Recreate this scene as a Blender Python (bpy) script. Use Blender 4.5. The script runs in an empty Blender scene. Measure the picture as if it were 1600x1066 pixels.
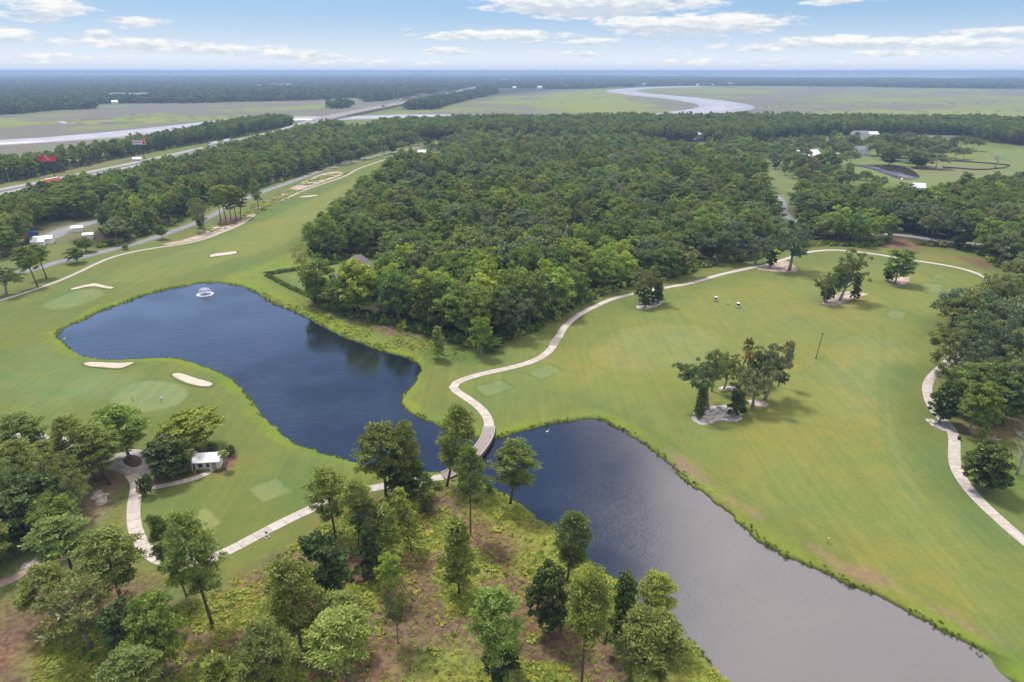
import bpy, math, random
import numpy as np
from mathutils import Vector, Matrix, geometry as mgeo

SC = bpy.context.scene
COL = SC.collection
RNG = np.random.default_rng(7)
random.seed(7)
PI = math.pi
R_ = math.radians

# ------------------------------------------------------------------ camera
H = 90.0
F = 1067.0
PITCH = R_(21.6)
cam_d = bpy.data.cameras.new('camera')
cam_d.sensor_width = 36.0
cam_d.lens = 36.0 * F / 1600.0
cam_d.clip_start = 1.0
cam_d.clip_end = 120000.0
cam = bpy.data.objects.new('camera', cam_d)
cam.location = (0, 0, H)
cam.rotation_euler = (PI / 2 - PITCH, 0, 0)
COL.objects.link(cam)
SC.camera = cam

# ------------------------------------------------------------------ view, sun
SC.view_settings.view_transform = 'Standard'
SC.view_settings.look = 'None'
SC.view_settings.exposure = 0.16
SC.view_settings.gamma = 1.0
SC.view_settings.use_curve_mapping = False
SC.render.engine = 'CYCLES'
SC.cycles.use_denoising = True
SC.cycles.max_bounces = 6
SC.cycles.diffuse_bounces = 3
SC.cycles.glossy_bounces = 2
SC.cycles.transmission_bounces = 3
SC.cycles.transparent_max_bounces = 4
SC.cycles.volume_bounces = 0

SUN_EL, SUN_AZ = R_(62), R_(-40)      # azimuth from +Y, positive to +X
sd_ = bpy.data.lights.new('sun', 'SUN')
sd_.energy = 3.6
sd_.angle = R_(10)
sd_.color = (1.0, 0.95, 0.87)
sun = bpy.data.objects.new('sun', sd_)
sdir = Vector((math.sin(SUN_AZ) * math.cos(SUN_EL), math.cos(SUN_AZ) * math.cos(SUN_EL), math.sin(SUN_EL)))
sun.rotation_euler = (-sdir).to_track_quat('-Z', 'Y').to_euler()
sun.location = (-300, 300, 600)
COL.objects.link(sun)


# ------------------------------------------------------------------ node helpers
class NT:
    def __init__(self, tree):
        self.t = tree
        self.n = tree.nodes
        self.l = tree.links

    def new(self, typ, **kw):
        nd = self.n.new(typ)
        for k, v in kw.items():
            setattr(nd, k, v)
        return nd

    def link(self, a, b):
        self.l.new(a, b)

    def put(self, sock, v):
        if hasattr(v, 'links'):
            self.link(v, sock)
        elif v is not None:
            sock.default_value = v

    def m(self, op, a, b=None, c=None, clamp=False):
        nd = self.new('ShaderNodeMath', operation=op)
        nd.use_clamp = clamp
        self.put(nd.inputs[0], a)
        if b is not None:
            self.put(nd.inputs[1], b)
        if c is not None:
            self.put(nd.inputs[2], c)
        return nd.outputs[0]

    def mix(self, f, a, b, mode='MIX'):
        nd = self.new('ShaderNodeMix', data_type='RGBA', blend_type=mode)
        self.put(nd.inputs[0], f)
        self.put(nd.inputs[6], a if hasattr(a, 'links') else (*a, 1))
        self.put(nd.inputs[7], b if hasattr(b, 'links') else (*b, 1))
        return nd.outputs[2]

    def ramp(self, v, lo, hi, a=0.0, b=1.0, smooth=True):
        nd = self.new('ShaderNodeMapRange')
        nd.interpolation_type = 'SMOOTHSTEP' if smooth else 'LINEAR'
        self.put(nd.inputs[0], v)
        nd.inputs[1].default_value = lo
        nd.inputs[2].default_value = hi
        nd.inputs[3].default_value = a
        nd.inputs[4].default_value = b
        return nd.outputs[0]

    def noise(self, vec, scale, detail=3.0, rough=0.55, out=0, dist=0.0):
        nd = self.new('ShaderNodeTexNoise')
        if vec is not None:
            self.link(vec, nd.inputs['Vector'])
        nd.inputs['Scale'].default_value = scale
        nd.inputs['Detail'].default_value = detail
        nd.inputs['Roughness'].default_value = rough
        nd.inputs['Distortion'].default_value = dist
        return nd.outputs[out]


# ------------------------------------------------------------------ world: sky and clouds
def build_world():
    w = bpy.data.worlds.new('World')
    SC.world = w
    w.use_nodes = True
    g = NT(w.node_tree)
    g.n.clear()
    out = g.new('ShaderNodeOutputWorld')
    bg = g.new('ShaderNodeBackground')
    bg.inputs[1].default_value = 0.096
    g.link(bg.outputs[0], out.inputs[0])
    sky = g.new('ShaderNodeTexSky')
    sky.sky_type = 'NISHITA'
    sky.sun_disc = False
    sky.sun_elevation = SUN_EL
    sky.sun_rotation = SUN_AZ
    sky.altitude = 0
    sky.air_density = 1.0
    sky.dust_density = 1.0
    sky.ozone_density = 2.0
    tc = g.new('ShaderNodeTexCoord')
    sep = g.new('ShaderNodeSeparateXYZ')
    g.link(tc.outputs['Generated'], sep.inputs[0])
    X, Y, Z = sep.outputs
    az = g.m('ARCTAN2', X, Y)                  # radians, + to the right
    el = g.m('ARCSINE', Z)
    # pale band of distant air at the horizon
    ela = g.m('ABSOLUTE', el)
    hz = g.ramp(ela, R_(-0.5), R_(4.6), 1.0, 0.0)
    skyc = g.mix(0.6, sky.outputs[0], (2.7, 5.3, 9.2))
    skyc = g.mix(g.ramp(el, R_(16), R_(25)), skyc, g.mix(0.5, sky.outputs[0], (0.35, 1.1, 3.4)))
    skyc = g.mix(g.m('MULTIPLY', g.ramp(el, R_(7), R_(13)), g.ramp(el, R_(23), R_(16))), skyc, (5.0, 7.2, 12.0))
    skyc = g.mix(hz, skyc, (7.9, 8.7, 9.6))
    skyc = g.mix(g.ramp(ela, R_(0.05), R_(0.9), 0.8, 0.0), skyc, (6.0, 6.7, 8.6))
    # cloud fields, in angle space (clouds far away are thin horizontal streaks)
    def field(su, sv, ou, ov, detail=5.0, rough=0.58, dist=0.0):
        cx = g.new('ShaderNodeCombineXYZ')
        g.put(cx.inputs[0], g.m('MULTIPLY_ADD', az, su, ou))
        g.put(cx.inputs[1], g.m('MULTIPLY_ADD', el, sv, ov))
        return g.noise(cx.outputs[0], 1.0, detail, rough, dist=dist)
    def f2px(x, y):
        dx = (x - 800) / F
        dy = (533 - y) / F
        d = Vector((dx, math.cos(PITCH) + dy * math.sin(PITCH), -math.sin(PITCH) + dy * math.cos(PITCH))).normalized()
        return math.atan2(d.x, d.y), math.asin(d.z)
    wob = field(16, 60, 3.1, 1.7, 6.0, 0.62)
    wob2 = field(45, 170, 8.1, 5.7, 4.0, 0.6)
    wsum = g.m('ADD', g.m('MULTIPLY', g.m('SUBTRACT', wob, 0.5), 3.4), g.m('MULTIPLY', g.m('SUBTRACT', wob2, 0.5), 1.5))
    blobs = [  # picture px: centre, half sizes, strength
        (60, 14, 88, 20, 1.0), (18, 57, 42, 13, 1.0), (218, 35, 44, 9, 0.85), (155, 54, 26, 9, 0.95),
        (190, 68, 120, 9, 0.8), (330, 77, 110, 10, 0.8), (450, 86, 110, 9, 0.75), (100, 90, 120, 8, 0.6), (560, 98, 110, 6, 0.5),
        (930, 4, 175, 24, 1.3), (1085, 38, 155, 19, 1.25), (780, 56, 120, 9, 1.0), (925, 66, 62, 7, 0.85), (715, 80, 48, 7, 0.8),
        (900, 84, 70, 5, 0.5), (1300, 2, 55, 7, 1.0), (1320, 66, 125, 12, 1.1), (1500, 68, 150, 12, 1.0), (1580, 48, 90, 8, 1.0),
        (1410, 84, 190, 7, 0.65), (1110, 76, 90, 8, 0.6), (632, 46, 14, 3, 0.6), (1200, 96, 200, 5, 0.4)]
    tot = None
    top = None
    for (bx, by, rx, ry, s) in blobs:
        a0, e0 = f2px(bx, by)
        a1, _ = f2px(bx + rx, by)
        _, e1 = f2px(bx, by - ry)
        ra, re = abs(a1 - a0) * 1.15, abs(e1 - e0) * 1.15
        da = g.m('DIVIDE', g.m('SUBTRACT', az, a0), ra)
        de = g.m('DIVIDE', g.m('SUBTRACT', el, e0), re)
        d2 = g.m('ADD', g.m('MULTIPLY', da, da), g.m('MULTIPLY', de, de))
        v = g.m('MULTIPLY', g.m('SUBTRACT', 1.0, d2), s)
        v = g.m('MAXIMUM', v, -0.6)
        sh = g.m('MULTIPLY', g.m('MAXIMUM', v, 0.0), de)
        tot = v if tot is None else g.m('MAXIMUM', tot, v)
        top = sh if top is None else g.m('ADD', top, sh)
    dens = g.m('ADD', tot, wsum)
    cov = g.ramp(dens, 0.0, 0.75)
    light = g.m('ADD', g.m('MULTIPLY', top, 0.8), g.m('MULTIPLY', g.m('SUBTRACT', wob2, 0.5), 1.9))
    lit = g.ramp(light, -0.42, 0.42)
    ccol = g.mix(lit, (6.0, 6.7, 7.6), (9.5, 9.4, 9.2))
    c1 = g.mix(g.m('MULTIPLY', cov, 0.93), skyc, ccol)
    # sky above the frame: broken cloud, with a broad bright bank to the right of the view
    cx = g.new('ShaderNodeCombineXYZ')
    zz = g.m('ADD', Z, 0.12)
    g.put(cx.inputs[0], g.m('DIVIDE', X, zz))
    g.put(cx.inputs[1], g.m('DIVIDE', Y, zz))
    hi = g.noise(cx.outputs[0], 0.9, 5.0, 0.55)
    up = g.ramp(el, R_(6), R_(16))
    bank = g.m('MULTIPLY', g.ramp(az, R_(0), R_(27)), g.m('MULTIPLY', g.ramp(el, R_(14), R_(30)), g.ramp(az, R_(150), R_(110))))
    behind = g.ramp(g.m('ABSOLUTE', az), R_(75), R_(120))
    over = g.m('MAXIMUM', behind, g.ramp(el, R_(50), R_(66)))
    amount = g.m('ADD', hi, g.m('ADD', g.m('MULTIPLY', bank, 0.34), g.m('MULTIPLY', over, 0.16)))
    hcov = g.m('MULTIPLY', g.ramp(amount, 0.58, 0.76), up)
    hcol = g.mix(g.ramp(amount, 0.62, 0.95), (10.0, 9.6, 10.2), (17.0, 15.6, 15.6))
    c2 = g.mix(hcov, c1, hcol)
    g.link(c2, bg.inputs[0])
    w.cycles.sampling_method = 'MANUAL'
    w.cycles.sample_map_resolution = 512


build_world()

# ------------------------------------------------------------------ picture px -> ground
CP, SP = math.cos(PITCH), math.sin(PITCH)


def P(x, y, z=0.0):
    dx = (x - 800) / F
    dy = (533 - y) / F
    dz = -SP + dy * CP
    t = (H - z) / -dz
    return (t * dx, t * (CP + dy * SP))


def PV(pts):
    return np.array([P(a, b) for a, b in pts])


def depth_at(x, y):
    X_, Y_ = P(x, y)
    return Y_ * CP + H * SP


def top_z(Yd, ytop):
    dy = (533 - ytop) / F
    t = Yd / (CP + dy * SP)
    return H + t * (-SP + dy * CP)


def proj(X_, Y_, Z_=0.0):
    d = Y_ * CP + (H - Z_) * SP
    u = Y_ * SP - (H - Z_) * CP
    return 800 + F * X_ / d, 533 - F * u / d


# ------------------------------------------------------------------ numpy noise, distances
def vnoise(x, y, seed=0):
    xi = np.floor(x).astype(np.int64)
    yi = np.floor(y).astype(np.int64)
    xf = x - xi
    yf = y - yi
    xf = xf * xf * (3 - 2 * xf)
    yf = yf * yf * (3 - 2 * yf)
    def h(a, b):
        n = (a * 374761393 + b * 668265263 + seed * 1442695041) & 0x7fffffff
        n = ((n ^ (n >> 13)) * 1274126177) & 0x7fffffff
        return ((n ^ (n >> 16)) & 0xffff) / 65535.0
    return (h(xi, yi) * (1 - xf) + h(xi + 1, yi) * xf) * (1 - yf) + (h(xi, yi + 1) * (1 - xf) + h(xi + 1, yi + 1) * xf) * yf


def fbm(x, y, seed=0, octv=4):
    s = 0
    a = 0.5
    for i in range(octv):
        s = s + a * vnoise(x, y, seed + i * 17)
        x = x * 2.03 + 5.2
        y = y * 2.03 + 1.3
        a *= 0.5
    return s / (1 - 0.5 ** octv)


def dist_poly(px, py, poly, closed=True):
    """distance to polygon edges (negative inside when closed)"""
    n = len(poly)
    d2 = np.full(px.shape, 1e18)
    inside = np.zeros(px.shape, bool)
    for i in range(n if closed else n - 1):
        ax, ay = poly[i]
        bx, by = poly[(i + 1) % n]
        ex, ey = bx - ax, by - ay
        L = ex * ex + ey * ey + 1e-12
        t = np.clip(((px - ax) * ex + (py - ay) * ey) / L, 0, 1)
        qx = px - ax - t * ex
        qy = py - ay - t * ey
        d2 = np.minimum(d2, qx * qx + qy * qy)
        if closed:
            c = ((ay > py) != (by > py))
            if ey != 0:
                c &= (px < ex * (py - ay) / ey + ax)
            inside ^= c
    d = np.sqrt(d2)
    if closed:
        d[inside] *= -1
    return d


def smooth_poly(pts, it=2, closed=True):
    p = np.array(pts, float)
    for _ in range(it):
        if closed:
            q = np.roll(p, -1, 0)
            p = np.stack([0.75 * p + 0.25 * q, 0.25 * p + 0.75 * q], 1).reshape(-1, 2)
        else:
            a, b = p[:-1], p[1:]
            m = np.stack([0.75 * a + 0.25 * b, 0.25 * a + 0.75 * b], 1).reshape(-1, 2)
            p = np.vstack([p[:1], m, p[-1:]])
    return p


# ------------------------------------------------------------------ traced outlines (picture px)
POND = [(89, 520), (95, 513), (110, 505), (125, 500), (147, 488), (170, 479), (200, 468), (228, 458), (255, 451), (280, 446), (310, 441),
        (335, 439), (360, 442), (382, 446), (398, 455), (412, 465), (440, 478), (470, 490), (490, 500), (520, 517), (545, 527), (575, 538),
        (600, 547), (625, 553), (645, 562), (656, 572), (655, 579), (649, 588), (641, 601), (634, 609), (626, 617), (621, 625), (628, 632),
        (640, 641), (655, 650), (672, 657), (688, 664), (705, 672), (722, 678), (740, 682), (765, 684), (790, 679), (805, 674), (830, 667),
        (860, 660), (885, 655), (910, 652), (935, 651), (945, 656), (960, 663), (980, 674), (1000, 688), (1015, 698), (1030, 708),
        (1045, 722), (1060, 738), (1075, 750), (1090, 762), (1110, 775), (1130, 790), (1150, 808), (1170, 825), (1190, 845), (1220, 862),
        (1250, 878), (1290, 892), (1320, 907), (1350, 920), (1390, 937), (1420, 953), (1460, 973), (1490, 990), (1520, 1008), (1550, 1033),
        (1578, 1056), (1610, 1085), (1660, 1150), (1640, 1260), (1400, 1300), (1260, 1180), (1180, 1098), (1145, 1064), (1135, 1055), (1120, 1040),
        (1106, 1022), (1090, 1005), (1072, 990), (1058, 983), (1040, 968), (1010, 940), (985, 910), (960, 895), (945, 888), (925, 870), (905, 852),
        (885, 832), (862, 817), (842, 805), (820, 787), (803, 776), (785, 764), (768, 752), (748, 742), (722, 736), (700, 734), (670, 732), (640, 733), (610, 731),
        (590, 728), (566, 722), (550, 715), (530, 711), (510, 706), (490, 698), (470, 692), (452, 685), (445, 676), (438, 668), (420, 655),
        (410, 645), (400, 628), (385, 610), (370, 595), (355, 583), (340, 577), (320, 570), (300, 563), (280, 558), (260, 556), (240, 556),
        (215, 557), (190, 559), (170, 559), (150, 557), (130, 553), (112, 544), (98, 532)]
POND_W = smooth_poly(PV(POND), 1)

PATH_MAIN = [(764.5, 667), (763, 655), (757, 645), (745, 633), (728, 622), (712, 613), (707, 607), (712, 600), (730, 592), (760, 583), (800, 574),
             (835, 564), (858, 550), (871, 530), (882, 510), (900, 493), (930, 478), (965, 464), (1000, 457), (1040, 450), (1080, 443), (1120, 430),
             (1170, 419), (1200, 414), (1235, 403), (1255, 396), (1285, 391), (1320, 391), (1370, 397), (1420, 406), (1470, 413), (1510, 421),
             (1540, 432), (1553, 443), (1549, 458), (1540, 490), (1510, 540), (1475, 572), (1455, 590), (1447, 605), (1450, 622), (1458, 640), (1468, 652), (1480, 663),
             (1491, 680), (1491, 700), (1490, 718), (1495, 738), (1510, 760), (1530, 783), (1560, 810), (1600, 845), (1660, 893), (1730, 945)]
PATH_LOW = [(692, 744.5), (675, 748), (650, 752), (620, 756), (580, 763), (540, 775), (500, 790), (460, 808), (420, 828), (380, 850), (350, 865),
            (320, 878), (290, 883), (265, 881), (245, 874), (230, 862), (218, 845), (210, 825), (208, 800), (210, 780), (214, 765), (214, 752), (205, 742)]
PATH_WEST = [(-60, 678), (0, 681), (25, 681), (50, 685), (75, 687)]
PATH_COTTAGE = [(224, 766), (240, 762), (270, 756), (300, 749), (320, 742), (333, 733)]
PATH_FAR = [(-80, 492), (0, 471), (40, 459), (80, 445), (120, 427), (150, 412), (180, 400), (220, 391), (260, 385), (290, 381), (320, 374), (350, 362), (378, 350),
            (397, 336), (404, 326), (425, 319), (445, 311), (475, 297), (515, 284), (540, 275), (549, 270), (558, 264), (600, 250), (630, 240), (662, 234)]
ROAD = [(-120, 462), (0, 434), (60, 419), (100, 408), (150, 397), (200, 384), (240, 373), (262, 364), (290, 355), (320, 343), (335, 335), (360, 322), (385, 310),
        (410, 300), (440, 290), (480, 275), (500, 267), (530, 260), (580, 245), (620, 237), (650, 231), (680, 225), (720, 219)]
HIGHWAY = [(-260, 354), (-120, 326), (0, 302), (60, 290), (120, 278), (200, 261), (300, 239), (400, 216), (450, 205), (500, 190), (560, 178), (600, 170), (650, 158.5),
           (700, 147), (735, 138.5), (775, 129.5), (800, 124.5)]
DIRT_TRACK = [(-60, 935), (0, 912), (40, 896), (80, 878), (108, 866), (132, 856)]
ROAD_RIGHT = [(1190, 312), (1208, 303), (1218, 308), (1226, 322), (1222, 332), (1235, 341), (1260, 352), (1330, 366), (1400, 366), (1440, 372), (1500, 380), (1560, 382)]

# woodland zones (base of the trees)
Z_CENTRAL = [(612, 268), (592, 298), (562, 325), (532, 345), (508, 366), (484, 392), (492, 408), (530, 408), (560, 400), (600, 404), (612, 425), (580, 432), (545, 440), (500, 462),
             (492, 474), (505, 480), (540, 492), (575, 503), (620, 512), (660, 522), (700, 533), (740, 543), (770, 540), (800, 530), (830, 516), (860, 503),
             (890, 484), (920, 468), (950, 458), (985, 446), (1040, 438), (1080, 424), (1110, 414), (1150, 408), (1200, 404), (1225, 385), (1205, 350), (1195, 320), (1200, 290), (1160, 262), (1100, 250),
             (1000, 236), (900, 236), (800, 243), (700, 240), (650, 250)]
Z_RIGHT = [(1235, 350), (1250, 385), (1290, 383), (1340, 386), (1380, 384), (1400, 378), (1440, 384), (1500, 388), (1540, 400), (1560, 420), (1640, 430), (1760, 430), (1760, 312), (1600, 302),
           (1500, 308), (1462, 318), (1440, 336), (1400, 332), (1350, 322), (1300, 318), (1250, 318), (1238, 330)]
Z_BELT = [(560, 233), (640, 222), (740, 216), (850, 220), (960, 224), (1080, 222), (1180, 226), (1240, 214), (1300, 213), (1500, 213), (1560, 226), (1760, 238), (1760, 205), (1500, 196),
          (1300, 195), (1100, 193), (900, 194), (740, 196), (640, 200), (580, 205)]
Z_MID = [(690, 248), (800, 248), (900, 240), (1000, 240), (1100, 254), (1160, 266), (1200, 294), (1235, 306), (1300, 316), (1320, 300), (1250, 282), (1200, 256), (1180, 226), (1080, 222), (960, 224), (850, 220), (740, 216), (690, 226)]
Z_LEFTFRONT = [(-150, 425), (0, 404), (45, 395), (60, 385), (100, 385), (150, 390), (200, 378), (250, 360), (300, 336), (345, 314), (400, 296), (440, 284), (492, 267), (540, 250), (600, 236), (650, 224), (640, 205),
               (560, 208), (480, 226), (420, 244), (360, 264), (320, 283), (270, 300), (240, 320), (175, 338), (150, 348), (80, 374), (0, 385), (-150, 400)]
Z_LEFTMID = [(-150, 400), (0, 380), (55, 366), (90, 354), (140, 344), (160, 332), (200, 321), (240, 310), (290, 294), (340, 276), (400, 256), (450, 238), (500, 220), (545, 205), (520, 201), (450, 218), (380, 239), (300, 262), (200, 289),
             (120, 310), (0, 337), (-150, 370)]
Z_HWYNORTH = [(-200, 326), (0, 286), (60, 276), (120, 262), (200, 245), (260, 233), (330, 222), (400, 209), (440, 202), (465, 196.5), (430, 194.5), (380, 199), (330, 208), (260, 223), (200, 236),
              (120, 254), (60, 264), (0, 272), (-200, 300)]
Z_RIGHTOAK = [(1475, 505), (1470, 560), (1488, 600), (1497, 625), (1540, 640), (1600, 655), (1780, 690), (1780, 430), (1590, 420), (1560, 440), (1560, 470), (1510, 480)]
Z_LOWLEFT = [(-60, 700), (20, 712), (60, 735), (110, 740), (135, 765), (125, 800), (110, 832), (60, 852), (0, 868), (-80, 880)]
UNDERGROWTH = [(230, 968), (330, 935), (365, 905), (420, 882), (480, 845), (530, 800), (600, 775), (650, 765), (700, 752), (740, 750), (768, 762), (800, 785), (850, 818), (930, 880), (1000, 935), (1050, 985),
               (1100, 1030), (1145, 1075), (1200, 1140), (900, 1200), (300, 1200), (60, 1120), (60, 1010), (140, 985)]
FAIRWAY_L = [(-100, 420), (0, 465), (80, 440), (180, 400), (260, 388), (330, 373), (400, 335), (500, 292), (600, 258), (600, 290), (540, 320), (470, 372), (440, 400), (380, 425), (335, 432), (240, 450), (140, 485),
             (80, 500), (0, 520), (-100, 540)]

# ------------------------------------------------------------------ terrain height
POND_BB = (POND_W[:, 0].min() - 12, POND_W[:, 0].max() + 12, POND_W[:, 1].min() - 12, POND_W[:, 1].max() + 12)
WATER_Z = -0.85


def pond_sd(x, y):
    sd = np.full(x.shape, 50.0)
    m = (x > POND_BB[0]) & (x < POND_BB[1]) & (y > POND_BB[2]) & (y < POND_BB[3])
    if m.any():
        xx, yy = x[m], y[m]
        sd[m] = dist_poly(xx, yy, POND_W) + (fbm(xx / 2.2, yy / 2.2, 3, 2) - 0.5) * 1.6
    return sd


MOUNDS = [(*P(225, 605), 22, 0.7), (*P(130, 600), 20, 0.5), (*P(110, 462), 25, 0.8), (*P(300, 640), 14, 0.5), (*P(990, 545), 25, -0.3), (*P(340, 408), 25, 0.5),
          (*P(700, 600), 15, 0.5), (*P(1350, 560), 28, 0.4), (*P(430, 560), 1, 0)]


def gz(x, y, sd=None):
    x = np.asarray(x, float)
    y = np.asarray(y, float)
    r = np.hypot(x, y)
    fade = np.clip((900 - r) / 500, 0, 1)
    z = 0.55 * (fbm(x / 38 + 9, y / 38 + 4, 11, 2) - 0.5) * fade
    for (a, b, s, h) in MOUNDS:
        z = z + h * np.exp(-((x - a) ** 2 + (y - b) ** 2) / (s * s))
    if sd is None:
        sd = pond_sd(x, y)
    k = np.clip(sd / 9, 0, 1)
    z = z * k
    bank = np.interp(sd, [-4, 0, 0.45, 1.2, 7], [-3.2, -1.2, -0.5, -0.25, 0])
    return z + bank


def gz1(x, y):
    return float(gz(np.array([x]), np.array([y]))[0])


# ------------------------------------------------------------------ mesh helpers
def np_mesh(name, V, Fq, mats=(), mat_idx=None, attrs=None, smooth=False):
    """V (n,3), Fq (m,k) same-size faces"""
    me = bpy.data.meshes.new(name)
    V = np.ascontiguousarray(V, np.float32)
    Fq = np.ascontiguousarray(Fq, np.int32)
    m, k = Fq.shape
    me.vertices.add(len(V))
    me.vertices.foreach_set('co', V.ravel())
    me.loops.add(m * k)
    me.loops.foreach_set('vertex_index', Fq.ravel())
    me.polygons.add(m)
    me.polygons.foreach_set('loop_start', np.arange(0, m * k, k, dtype=np.int32))
    me.polygons.foreach_set('loop_total', np.full(m, k, np.int32))
    if mat_idx is not None:
        me.polygons.foreach_set('material_index', np.asarray(mat_idx, np.int32))
    for mt in mats:
        me.materials.append(mt)
    for an, (typ, arr) in (attrs or {}).items():
        a = me.attributes.new(an, typ, 'POINT')
        key = 'color' if typ == 'FLOAT_COLOR' else ('vector' if typ == 'FLOAT_VECTOR' else 'value')
        a.data.foreach_set(key, np.ascontiguousarray(arr).ravel())
    me.update(calc_edges=True)
    if smooth:
        me.shade_smooth()
    return me


class MB:
    """collects simple solids with a material slot each"""
    def __init__(self):
        self.v = []
        self.f = []
        self.m = []

    def add(self, vs, fs, mi=0):
        o = len(self.v)
        self.v += [tuple(p) for p in vs]
        self.f += [tuple(i + o for i in f) for f in fs]
        self.m += [mi] * len(fs)
        return self

    def box(self, cx, cy, cz, sx, sy, sz, mi=0, taper=1.0, rz=0.0):
        vs = []
        for k, t in ((-1, 1.0), (1, taper)):
            for i, j in ((-1, -1), (1, -1), (1, 1), (-1, 1)):
                x, y = i * sx / 2 * t, j * sy / 2 * t
                vs.append((cx + x * math.cos(rz) - y * math.sin(rz), cy + x * math.sin(rz) + y * math.cos(rz), cz + k * sz / 2))
        return self.add(vs, [(3, 2, 1, 0), (4, 5, 6, 7), (0, 1, 5, 4), (1, 2, 6, 5), (2, 3, 7, 6), (3, 0, 4, 7)], mi)

    def tube(self, pts, rad, n=6, mi=0, cap=True):
        pts = [Vector(p) for p in pts]
        if not hasattr(rad, '__len__'):
            rad = [rad] * len(pts)
        vs = []
        for i, p in enumerate(pts):
            d = (pts[min(i + 1, len(pts) - 1)] - pts[max(i - 1, 0)]).normalized()
            a = d.orthogonal().normalized() if abs(d.z) < 0.99 else Vector((1, 0, 0))
            if abs(d.z) < 0.99:
                a = d.cross(Vector((0, 0, 1))).normalized()
            else:
                a = (Vector((1, 0, 0)) - d * d.x).normalized()
            b = d.cross(a)
            for k in range(n):
                t = 2 * PI * k / n
                vs.append(p + (a * math.cos(t) + b * math.sin(t)) * rad[i])
        fs = []
        for i in range(len(pts) - 1):
            for k in range(n):
                fs.append((i * n + k, i * n + (k + 1) % n, (i + 1) * n + (k + 1) % n, (i + 1) * n + k))
        if cap:
            fs.append(tuple(range(n - 1, -1, -1)))
            fs.append(tuple(range((len(pts) - 1) * n, len(pts) * n)))
        return self.add(vs, fs, mi)

    def ell(self, c, r, mi=0, nu=10, nv=6, jit=0.0):
        vs = [(c[0], c[1], c[2] + r[2])]
        for j in range(1, nv):
            ph = PI * j / nv
            for i in range(nu):
                th = 2 * PI * i / nu
                q = 1 + random.uniform(-jit, jit)
                vs.append((c[0] + r[0] * math.sin(ph) * math.cos(th) * q, c[1] + r[1] * math.sin(ph) * math.sin(th) * q, c[2] + r[2] * math.cos(ph) * q))
        vs.append((c[0], c[1], c[2] - r[2]))
        fs = [(0, 1 + i, 1 + (i + 1) % nu) for i in range(nu)]
        for j in range(nv - 2):
            for i in range(nu):
                a = 1 + j * nu
                fs.append((a + i, a + nu + i, a + nu + (i + 1) % nu, a + (i + 1) % nu))
        a = 1 + (nv - 2) * nu
        fs += [(a + (i + 1) % nu, a + i, len(vs) - 1) for i in range(nu)]
        return self.add(vs, fs, mi)

    def mesh(self, name, mats, smooth=False):
        me = bpy.data.meshes.new(name)
        me.from_pydata(self.v, [], self.f)
        me.polygons.foreach_set('material_index', self.m)
        for mt in (mats if isinstance(mats, (list, tuple)) else [mats]):
            me.materials.append(mt)
        me.update()
        if smooth:
            me.shade_smooth()
        return me

    def obj(self, name, mats, parent=None, smooth=False, loc=None, rz=0.0):
        o = bpy.data.objects.new(name, self.mesh(name, mats, smooth))
        COL.objects.link(o)
        if parent is not None:
            o.parent = parent
        if loc is not None:
            o.location = loc
        if rz:
            o.rotation_euler = (0, 0, rz)
        return o


def tag(o, label=None, cat=None, group=None, kind=None):
    if label:
        o['label'] = label
    if cat:
        o['category'] = cat
    if group:
        o['group'] = group
    if kind:
        o['kind'] = kind
    return o


def thing(name, label, cat, loc, rz=0.0, group=None):
    o = bpy.data.objects.new(name, None)
    o.empty_display_size = 0.5
    COL.objects.link(o)
    o.location = loc
    o.rotation_euler = (0, 0, rz)
    return tag(o, label, cat, group)


def copy_tree(o, parent=None):
    c = o.copy()
    COL.objects.link(c)
    if parent is not None:
        c.parent = parent
    for ch in list(o.children):
        copy_tree(ch, c)
    return c


def link_mesh(name, me, parent=None, kind=None, label=None):
    o = bpy.data.objects.new(name, me)
    COL.objects.link(o)
    if parent is not None:
        o.parent = parent
    if kind:
        o['kind'] = kind
    if label:
        o['label'] = label
    return o


# ------------------------------------------------------------------ materials
def simple(name, col, rough=0.7, var=0.12, scale=3.0, metal=0.0, spec=0.3, rnd=0.0, bump=0.0):
    m = bpy.data.materials.new(name)
    m.use_nodes = True
    g = NT(m.node_tree)
    b = g.n['Principled BSDF']
    tc = g.new('ShaderNodeTexCoord')
    n = g.noise(tc.outputs['Object'], scale, 4.0, 0.6)
    lo = tuple(c * (1 - var) for c in col)
    hi = tuple(min(1, c * (1 + var)) for c in col)
    c = g.mix(g.ramp(n, 0.3, 0.7), lo, hi)
    if rnd:
        oi = g.new('ShaderNodeObjectInfo')
        v = g.ramp(oi.outputs['Random'], 0, 1, 1 - rnd, 1 + rnd, smooth=False)
        vv = g.new('ShaderNodeCombineColor')
        for i in range(3):
            g.link(v, vv.inputs[i])
        c = g.mix(1.0, c, vv.outputs[0], 'MULTIPLY')
    g.link(c, b.inputs['Base Color'])
    b.inputs['Roughness'].default_value = rough
    b.inputs['Metallic'].default_value = metal
    b.inputs['Specular IOR Level'].default_value = spec
    if bump:
        bp = g.new('ShaderNodeBump')
        bp.inputs['Strength'].default_value = bump
        bp.inputs['Distance'].default_value = 0.1
        g.link(n, bp.inputs['Height'])
        g.link(bp.outputs[0], b.inputs['Normal'])
    return m


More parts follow.
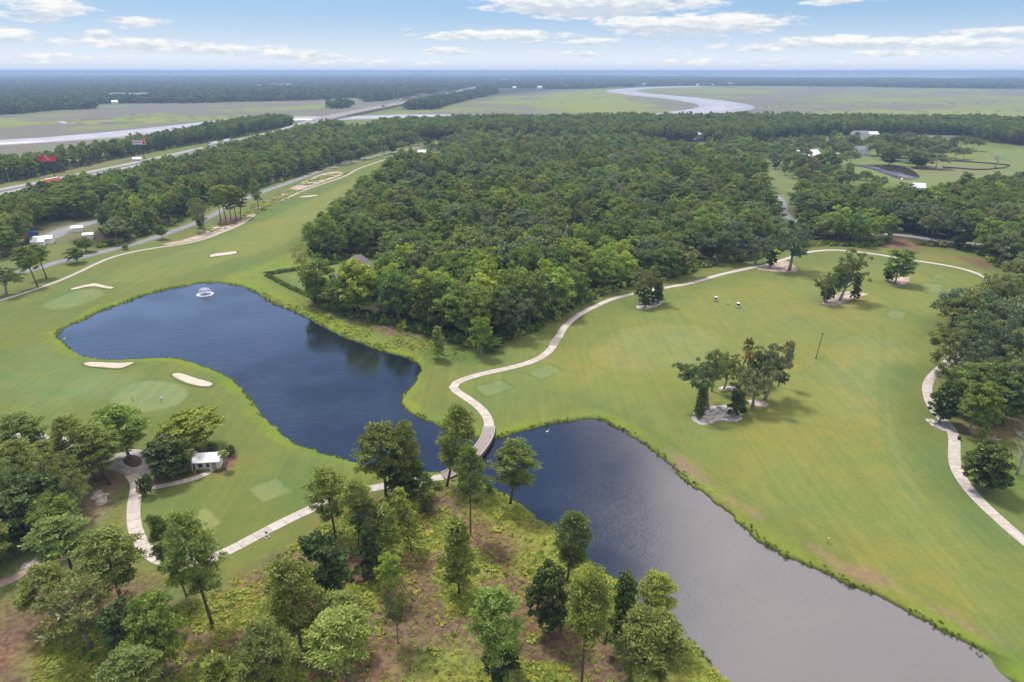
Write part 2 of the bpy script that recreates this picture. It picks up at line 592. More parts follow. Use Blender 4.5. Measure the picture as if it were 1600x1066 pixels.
def foliage(name, dark, light, trans=0.36, rnd=0.24, yellow=0.0):
    dark = (dark[0] * 1.25, dark[1] * 1.15, dark[2] * 1.1)
    light = (light[0] * 1.64, light[1] * 1.56, light[2] * 1.45)
    m = bpy.data.materials.new(name)
    m.use_nodes = True
    g = NT(m.node_tree)
    g.n.clear()
    out = g.new('ShaderNodeOutputMaterial')
    at = g.new('ShaderNodeAttribute', attribute_name='tint')
    oi = g.new('ShaderNodeObjectInfo')
    c = g.mix(at.outputs['Fac'], dark, light)
    rv = oi.outputs['Random']
    v = g.ramp(rv, 0, 1, 1 - rnd, 1 + rnd, smooth=False)
    vv = g.new('ShaderNodeCombineColor')
    g.link(v, vv.inputs[0])
    g.link(v, vv.inputs[1])
    g.link(v, vv.inputs[2])
    c = g.mix(1.0, c, vv.outputs[0], 'MULTIPLY')
    # hue drift from tree to tree
    fr = g.m('FRACT', g.m('MULTIPLY', rv, 7.31))
    drift = g.mix(g.ramp(fr, 0.0, 1.0, 0, 1, smooth=False), (0.92, 1.0, 1.0), (1.2, 1.06, 0.8))
    c = g.mix(1.0, c, drift, 'MULTIPLY')
    df = g.new('ShaderNodeBsdfDiffuse')
    tr = g.new('ShaderNodeBsdfTranslucent')
    gl = g.new('ShaderNodeBsdfGlossy')
    gl.inputs['Roughness'].default_value = 0.45
    gl.inputs['Color'].default_value = (0.5, 0.55, 0.5, 1)
    g.link(c, df.inputs[0])
    tcol = g.mix(1.0, c, (1.25, 1.3, 0.55), 'MULTIPLY')
    g.link(tcol, tr.inputs[0])
    a = g.new('ShaderNodeMixShader')
    a.inputs[0].default_value = trans
    g.link(df.outputs[0], a.inputs[1])
    g.link(tr.outputs[0], a.inputs[2])
    b = g.new('ShaderNodeMixShader')
    b.inputs[0].default_value = 0.035
    g.link(a.outputs[0], b.inputs[1])
    g.link(gl.outputs[0], b.inputs[2])
    g.link(b.outputs[0], out.inputs[0])
    return m


MAT = {}
MAT['pine'] = foliage('pine_needles', (0.052, 0.078, 0.022), (0.205, 0.262, 0.074))
MAT['pinelt'] = foliage('pale_pine_needles', (0.075, 0.110, 0.028), (0.270, 0.345, 0.095))
MAT['oak'] = foliage('oak_leaves', (0.050, 0.070, 0.028), (0.180, 0.225, 0.088))
MAT['moss'] = foliage('mossy_oak_leaves', (0.055, 0.078, 0.044), (0.145, 0.19, 0.115))
MAT['broad'] = foliage('broad_leaves', (0.042, 0.078, 0.018), (0.165, 0.245, 0.052))
MAT['broadlt'] = foliage('yellow_green_leaves', (0.075, 0.12, 0.02), (0.27, 0.355, 0.06))
MAT['dark'] = foliage('dark_glossy_leaves', (0.020, 0.038, 0.011), (0.080, 0.125, 0.034), trans=0.15)
MAT['willow'] = foliage('feathery_leaves', (0.06, 0.085, 0.035), (0.17, 0.21, 0.09))
MAT['yellow'] = foliage('faded_yellow_leaves', (0.12, 0.13, 0.04), (0.26, 0.27, 0.09))
MAT['palm'] = foliage('palm_fronds', (0.06, 0.08, 0.025), (0.24, 0.26, 0.1))
MAT['palmdead'] = foliage('dry_palm_fronds', (0.10, 0.075, 0.03), (0.22, 0.17, 0.07))
MAT['grassy'] = foliage('undergrowth_leaves', (0.15, 0.18, 0.035), (0.31, 0.36, 0.075), rnd=0.22)
MAT['bankgrass'] = foliage('bank_grass', (0.05, 0.075, 0.012), (0.18, 0.25, 0.03), rnd=0.4)
MAT['bark'] = simple('pine_bark', (0.12, 0.09, 0.075), 0.9, 0.3, 4.0)
MAT['barkgrey'] = simple('grey_bark', (0.26, 0.235, 0.205), 0.9, 0.3, 3.0)
MAT['barkpale'] = simple('pale_dead_wood', (0.42, 0.40, 0.36), 0.9, 0.2, 3.0)
MAT['white'] = simple('white_paint', (0.78, 0.78, 0.76), 0.5, 0.05)
MAT['concrete'] = simple('path_concrete', (0.47, 0.415, 0.37), 0.9, 0.14, 0.9, rnd=0.10, bump=0.2)
MAT['joint'] = simple('path_joint', (0.30, 0.265, 0.23), 0.95, 0.1, 1.0)
MAT['asphalt'] = simple('weathered_asphalt', (0.24, 0.235, 0.235), 0.9, 0.12, 0.25)
MAT['sand'] = simple('bunker_sand', (0.52, 0.445, 0.36), 0.95, 0.12, 0.4, bump=0.3)
MAT['black'] = simple('black_plastic', (0.02, 0.02, 0.022), 0.6, 0.1)
MAT['glass'] = simple('dark_glass', (0.03, 0.04, 0.05), 0.1, 0.1, spec=0.8)
MAT['metal'] = simple('galvanised_metal', (0.45, 0.46, 0.47), 0.4, 0.1, metal=0.6)
MAT['wood'] = simple('weathered_boards', (0.27, 0.235, 0.215), 0.9, 0.2, 2.0, rnd=0.14)
MAT['kerb'] = simple('timber_kerb', (0.50, 0.45, 0.40), 0.9, 0.1, 2.0)
MAT['pile'] = simple('dark_timber', (0.07, 0.055, 0.045), 0.9, 0.2, 2.0)


def ground_material():
    m = bpy.data.materials.new('ground_surface')
    m.use_nodes = True
    g = NT(m.node_tree)
    b = g.n['Principled BSDF']
    col = g.new('ShaderNodeAttribute', attribute_name='zone_col').outputs['Color']
    rgh = g.new('ShaderNodeAttribute', attribute_name='wild').outputs['Fac']
    geo = g.new('ShaderNodeNewGeometry')
    pos = geo.outputs['Position']
    fine = g.noise(pos, 1.3, 6.0, 0.7)
    med = g.noise(pos, 0.16, 5.0, 0.62)
    big = g.noise(pos, 0.028, 5.0, 0.6, dist=0.8)
    # lawn mottling: drifts between yellower and bluer green
    warm = g.mix(g.ramp(big, 0.34, 0.66), (0.90, 0.99, 1.02), (1.10, 1.02, 0.93))
    warm2 = g.mix(g.ramp(med, 0.3, 0.72), (0.87, 0.95, 0.95), (1.12, 1.05, 1.05))
    c = g.mix(1.0, col, warm, 'MULTIPLY')
    c = g.mix(0.8, c, warm2, 'MULTIPLY')
    f = g.ramp(fine, 0.3, 0.7, 0.92, 1.08)
    fc = g.new('ShaderNodeCombineColor')
    for i in range(3):
        g.link(f, fc.inputs[i])
    c = g.mix(1.0, c, fc.outputs[0], 'MULTIPLY')
    mp = g.new('ShaderNodeMapping')
    mp.inputs['Rotation'].default_value = (0, 0, R_(15))
    mp.inputs['Scale'].default_value = (0.75, 0.022, 1.0)
    g.link(pos, mp.inputs[0])
    st = g.ramp(g.noise(mp.outputs[0], 1.0, 3.0, 0.6), 0.36, 0.64, 0.962, 1.035)
    mp2 = g.new('ShaderNodeMapping')
    mp2.inputs['Rotation'].default_value = (0, 0, R_(-52))
    mp2.inputs['Scale'].default_value = (0.5, 0.02, 1.0)
    g.link(pos, mp2.inputs[0])
    st2 = g.ramp(g.noise(mp2.outputs[0], 1.0, 2.0, 0.6), 0.38, 0.62, 0.972, 1.025)
    sm = g.m('MULTIPLY', st, st2)
    sc_ = g.new('ShaderNodeCombineColor')
    for i in range(3):
        g.link(sm, sc_.inputs[i])
    c = g.mix(g.m('SUBTRACT', 1.0, rgh, clamp=True), c, g.mix(1.0, c, sc_.outputs[0], 'MULTIPLY'))
    # rough ground: strong clumps of leaf litter, bare soil and weeds
    w1 = g.noise(pos, 0.8, 7.0, 0.75)
    w = g.mix(g.ramp(w1, 0.38, 0.62), (0.68, 0.62, 0.6), (1.3, 1.4, 1.25))
    cw = g.mix(1.0, c, w, 'MULTIPLY')
    c = g.mix(rgh, c, cw)
    g.link(c, b.inputs['Base Color'])
    b.inputs['Roughness'].default_value = 0.95
    b.inputs['Specular IOR Level'].default_value = 0.15
    bp = g.new('ShaderNodeBump')
    bp.inputs['Strength'].default_value = 0.35
    bp.inputs['Distance'].default_value = 0.25
    hh = g.m('ADD', g.m('MULTIPLY', fine, 0.3), g.m('MULTIPLY', w1, g.m('ADD', rgh, 0.15)))
    g.link(hh, bp.inputs['Height'])
    g.link(bp.outputs[0], b.inputs['Normal'])
    return m


def water_material(name='pond_water', base=(0.02, 0.03, 0.05), ior=1.9, rough=0.08, bump=0.25, sc=1.0, painted_sheen=None):
    m = bpy.data.materials.new(name)
    m.use_nodes = True
    g = NT(m.node_tree)
    b = g.n['Principled BSDF']
    pos = g.new('ShaderNodeNewGeometry').outputs['Position']
    mp = g.new('ShaderNodeMapping')
    mp.inputs['Rotation'].default_value = (0, 0, R_(25))
    mp.inputs['Scale'].default_value = (1.0, 2.2, 1.0)
    g.link(pos, mp.inputs[0])
    n1 = g.noise(mp.outputs[0], 1.5 * sc, 3.0, 0.6)
    n2 = g.noise(mp.outputs[0], 0.22 * sc, 2.0, 0.5)
    calm = g.ramp(g.noise(pos, 0.022, 3.0, 0.6), 0.38, 0.62, 0.15, 1.0)
    bp = g.new('ShaderNodeBump')
    g.link(g.m('MULTIPLY', calm, bump), bp.inputs['Strength'])
    bp.inputs['Distance'].default_value = 0.25
    g.link(g.m('ADD', n1, g.m('MULTIPLY', n2, 1.5)), bp.inputs['Height'])
    g.link(bp.outputs[0], b.inputs['Normal'])
    murk = g.ramp(g.noise(pos, 0.03, 4.0, 0.6), 0.3, 0.7)
    c = g.mix(murk, tuple(0.8 * v for v in base), tuple(1.2 * v for v in base))
    if painted_sheen:
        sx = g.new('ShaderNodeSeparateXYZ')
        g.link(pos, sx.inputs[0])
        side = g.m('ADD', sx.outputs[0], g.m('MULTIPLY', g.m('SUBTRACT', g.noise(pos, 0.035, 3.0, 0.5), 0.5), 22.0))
        c = g.mix(g.ramp(side, 8, 48), c, painted_sheen)  # grey cloud reflection painted into the base colour towards the right
    g.link(c, b.inputs['Base Color'])
    b.inputs['Roughness'].default_value = rough
    b.inputs['IOR'].default_value = ior
    return m


MAT['ground'] = ground_material()
MAT['water'] = water_material('pond_water', (0.007, 0.011, 0.020), 2.5, 0.06, 0.24, painted_sheen=(0.050, 0.042, 0.040))  # last colour is the reflected cloud's grey, painted on the right-hand water
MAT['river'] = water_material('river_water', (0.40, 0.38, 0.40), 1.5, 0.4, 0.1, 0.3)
MAT['lake'] = water_material('lake_water', (0.07, 0.055, 0.045), 1.6, 0.12, 0.1, 1.0)

# ------------------------------------------------------------------ ground sheet
GRASS = (0.130, 0.158, 0.040)
FAIR = (0.172, 0.190, 0.048)
FAIRD = (0.108, 0.150, 0.038)
BANK = (0.155, 0.21, 0.024)
STRAW = (0.160, 0.098, 0.066)
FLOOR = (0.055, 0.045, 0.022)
MARSH = (0.165, 0.150, 0.13)
MARSHG = (0.20, 0.225, 0.06)
DIRT = (0.225, 0.145, 0.115)
TEE = (0.168, 0.205, 0.078)
OLIVE = (0.225, 0.240, 0.048)
TRACKS = []


def build_ground():
    # azimuths: fine inside the view, coarse around the rest of the disc
    u = np.arange(-1000, 1001, 2.3) / F
    u = u[np.abs(u) < 0.86]
    th = np.arctan(u)
    rest = np.linspace(th[-1], 2 * PI + th[0], 72)[1:-1]
    th = np.concatenate([th, rest])
    ys = np.concatenate([np.arange(1150, 240, -2.0), np.arange(240, 150, -1.2), np.arange(150, 112, -1.0)])
    rr = np.array([P(800, y)[1] for y in ys])
    rr = np.concatenate([[3, 12, 24, 36, 48, 58, 66, 74], rr[rr > 78], [60000.0]])
    nT, nR = len(th), len(rr)
    RR, TH = np.meshgrid(rr, th, indexing='ij')
    x = (RR * np.sin(TH)).ravel()
    y = (RR * np.cos(TH)).ravel()
    sd = pond_sd(x, y)
    z = gz(x, y, sd)
    N = len(x)
    col = np.tile(np.array(GRASS), (N, 1))
    wild = np.zeros(N)
    d = np.hypot(x, y)
    dd = y * CP + H * SP
    ok = (y > 1)
    px = np.where(ok, 800 + F * x / np.maximum(dd, 1), -9999)
    inpic = ok & (px > -400) & (px < 2000)
    wn = fbm(x / 9, y / 9, 31, 3) - 0.5
    wn2 = fbm(x / 60, y / 60, 33, 3) - 0.5

    def paint(poly, c, feather=1.0, warp=1.5, w=None, amt=1.0, mask=None, it=1, world=False, scale_far=True):
        pw = smooth_poly(np.array(poly) if world else PV(poly), it)
        pad = feather * 3 + abs(warp) + 5
        bb = (x > pw[:, 0].min() - pad) & (x < pw[:, 0].max() + pad) & (y > pw[:, 1].min() - pad) & (y < pw[:, 1].max() + pad)
        if not bb.any():
            return
        q = dist_poly(x[bb], y[bb], pw) + warp * 2 * wn[bb]
        f = feather * (1 + (d[bb] / 500 if scale_far else 0))
        k = np.clip(0.5 - q / (2 * f), 0, 1) * amt
        if mask is not None:
            k = k * mask[bb]
        k = k[:, None]
        col[bb] = col[bb] * (1 - k) + np.array(c) * k
        if w is not None:
            wild[bb] = wild[bb] * (1 - k[:, 0]) + w * k[:, 0]

    def line(pts, c, width, feather=0.5, amt=1.0, it=2):
        pw = smooth_poly(PV(pts), it, closed=False)
        pad = width + feather * 3
        bb = (x > pw[:, 0].min() - pad) & (x < pw[:, 0].max() + pad) & (y > pw[:, 1].min() - pad) & (y < pw[:, 1].max() + pad)
        q = dist_poly(x[bb], y[bb], pw, closed=False)
        k = (np.clip(1 - (q - width) / feather, 0, 1) * amt)[:, None]
        col[bb] = col[bb] * (1 - k) + np.array(c) * k

    # far country
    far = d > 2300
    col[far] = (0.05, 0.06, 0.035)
    col[d > 9500] = (0.30, 0.31, 0.33)  # distant haze painted into the ground colour as a pale grey
    # marsh, with winding greener and browner patches
    mn = fbm(x / 260, y / 330, 41, 5)
    mn2 = fbm(x / 90 + 3, y / 110, 43, 4)
    mg = np.clip((mn - 0.545) * 16, 0, 1)
    mg = np.maximum(mg, np.clip((mn2 - 0.58) * 14, 0, 1) * 0.7)

    def marsh(poly, bias=0.0):
        paint(poly, MARSH, 12, 4, w=0.7)
        paint(poly, MARSHG, 12, 4, w=0.7, mask=np.clip(mg + bias, 0, 1))
    marsh([(-500, 178), (0, 181), (60, 178), (130, 172), (150, 163), (250, 161), (420, 159), (560, 153), (620, 155), (605, 166), (540, 178), (480, 196), (400, 207), (300, 222), (200, 236), (100, 246), (0, 256), (-500, 320)])
    marsh([(600, 177), (640, 172), (700, 171), (760, 152), (860, 141.5), (960, 137.5), (1100, 135), (1200, 134.5), (1400, 137), (1600, 140), (2100, 146), (2100, 215), (1600, 200), (1300, 196), (1000, 195), (760, 197), (600, 200)], 0.0)
    paint([(1380, 160), (1440, 150), (1600, 146), (1900, 148), (1900, 172), (1600, 172), (1480, 168)], MARSHG, 40, 60, amt=0.8, mask=np.clip((mn2 - 0.44) * 9, 0, 1))
    paint([(850, 172), (960, 160), (1080, 160), (1095, 167), (1040, 175), (900, 177)], MARSHG, 30, 40, amt=0.8, mask=np.clip((mn2 - 0.42) * 9, 0, 1))
    paint([(1060, 136.5), (1250, 137), (1180, 146), (1060, 147)], MARSHG, 50, 60, amt=0.8, mask=np.clip((mn2 - 0.42) * 9, 0, 1))
    for pts in ([(92, 192), (150, 193.5), (240, 190.5), (310, 186), (380, 181), (440, 179.5)], [(130, 187), (180, 185.5), (230, 187), (300, 182.5)], [(200, 180), (250, 176), (330, 175), (400, 172)],
                [(1060, 160), (1130, 152), (1200, 150), (1290, 155)], [(1190, 168), (1240, 163.5), (1320, 166), (1400, 161), (1500, 163), (1620, 158)], [(1200, 145), (1300, 147), (1420, 150)], [(760, 172), (830, 160), (900, 158), (950, 150)], [(1240, 176), (1340, 173), (1460, 176), (1600, 173)]):
        line(pts, (0.21, 0.25, 0.05), 11, 8, 0.8)
        line(pts, (0.06, 0.06, 0.05), 2.5, 4, 0.8)
    # highway verges
    paint([(-260, 340), (0, 294), (100, 276), (200, 254), (300, 231), (390, 212), (400, 217), (300, 245), (200, 268), (100, 290), (0, 312), (-260, 370)], (0.15, 0.175, 0.05), 2, 2)
    paint([(-260, 332), (0, 289), (90, 274), (180, 254), (230, 245), (225, 242), (150, 255), (60, 272), (0, 284), (-260, 325)], (0.19, 0.16, 0.08), 2, 2, w=0.4)
    # woodland floors
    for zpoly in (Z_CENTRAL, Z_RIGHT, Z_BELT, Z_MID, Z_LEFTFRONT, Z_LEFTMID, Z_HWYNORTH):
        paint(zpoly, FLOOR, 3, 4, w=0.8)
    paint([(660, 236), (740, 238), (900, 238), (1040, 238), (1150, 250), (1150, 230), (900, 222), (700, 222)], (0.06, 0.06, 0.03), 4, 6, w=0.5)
    paint(Z_MID, (0.15, 0.18, 0.06), 4, 6, w=0.3)
    paint(Z_RIGHTOAK, STRAW, 4, 6, w=0.7, amt=0.55)
    paint([(1490, 640), (1560, 640), (1640, 665), (1640, 690), (1570, 690), (1510, 690)], STRAW, 3, 5, w=0.8, amt=0.7)
    paint([(1500, 690), (1545, 690), (1610, 740), (1640, 840), (1560, 770), (1510, 735)], (0.105, 0.15, 0.03), 4, 8, w=0.35)
    paint([(1385, 380), (1420, 372), (1450, 400), (1520, 402), (1560, 415), (1535, 425), (1500, 405), (1430, 398), (1370, 392)], STRAW, 2, 3, w=0.6)
    paint([(1230, 395), (1340, 384), (1400, 388), (1500, 404), (1540, 424), (1550, 436), (1500, 414), (1420, 400), (1330, 389)], (0.155, 0.165, 0.045), 2, 3, w=0.3)
    # left fairway stripes and roughs
    paint([(260, 400), (400, 352), (470, 318), (540, 285), (600, 268), (596, 290), (540, 318), (480, 352), (440, 385), (380, 402), (300, 425), (200, 445), (150, 440), (200, 420)], FAIR, 2, 3)
    paint([(440, 395), (490, 352), (530, 320), (575, 295), (600, 290), (560, 325), (500, 368), (468, 392), (450, 412)], FAIRD, 2, 2, amt=0.8)
    paint([(380, 350), (420, 328), (480, 302), (545, 278), (520, 295), (460, 318), (410, 345)], FAIRD, 2, 2, amt=0.8)
    paint([(60, 470), (180, 420), (300, 395), (400, 352), (420, 350), (330, 398), (290, 430), (200, 458), (120, 478)], (0.14, 0.175, 0.05), 3, 6, amt=0.5)
    paint([(335, 437), (400, 418), (460, 392), (480, 395), (478, 420), (530, 408), (528, 414), (420, 432), (418, 440), (500, 480), (600, 527), (650, 560), (648, 565), (560, 533), (470, 492), (395, 452), (370, 442)], (0.165, 0.2, 0.035), 2, 3, w=0.45)
    paint([(350, 436), (410, 436), (470, 470), (540, 500), (620, 535), (660, 560), (720, 562), (735, 548), (660, 530), (560, 505), (470, 468), (415, 432)], (0.15, 0.165, 0.04), 2, 4, w=0.9)
    paint([(480, 470), (500, 478), (560, 500), (640, 518), (660, 530), (600, 520), (520, 492)], STRAW, 1.5, 3, w=0.6)
    paint([(660, 540), (720, 545), (740, 560), (700, 566), (665, 556)], (0.085, 0.135, 0.03), 2, 3, w=1)
    paint([(438, 428), (480, 418), (560, 408), (560, 425), (500, 440), (490, 455)], (0.16, 0.2, 0.05), 1.2, 1)
    # right fairway: a paler, drier belly and darker roughs
    paint([(720, 600), (860, 560), (1000, 470), (1200, 425), (1400, 410), (1530, 440), (1470, 540), (1430, 600), (1460, 700), (1600, 880), (1600, 1000), (1500, 960), (1200, 790), (1060, 690), (900, 640), (780, 650)], FAIR, 8, 10)
    paint([(1290, 620), (1400, 640), (1420, 720), (1500, 850), (1560, 960), (1480, 930), (1340, 850), (1200, 760), (1200, 700)], (0.190, 0.192, 0.044), 10, 16, amt=0.6)
    paint([(920, 550), (960, 515), (1040, 505), (1110, 515), (1130, 540), (1100, 570), (1020, 583), (950, 575)], (0.212, 0.215, 0.068), 2, 2, amt=0.7)
    paint([(1290, 560), (1320, 528), (1370, 524), (1410, 545), (1400, 590), (1380, 660), (1300, 660), (1270, 610)], (0.198, 0.215, 0.07), 3, 3, amt=0.7)
    paint([(1380, 580), (1430, 575), (1460, 640), (1490, 720), (1600, 850), (1600, 900), (1480, 800), (1400, 700)], (0.112, 0.152, 0.042), 3, 4, amt=0.85)
    paint([(1390, 600), (1392, 660), (1410, 720), (1440, 790), (1425, 800), (1395, 730), (1378, 660)], (0.19, 0.215, 0.08), 1.5, 1, amt=0.5)
    paint([(1100, 500), (1290, 450), (1330, 470), (1400, 510), (1310, 500), (1200, 510)], (0.185, 0.2, 0.066), 8, 12, amt=0.4)
    paint([(720, 625), (790, 600), (930, 610), (1060, 690), (1040, 700), (940, 640), (800, 655)], (0.112, 0.152, 0.042), 6, 8, amt=0.6)
    # lower-left lawns
    paint([(220, 790), (300, 755), (400, 735), (560, 745), (560, 765), (420, 822), (330, 865), (250, 865), (222, 835)], FAIRD, 3, 4, amt=0.6)
    paint([(95, 608), (130, 590), (200, 588), (212, 605), (170, 625), (110, 628)], (0.185, 0.2, 0.08), 1.5, 1, amt=0.7)
    paint([(20, 560), (90, 530), (110, 560), (200, 590), (120, 640), (20, 640)], (0.145, 0.19, 0.06), 6, 10, amt=0.7)
    # greens and tees
    for gp, gc in (([(58, 481), (80, 487), (112, 483), (150, 471), (172, 459), (152, 453), (120, 457), (85, 469)], TEE),
                   ([(160, 636), (190, 606), (235, 595), (282, 601), (302, 618), (288, 636), (245, 648), (195, 650)], (0.172, 0.212, 0.085))):
        paint(gp, FAIRD, 2.5, 0.5, amt=0.7, it=2)
        pw = PV(gp)
        c0 = pw.mean(0)
        paint(c0 + (pw - c0) * 0.93, gc, 0.5, 0.2, it=2, world=True)
    for tp in ([(388, 764), (432, 748), (454, 768), (411, 786)], [(270, 812), (322, 793), (346, 817), (298, 842)], [(744, 606), (783, 594), (801, 606), (760, 620)],
               [(825, 581), (858, 569), (877, 578), (845, 592)], [(1455, 431), (1473, 429), (1480, 434), (1458, 436)], [(1384, 489), (1392, 484), (1418, 488), (1410, 501), (1388, 497)],
               [(1438, 446), (1446, 441), (1474, 444), (1470, 458), (1444, 456)]):
        c0 = PV(tp).mean(0)
        paint(c0 + (PV(tp) - c0) * 1.2, FAIRD, 0.5, 0, amt=0.95, it=0, world=True)
        paint(tp, (0.178, 0.205, 0.074), 0.3, 0.1, it=0)
    # pine straw and rough country, lower left and bottom
    paint([(-80, 900), (40, 880), (120, 860), (160, 840), (170, 760), (205, 760), (206, 800), (208, 850), (240, 885), (330, 890), (345, 905), (230, 960), (120, 980), (60, 1010), (-80, 1030)], (0.14, 0.15, 0.045), 3, 4, w=0.7)
    paint([(-80, 1000), (0, 960), (50, 925), (110, 900), (190, 905), (220, 925), (300, 925), (330, 935), (230, 975), (100, 1200), (-80, 1200)], STRAW, 3, 6, w=0.9)
    paint(Z_LOWLEFT, STRAW, 2, 4, w=0.7)
    paint([(130, 735), (190, 738), (200, 752), (175, 765), (140, 762)], STRAW, 0.8, 1, w=0.6)
    paint([(128, 765), (150, 760), (172, 775), (165, 805), (140, 825), (128, 805)], (0.2, 0.15, 0.1), 1.5, 2, w=0.9)
    paint([(228, 752), (240, 748), (265, 738), (300, 722), (350, 706), (372, 706), (368, 728), (345, 744), (330, 738), (300, 742), (260, 752), (240, 760)], STRAW, 0.5, 0.6, w=0.6)
    paint(UNDERGROWTH, STRAW, 2.5, 3, w=1.0)
    un = fbm(x / 9 + 4, y / 9, 71, 4)
    un2 = fbm(x / 22 + 9, y / 22 + 3, 73, 3)
    paint(UNDERGROWTH, OLIVE, 2.5, 3, mask=np.clip((un + 0.7 * (un2 - 0.5) - 0.46) * 7, 0, 1))
    paint([(700, 752), (768, 760), (800, 783), (850, 816), (930, 880), (1000, 935), (1050, 985), (1100, 1030), (1145, 1075), (1060, 1080), (990, 980), (900, 905), (820, 850), (740, 800)], (0.19, 0.215, 0.03), 3, 4, w=0.8, amt=0.85)
    paint([(640, 1000), (760, 1010), (780, 1080), (640, 1080)], (0.17, 0.2, 0.04), 3, 4, amt=0.8)
    # dirt strips beside the right pond
    paint([(1035, 700), (1050, 700), (1075, 725), (1095, 742), (1130, 768), (1165, 788), (1200, 812), (1188, 815), (1150, 795), (1110, 770), (1080, 748), (1052, 722)], DIRT, 0.8, 1.2, w=0.4, amt=0.85)
    paint([(1255, 842), (1290, 858), (1330, 882), (1362, 890), (1400, 912), (1445, 938), (1495, 965), (1560, 1012), (1540, 1005), (1480, 970), (1430, 944), (1380, 920), (1320, 900), (1270, 868)], DIRT, 0.8, 1.6, w=0.4, amt=0.75)
    # cleared ground and lawns far right
    paint([(1180, 245), (1260, 262), (1310, 282), (1380, 280), (1440, 296), (1480, 288), (1600, 278), (1800, 270), (1800, 232), (1600, 236), (1500, 226), (1380, 222), (1260, 232)], (0.155, 0.19, 0.06), 5, 5)
    paint([(1410, 262), (1480, 252), (1580, 262), (1520, 276), (1440, 274)], (0.17, 0.17, 0.08), 4, 4, w=0.5)
    paint([(1195, 312), (1215, 312), (1220, 330), (1195, 332)], (0.15, 0.18, 0.05), 2, 2)
    paint([(70, 358), (140, 346), (170, 352), (120, 375), (60, 386)], (0.16, 0.15, 0.07), 2, 2)
    paint([(0, 388), (60, 378), (100, 388), (150, 392), (240, 372), (210, 386), (100, 405), (0, 428)], (0.135, 0.155, 0.045), 2, 3)
    paint([(60, 374), (150, 386), (150, 391), (100, 405), (40, 402)], (0.145, 0.16, 0.05), 2, 3)
    # pale sandy waste strip with pine mulch, left
    # bright bank round the ponds
    sdb = sd
    bw = np.clip(1 - (sdb - 0.8 - 5.0 * (0.4 + wn)) / 2.2, 0, 1) * (sdb < 12)
    under = dist_poly(x, y, PV(UNDERGROWTH)) < 6
    bw = bw * np.clip(0.45 + 3.0 * (fbm(x / 11, y / 11, 57, 4) - 0.42), 0.15, 1)
    bw = np.where(under, bw * 0.6, bw)[:, None] * 0.85
    col[:] = col * (1 - bw) + np.array(BANK) * bw
    wet = np.clip((0.65 - sdb) / 0.5, 0, 1)[:, None]
    col[:] = col * (1 - wet) + np.array((0.025, 0.022, 0.012)) * wet
    # wheel and mower tracks: darker pressed grass
    TD = (0.095, 0.14, 0.04)
    for pts, a in (([(925, 575), (917, 555), (922, 535), (945, 518), (990, 507), (1050, 503)], 0.42), ([(917, 555), (935, 575), (970, 586), (1020, 590), (1070, 582), (1120, 565)], 0.42),
                   ([(1120, 565), (1180, 530), (1240, 500), (1300, 490)], 0.3), ([(1250, 585), (1285, 565), (1292, 545), (1310, 528), (1350, 522), (1385, 528), (1408, 545), (1412, 560)], 0.42),
                   ([(1412, 560), (1430, 530), (1470, 508)], 0.35), ([(1405, 555), (1395, 580), (1390, 620), (1402, 680), (1430, 750), (1480, 820), (1560, 910)], 0.3),
                   ([(1375, 505), (1378, 560), (1372, 620), (1380, 700), (1410, 760), (1470, 840), (1540, 920)], 0.33), ([(1380, 505), (1383, 560), (1378, 620), (1386, 700), (1416, 760), (1476, 838), (1546, 915)], 0.33),
                   ([(1275, 650), (1272, 630), (1290, 614), (1330, 600), (1380, 590)], 0.25), ([(1310, 700), (1330, 730), (1360, 780), (1420, 850), (1500, 930)], 0.3), ([(1317, 697), (1337, 727), (1367, 777), (1427, 847), (1507, 925)], 0.3),
                   ([(1430, 650), (1447, 680), (1450, 705), (1440, 722), (1425, 738)], 0.45), ([(1200, 760), (1230, 790), (1290, 830), (1380, 880), (1480, 935), (1570, 990)], 0.45),
                   ([(830, 600), (880, 620), (950, 640), (1000, 665), (1060, 700), (1120, 745), (1180, 785), (1240, 820)], 0.45), ([(1240, 660), (1300, 670), (1370, 700)], 0.25),
                   ([(1350, 640), (1300, 680), (1270, 720), (1262, 770)], 0.25), ([(940, 460), (1010, 470), (1090, 448), (1200, 436), (1300, 440)], 0.2), ([(1300, 780), (1380, 740), (1440, 690)], 0.2),
                   ([(60, 630), (110, 648), (150, 665), (170, 672)], 0.4), ([(95, 618), (92, 606), (110, 595), (150, 588), (195, 590)], 0.35), ([(120, 470), (180, 465), (260, 446), (330, 430), (420, 395), (480, 350)], 0.3)):
        line(pts, TD, 0.15, 0.6, a * 0.65)
    col *= (1 + 0.10 * wn2[:, None])
    col = np.clip(col, 0, 1)
    # faces
    i = np.arange(nR - 1)[:, None] * nT
    j = np.arange(nT)[None, :]
    j2 = (j + 1) % nT
    q = np.stack([i + j, i + nT + j, i + nT + j2, i + j2], -1).reshape(-1, 4)
    V = np.stack([x, y, z], 1)
    V = np.vstack([V, [[0, 0, 0]]])
    # close the centre with a fan of quads collapsed on the middle point
    jj = np.arange(0, nT - 1, 2)
    fan = np.stack([np.full(len(jj), N), (jj) % nT, (jj + 1) % nT, (jj + 2) % nT], 1)
    q = np.vstack([q, fan])
    c4 = np.hstack([np.vstack([col, [GRASS]]), np.ones((N + 1, 1))])
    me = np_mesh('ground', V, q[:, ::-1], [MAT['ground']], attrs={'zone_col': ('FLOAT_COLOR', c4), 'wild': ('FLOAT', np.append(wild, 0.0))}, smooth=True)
    o = link_mesh('ground', me, kind='structure', label='golf course turf, rough ground, woodland floor and marsh reaching to the horizon')
    return o


build_ground()


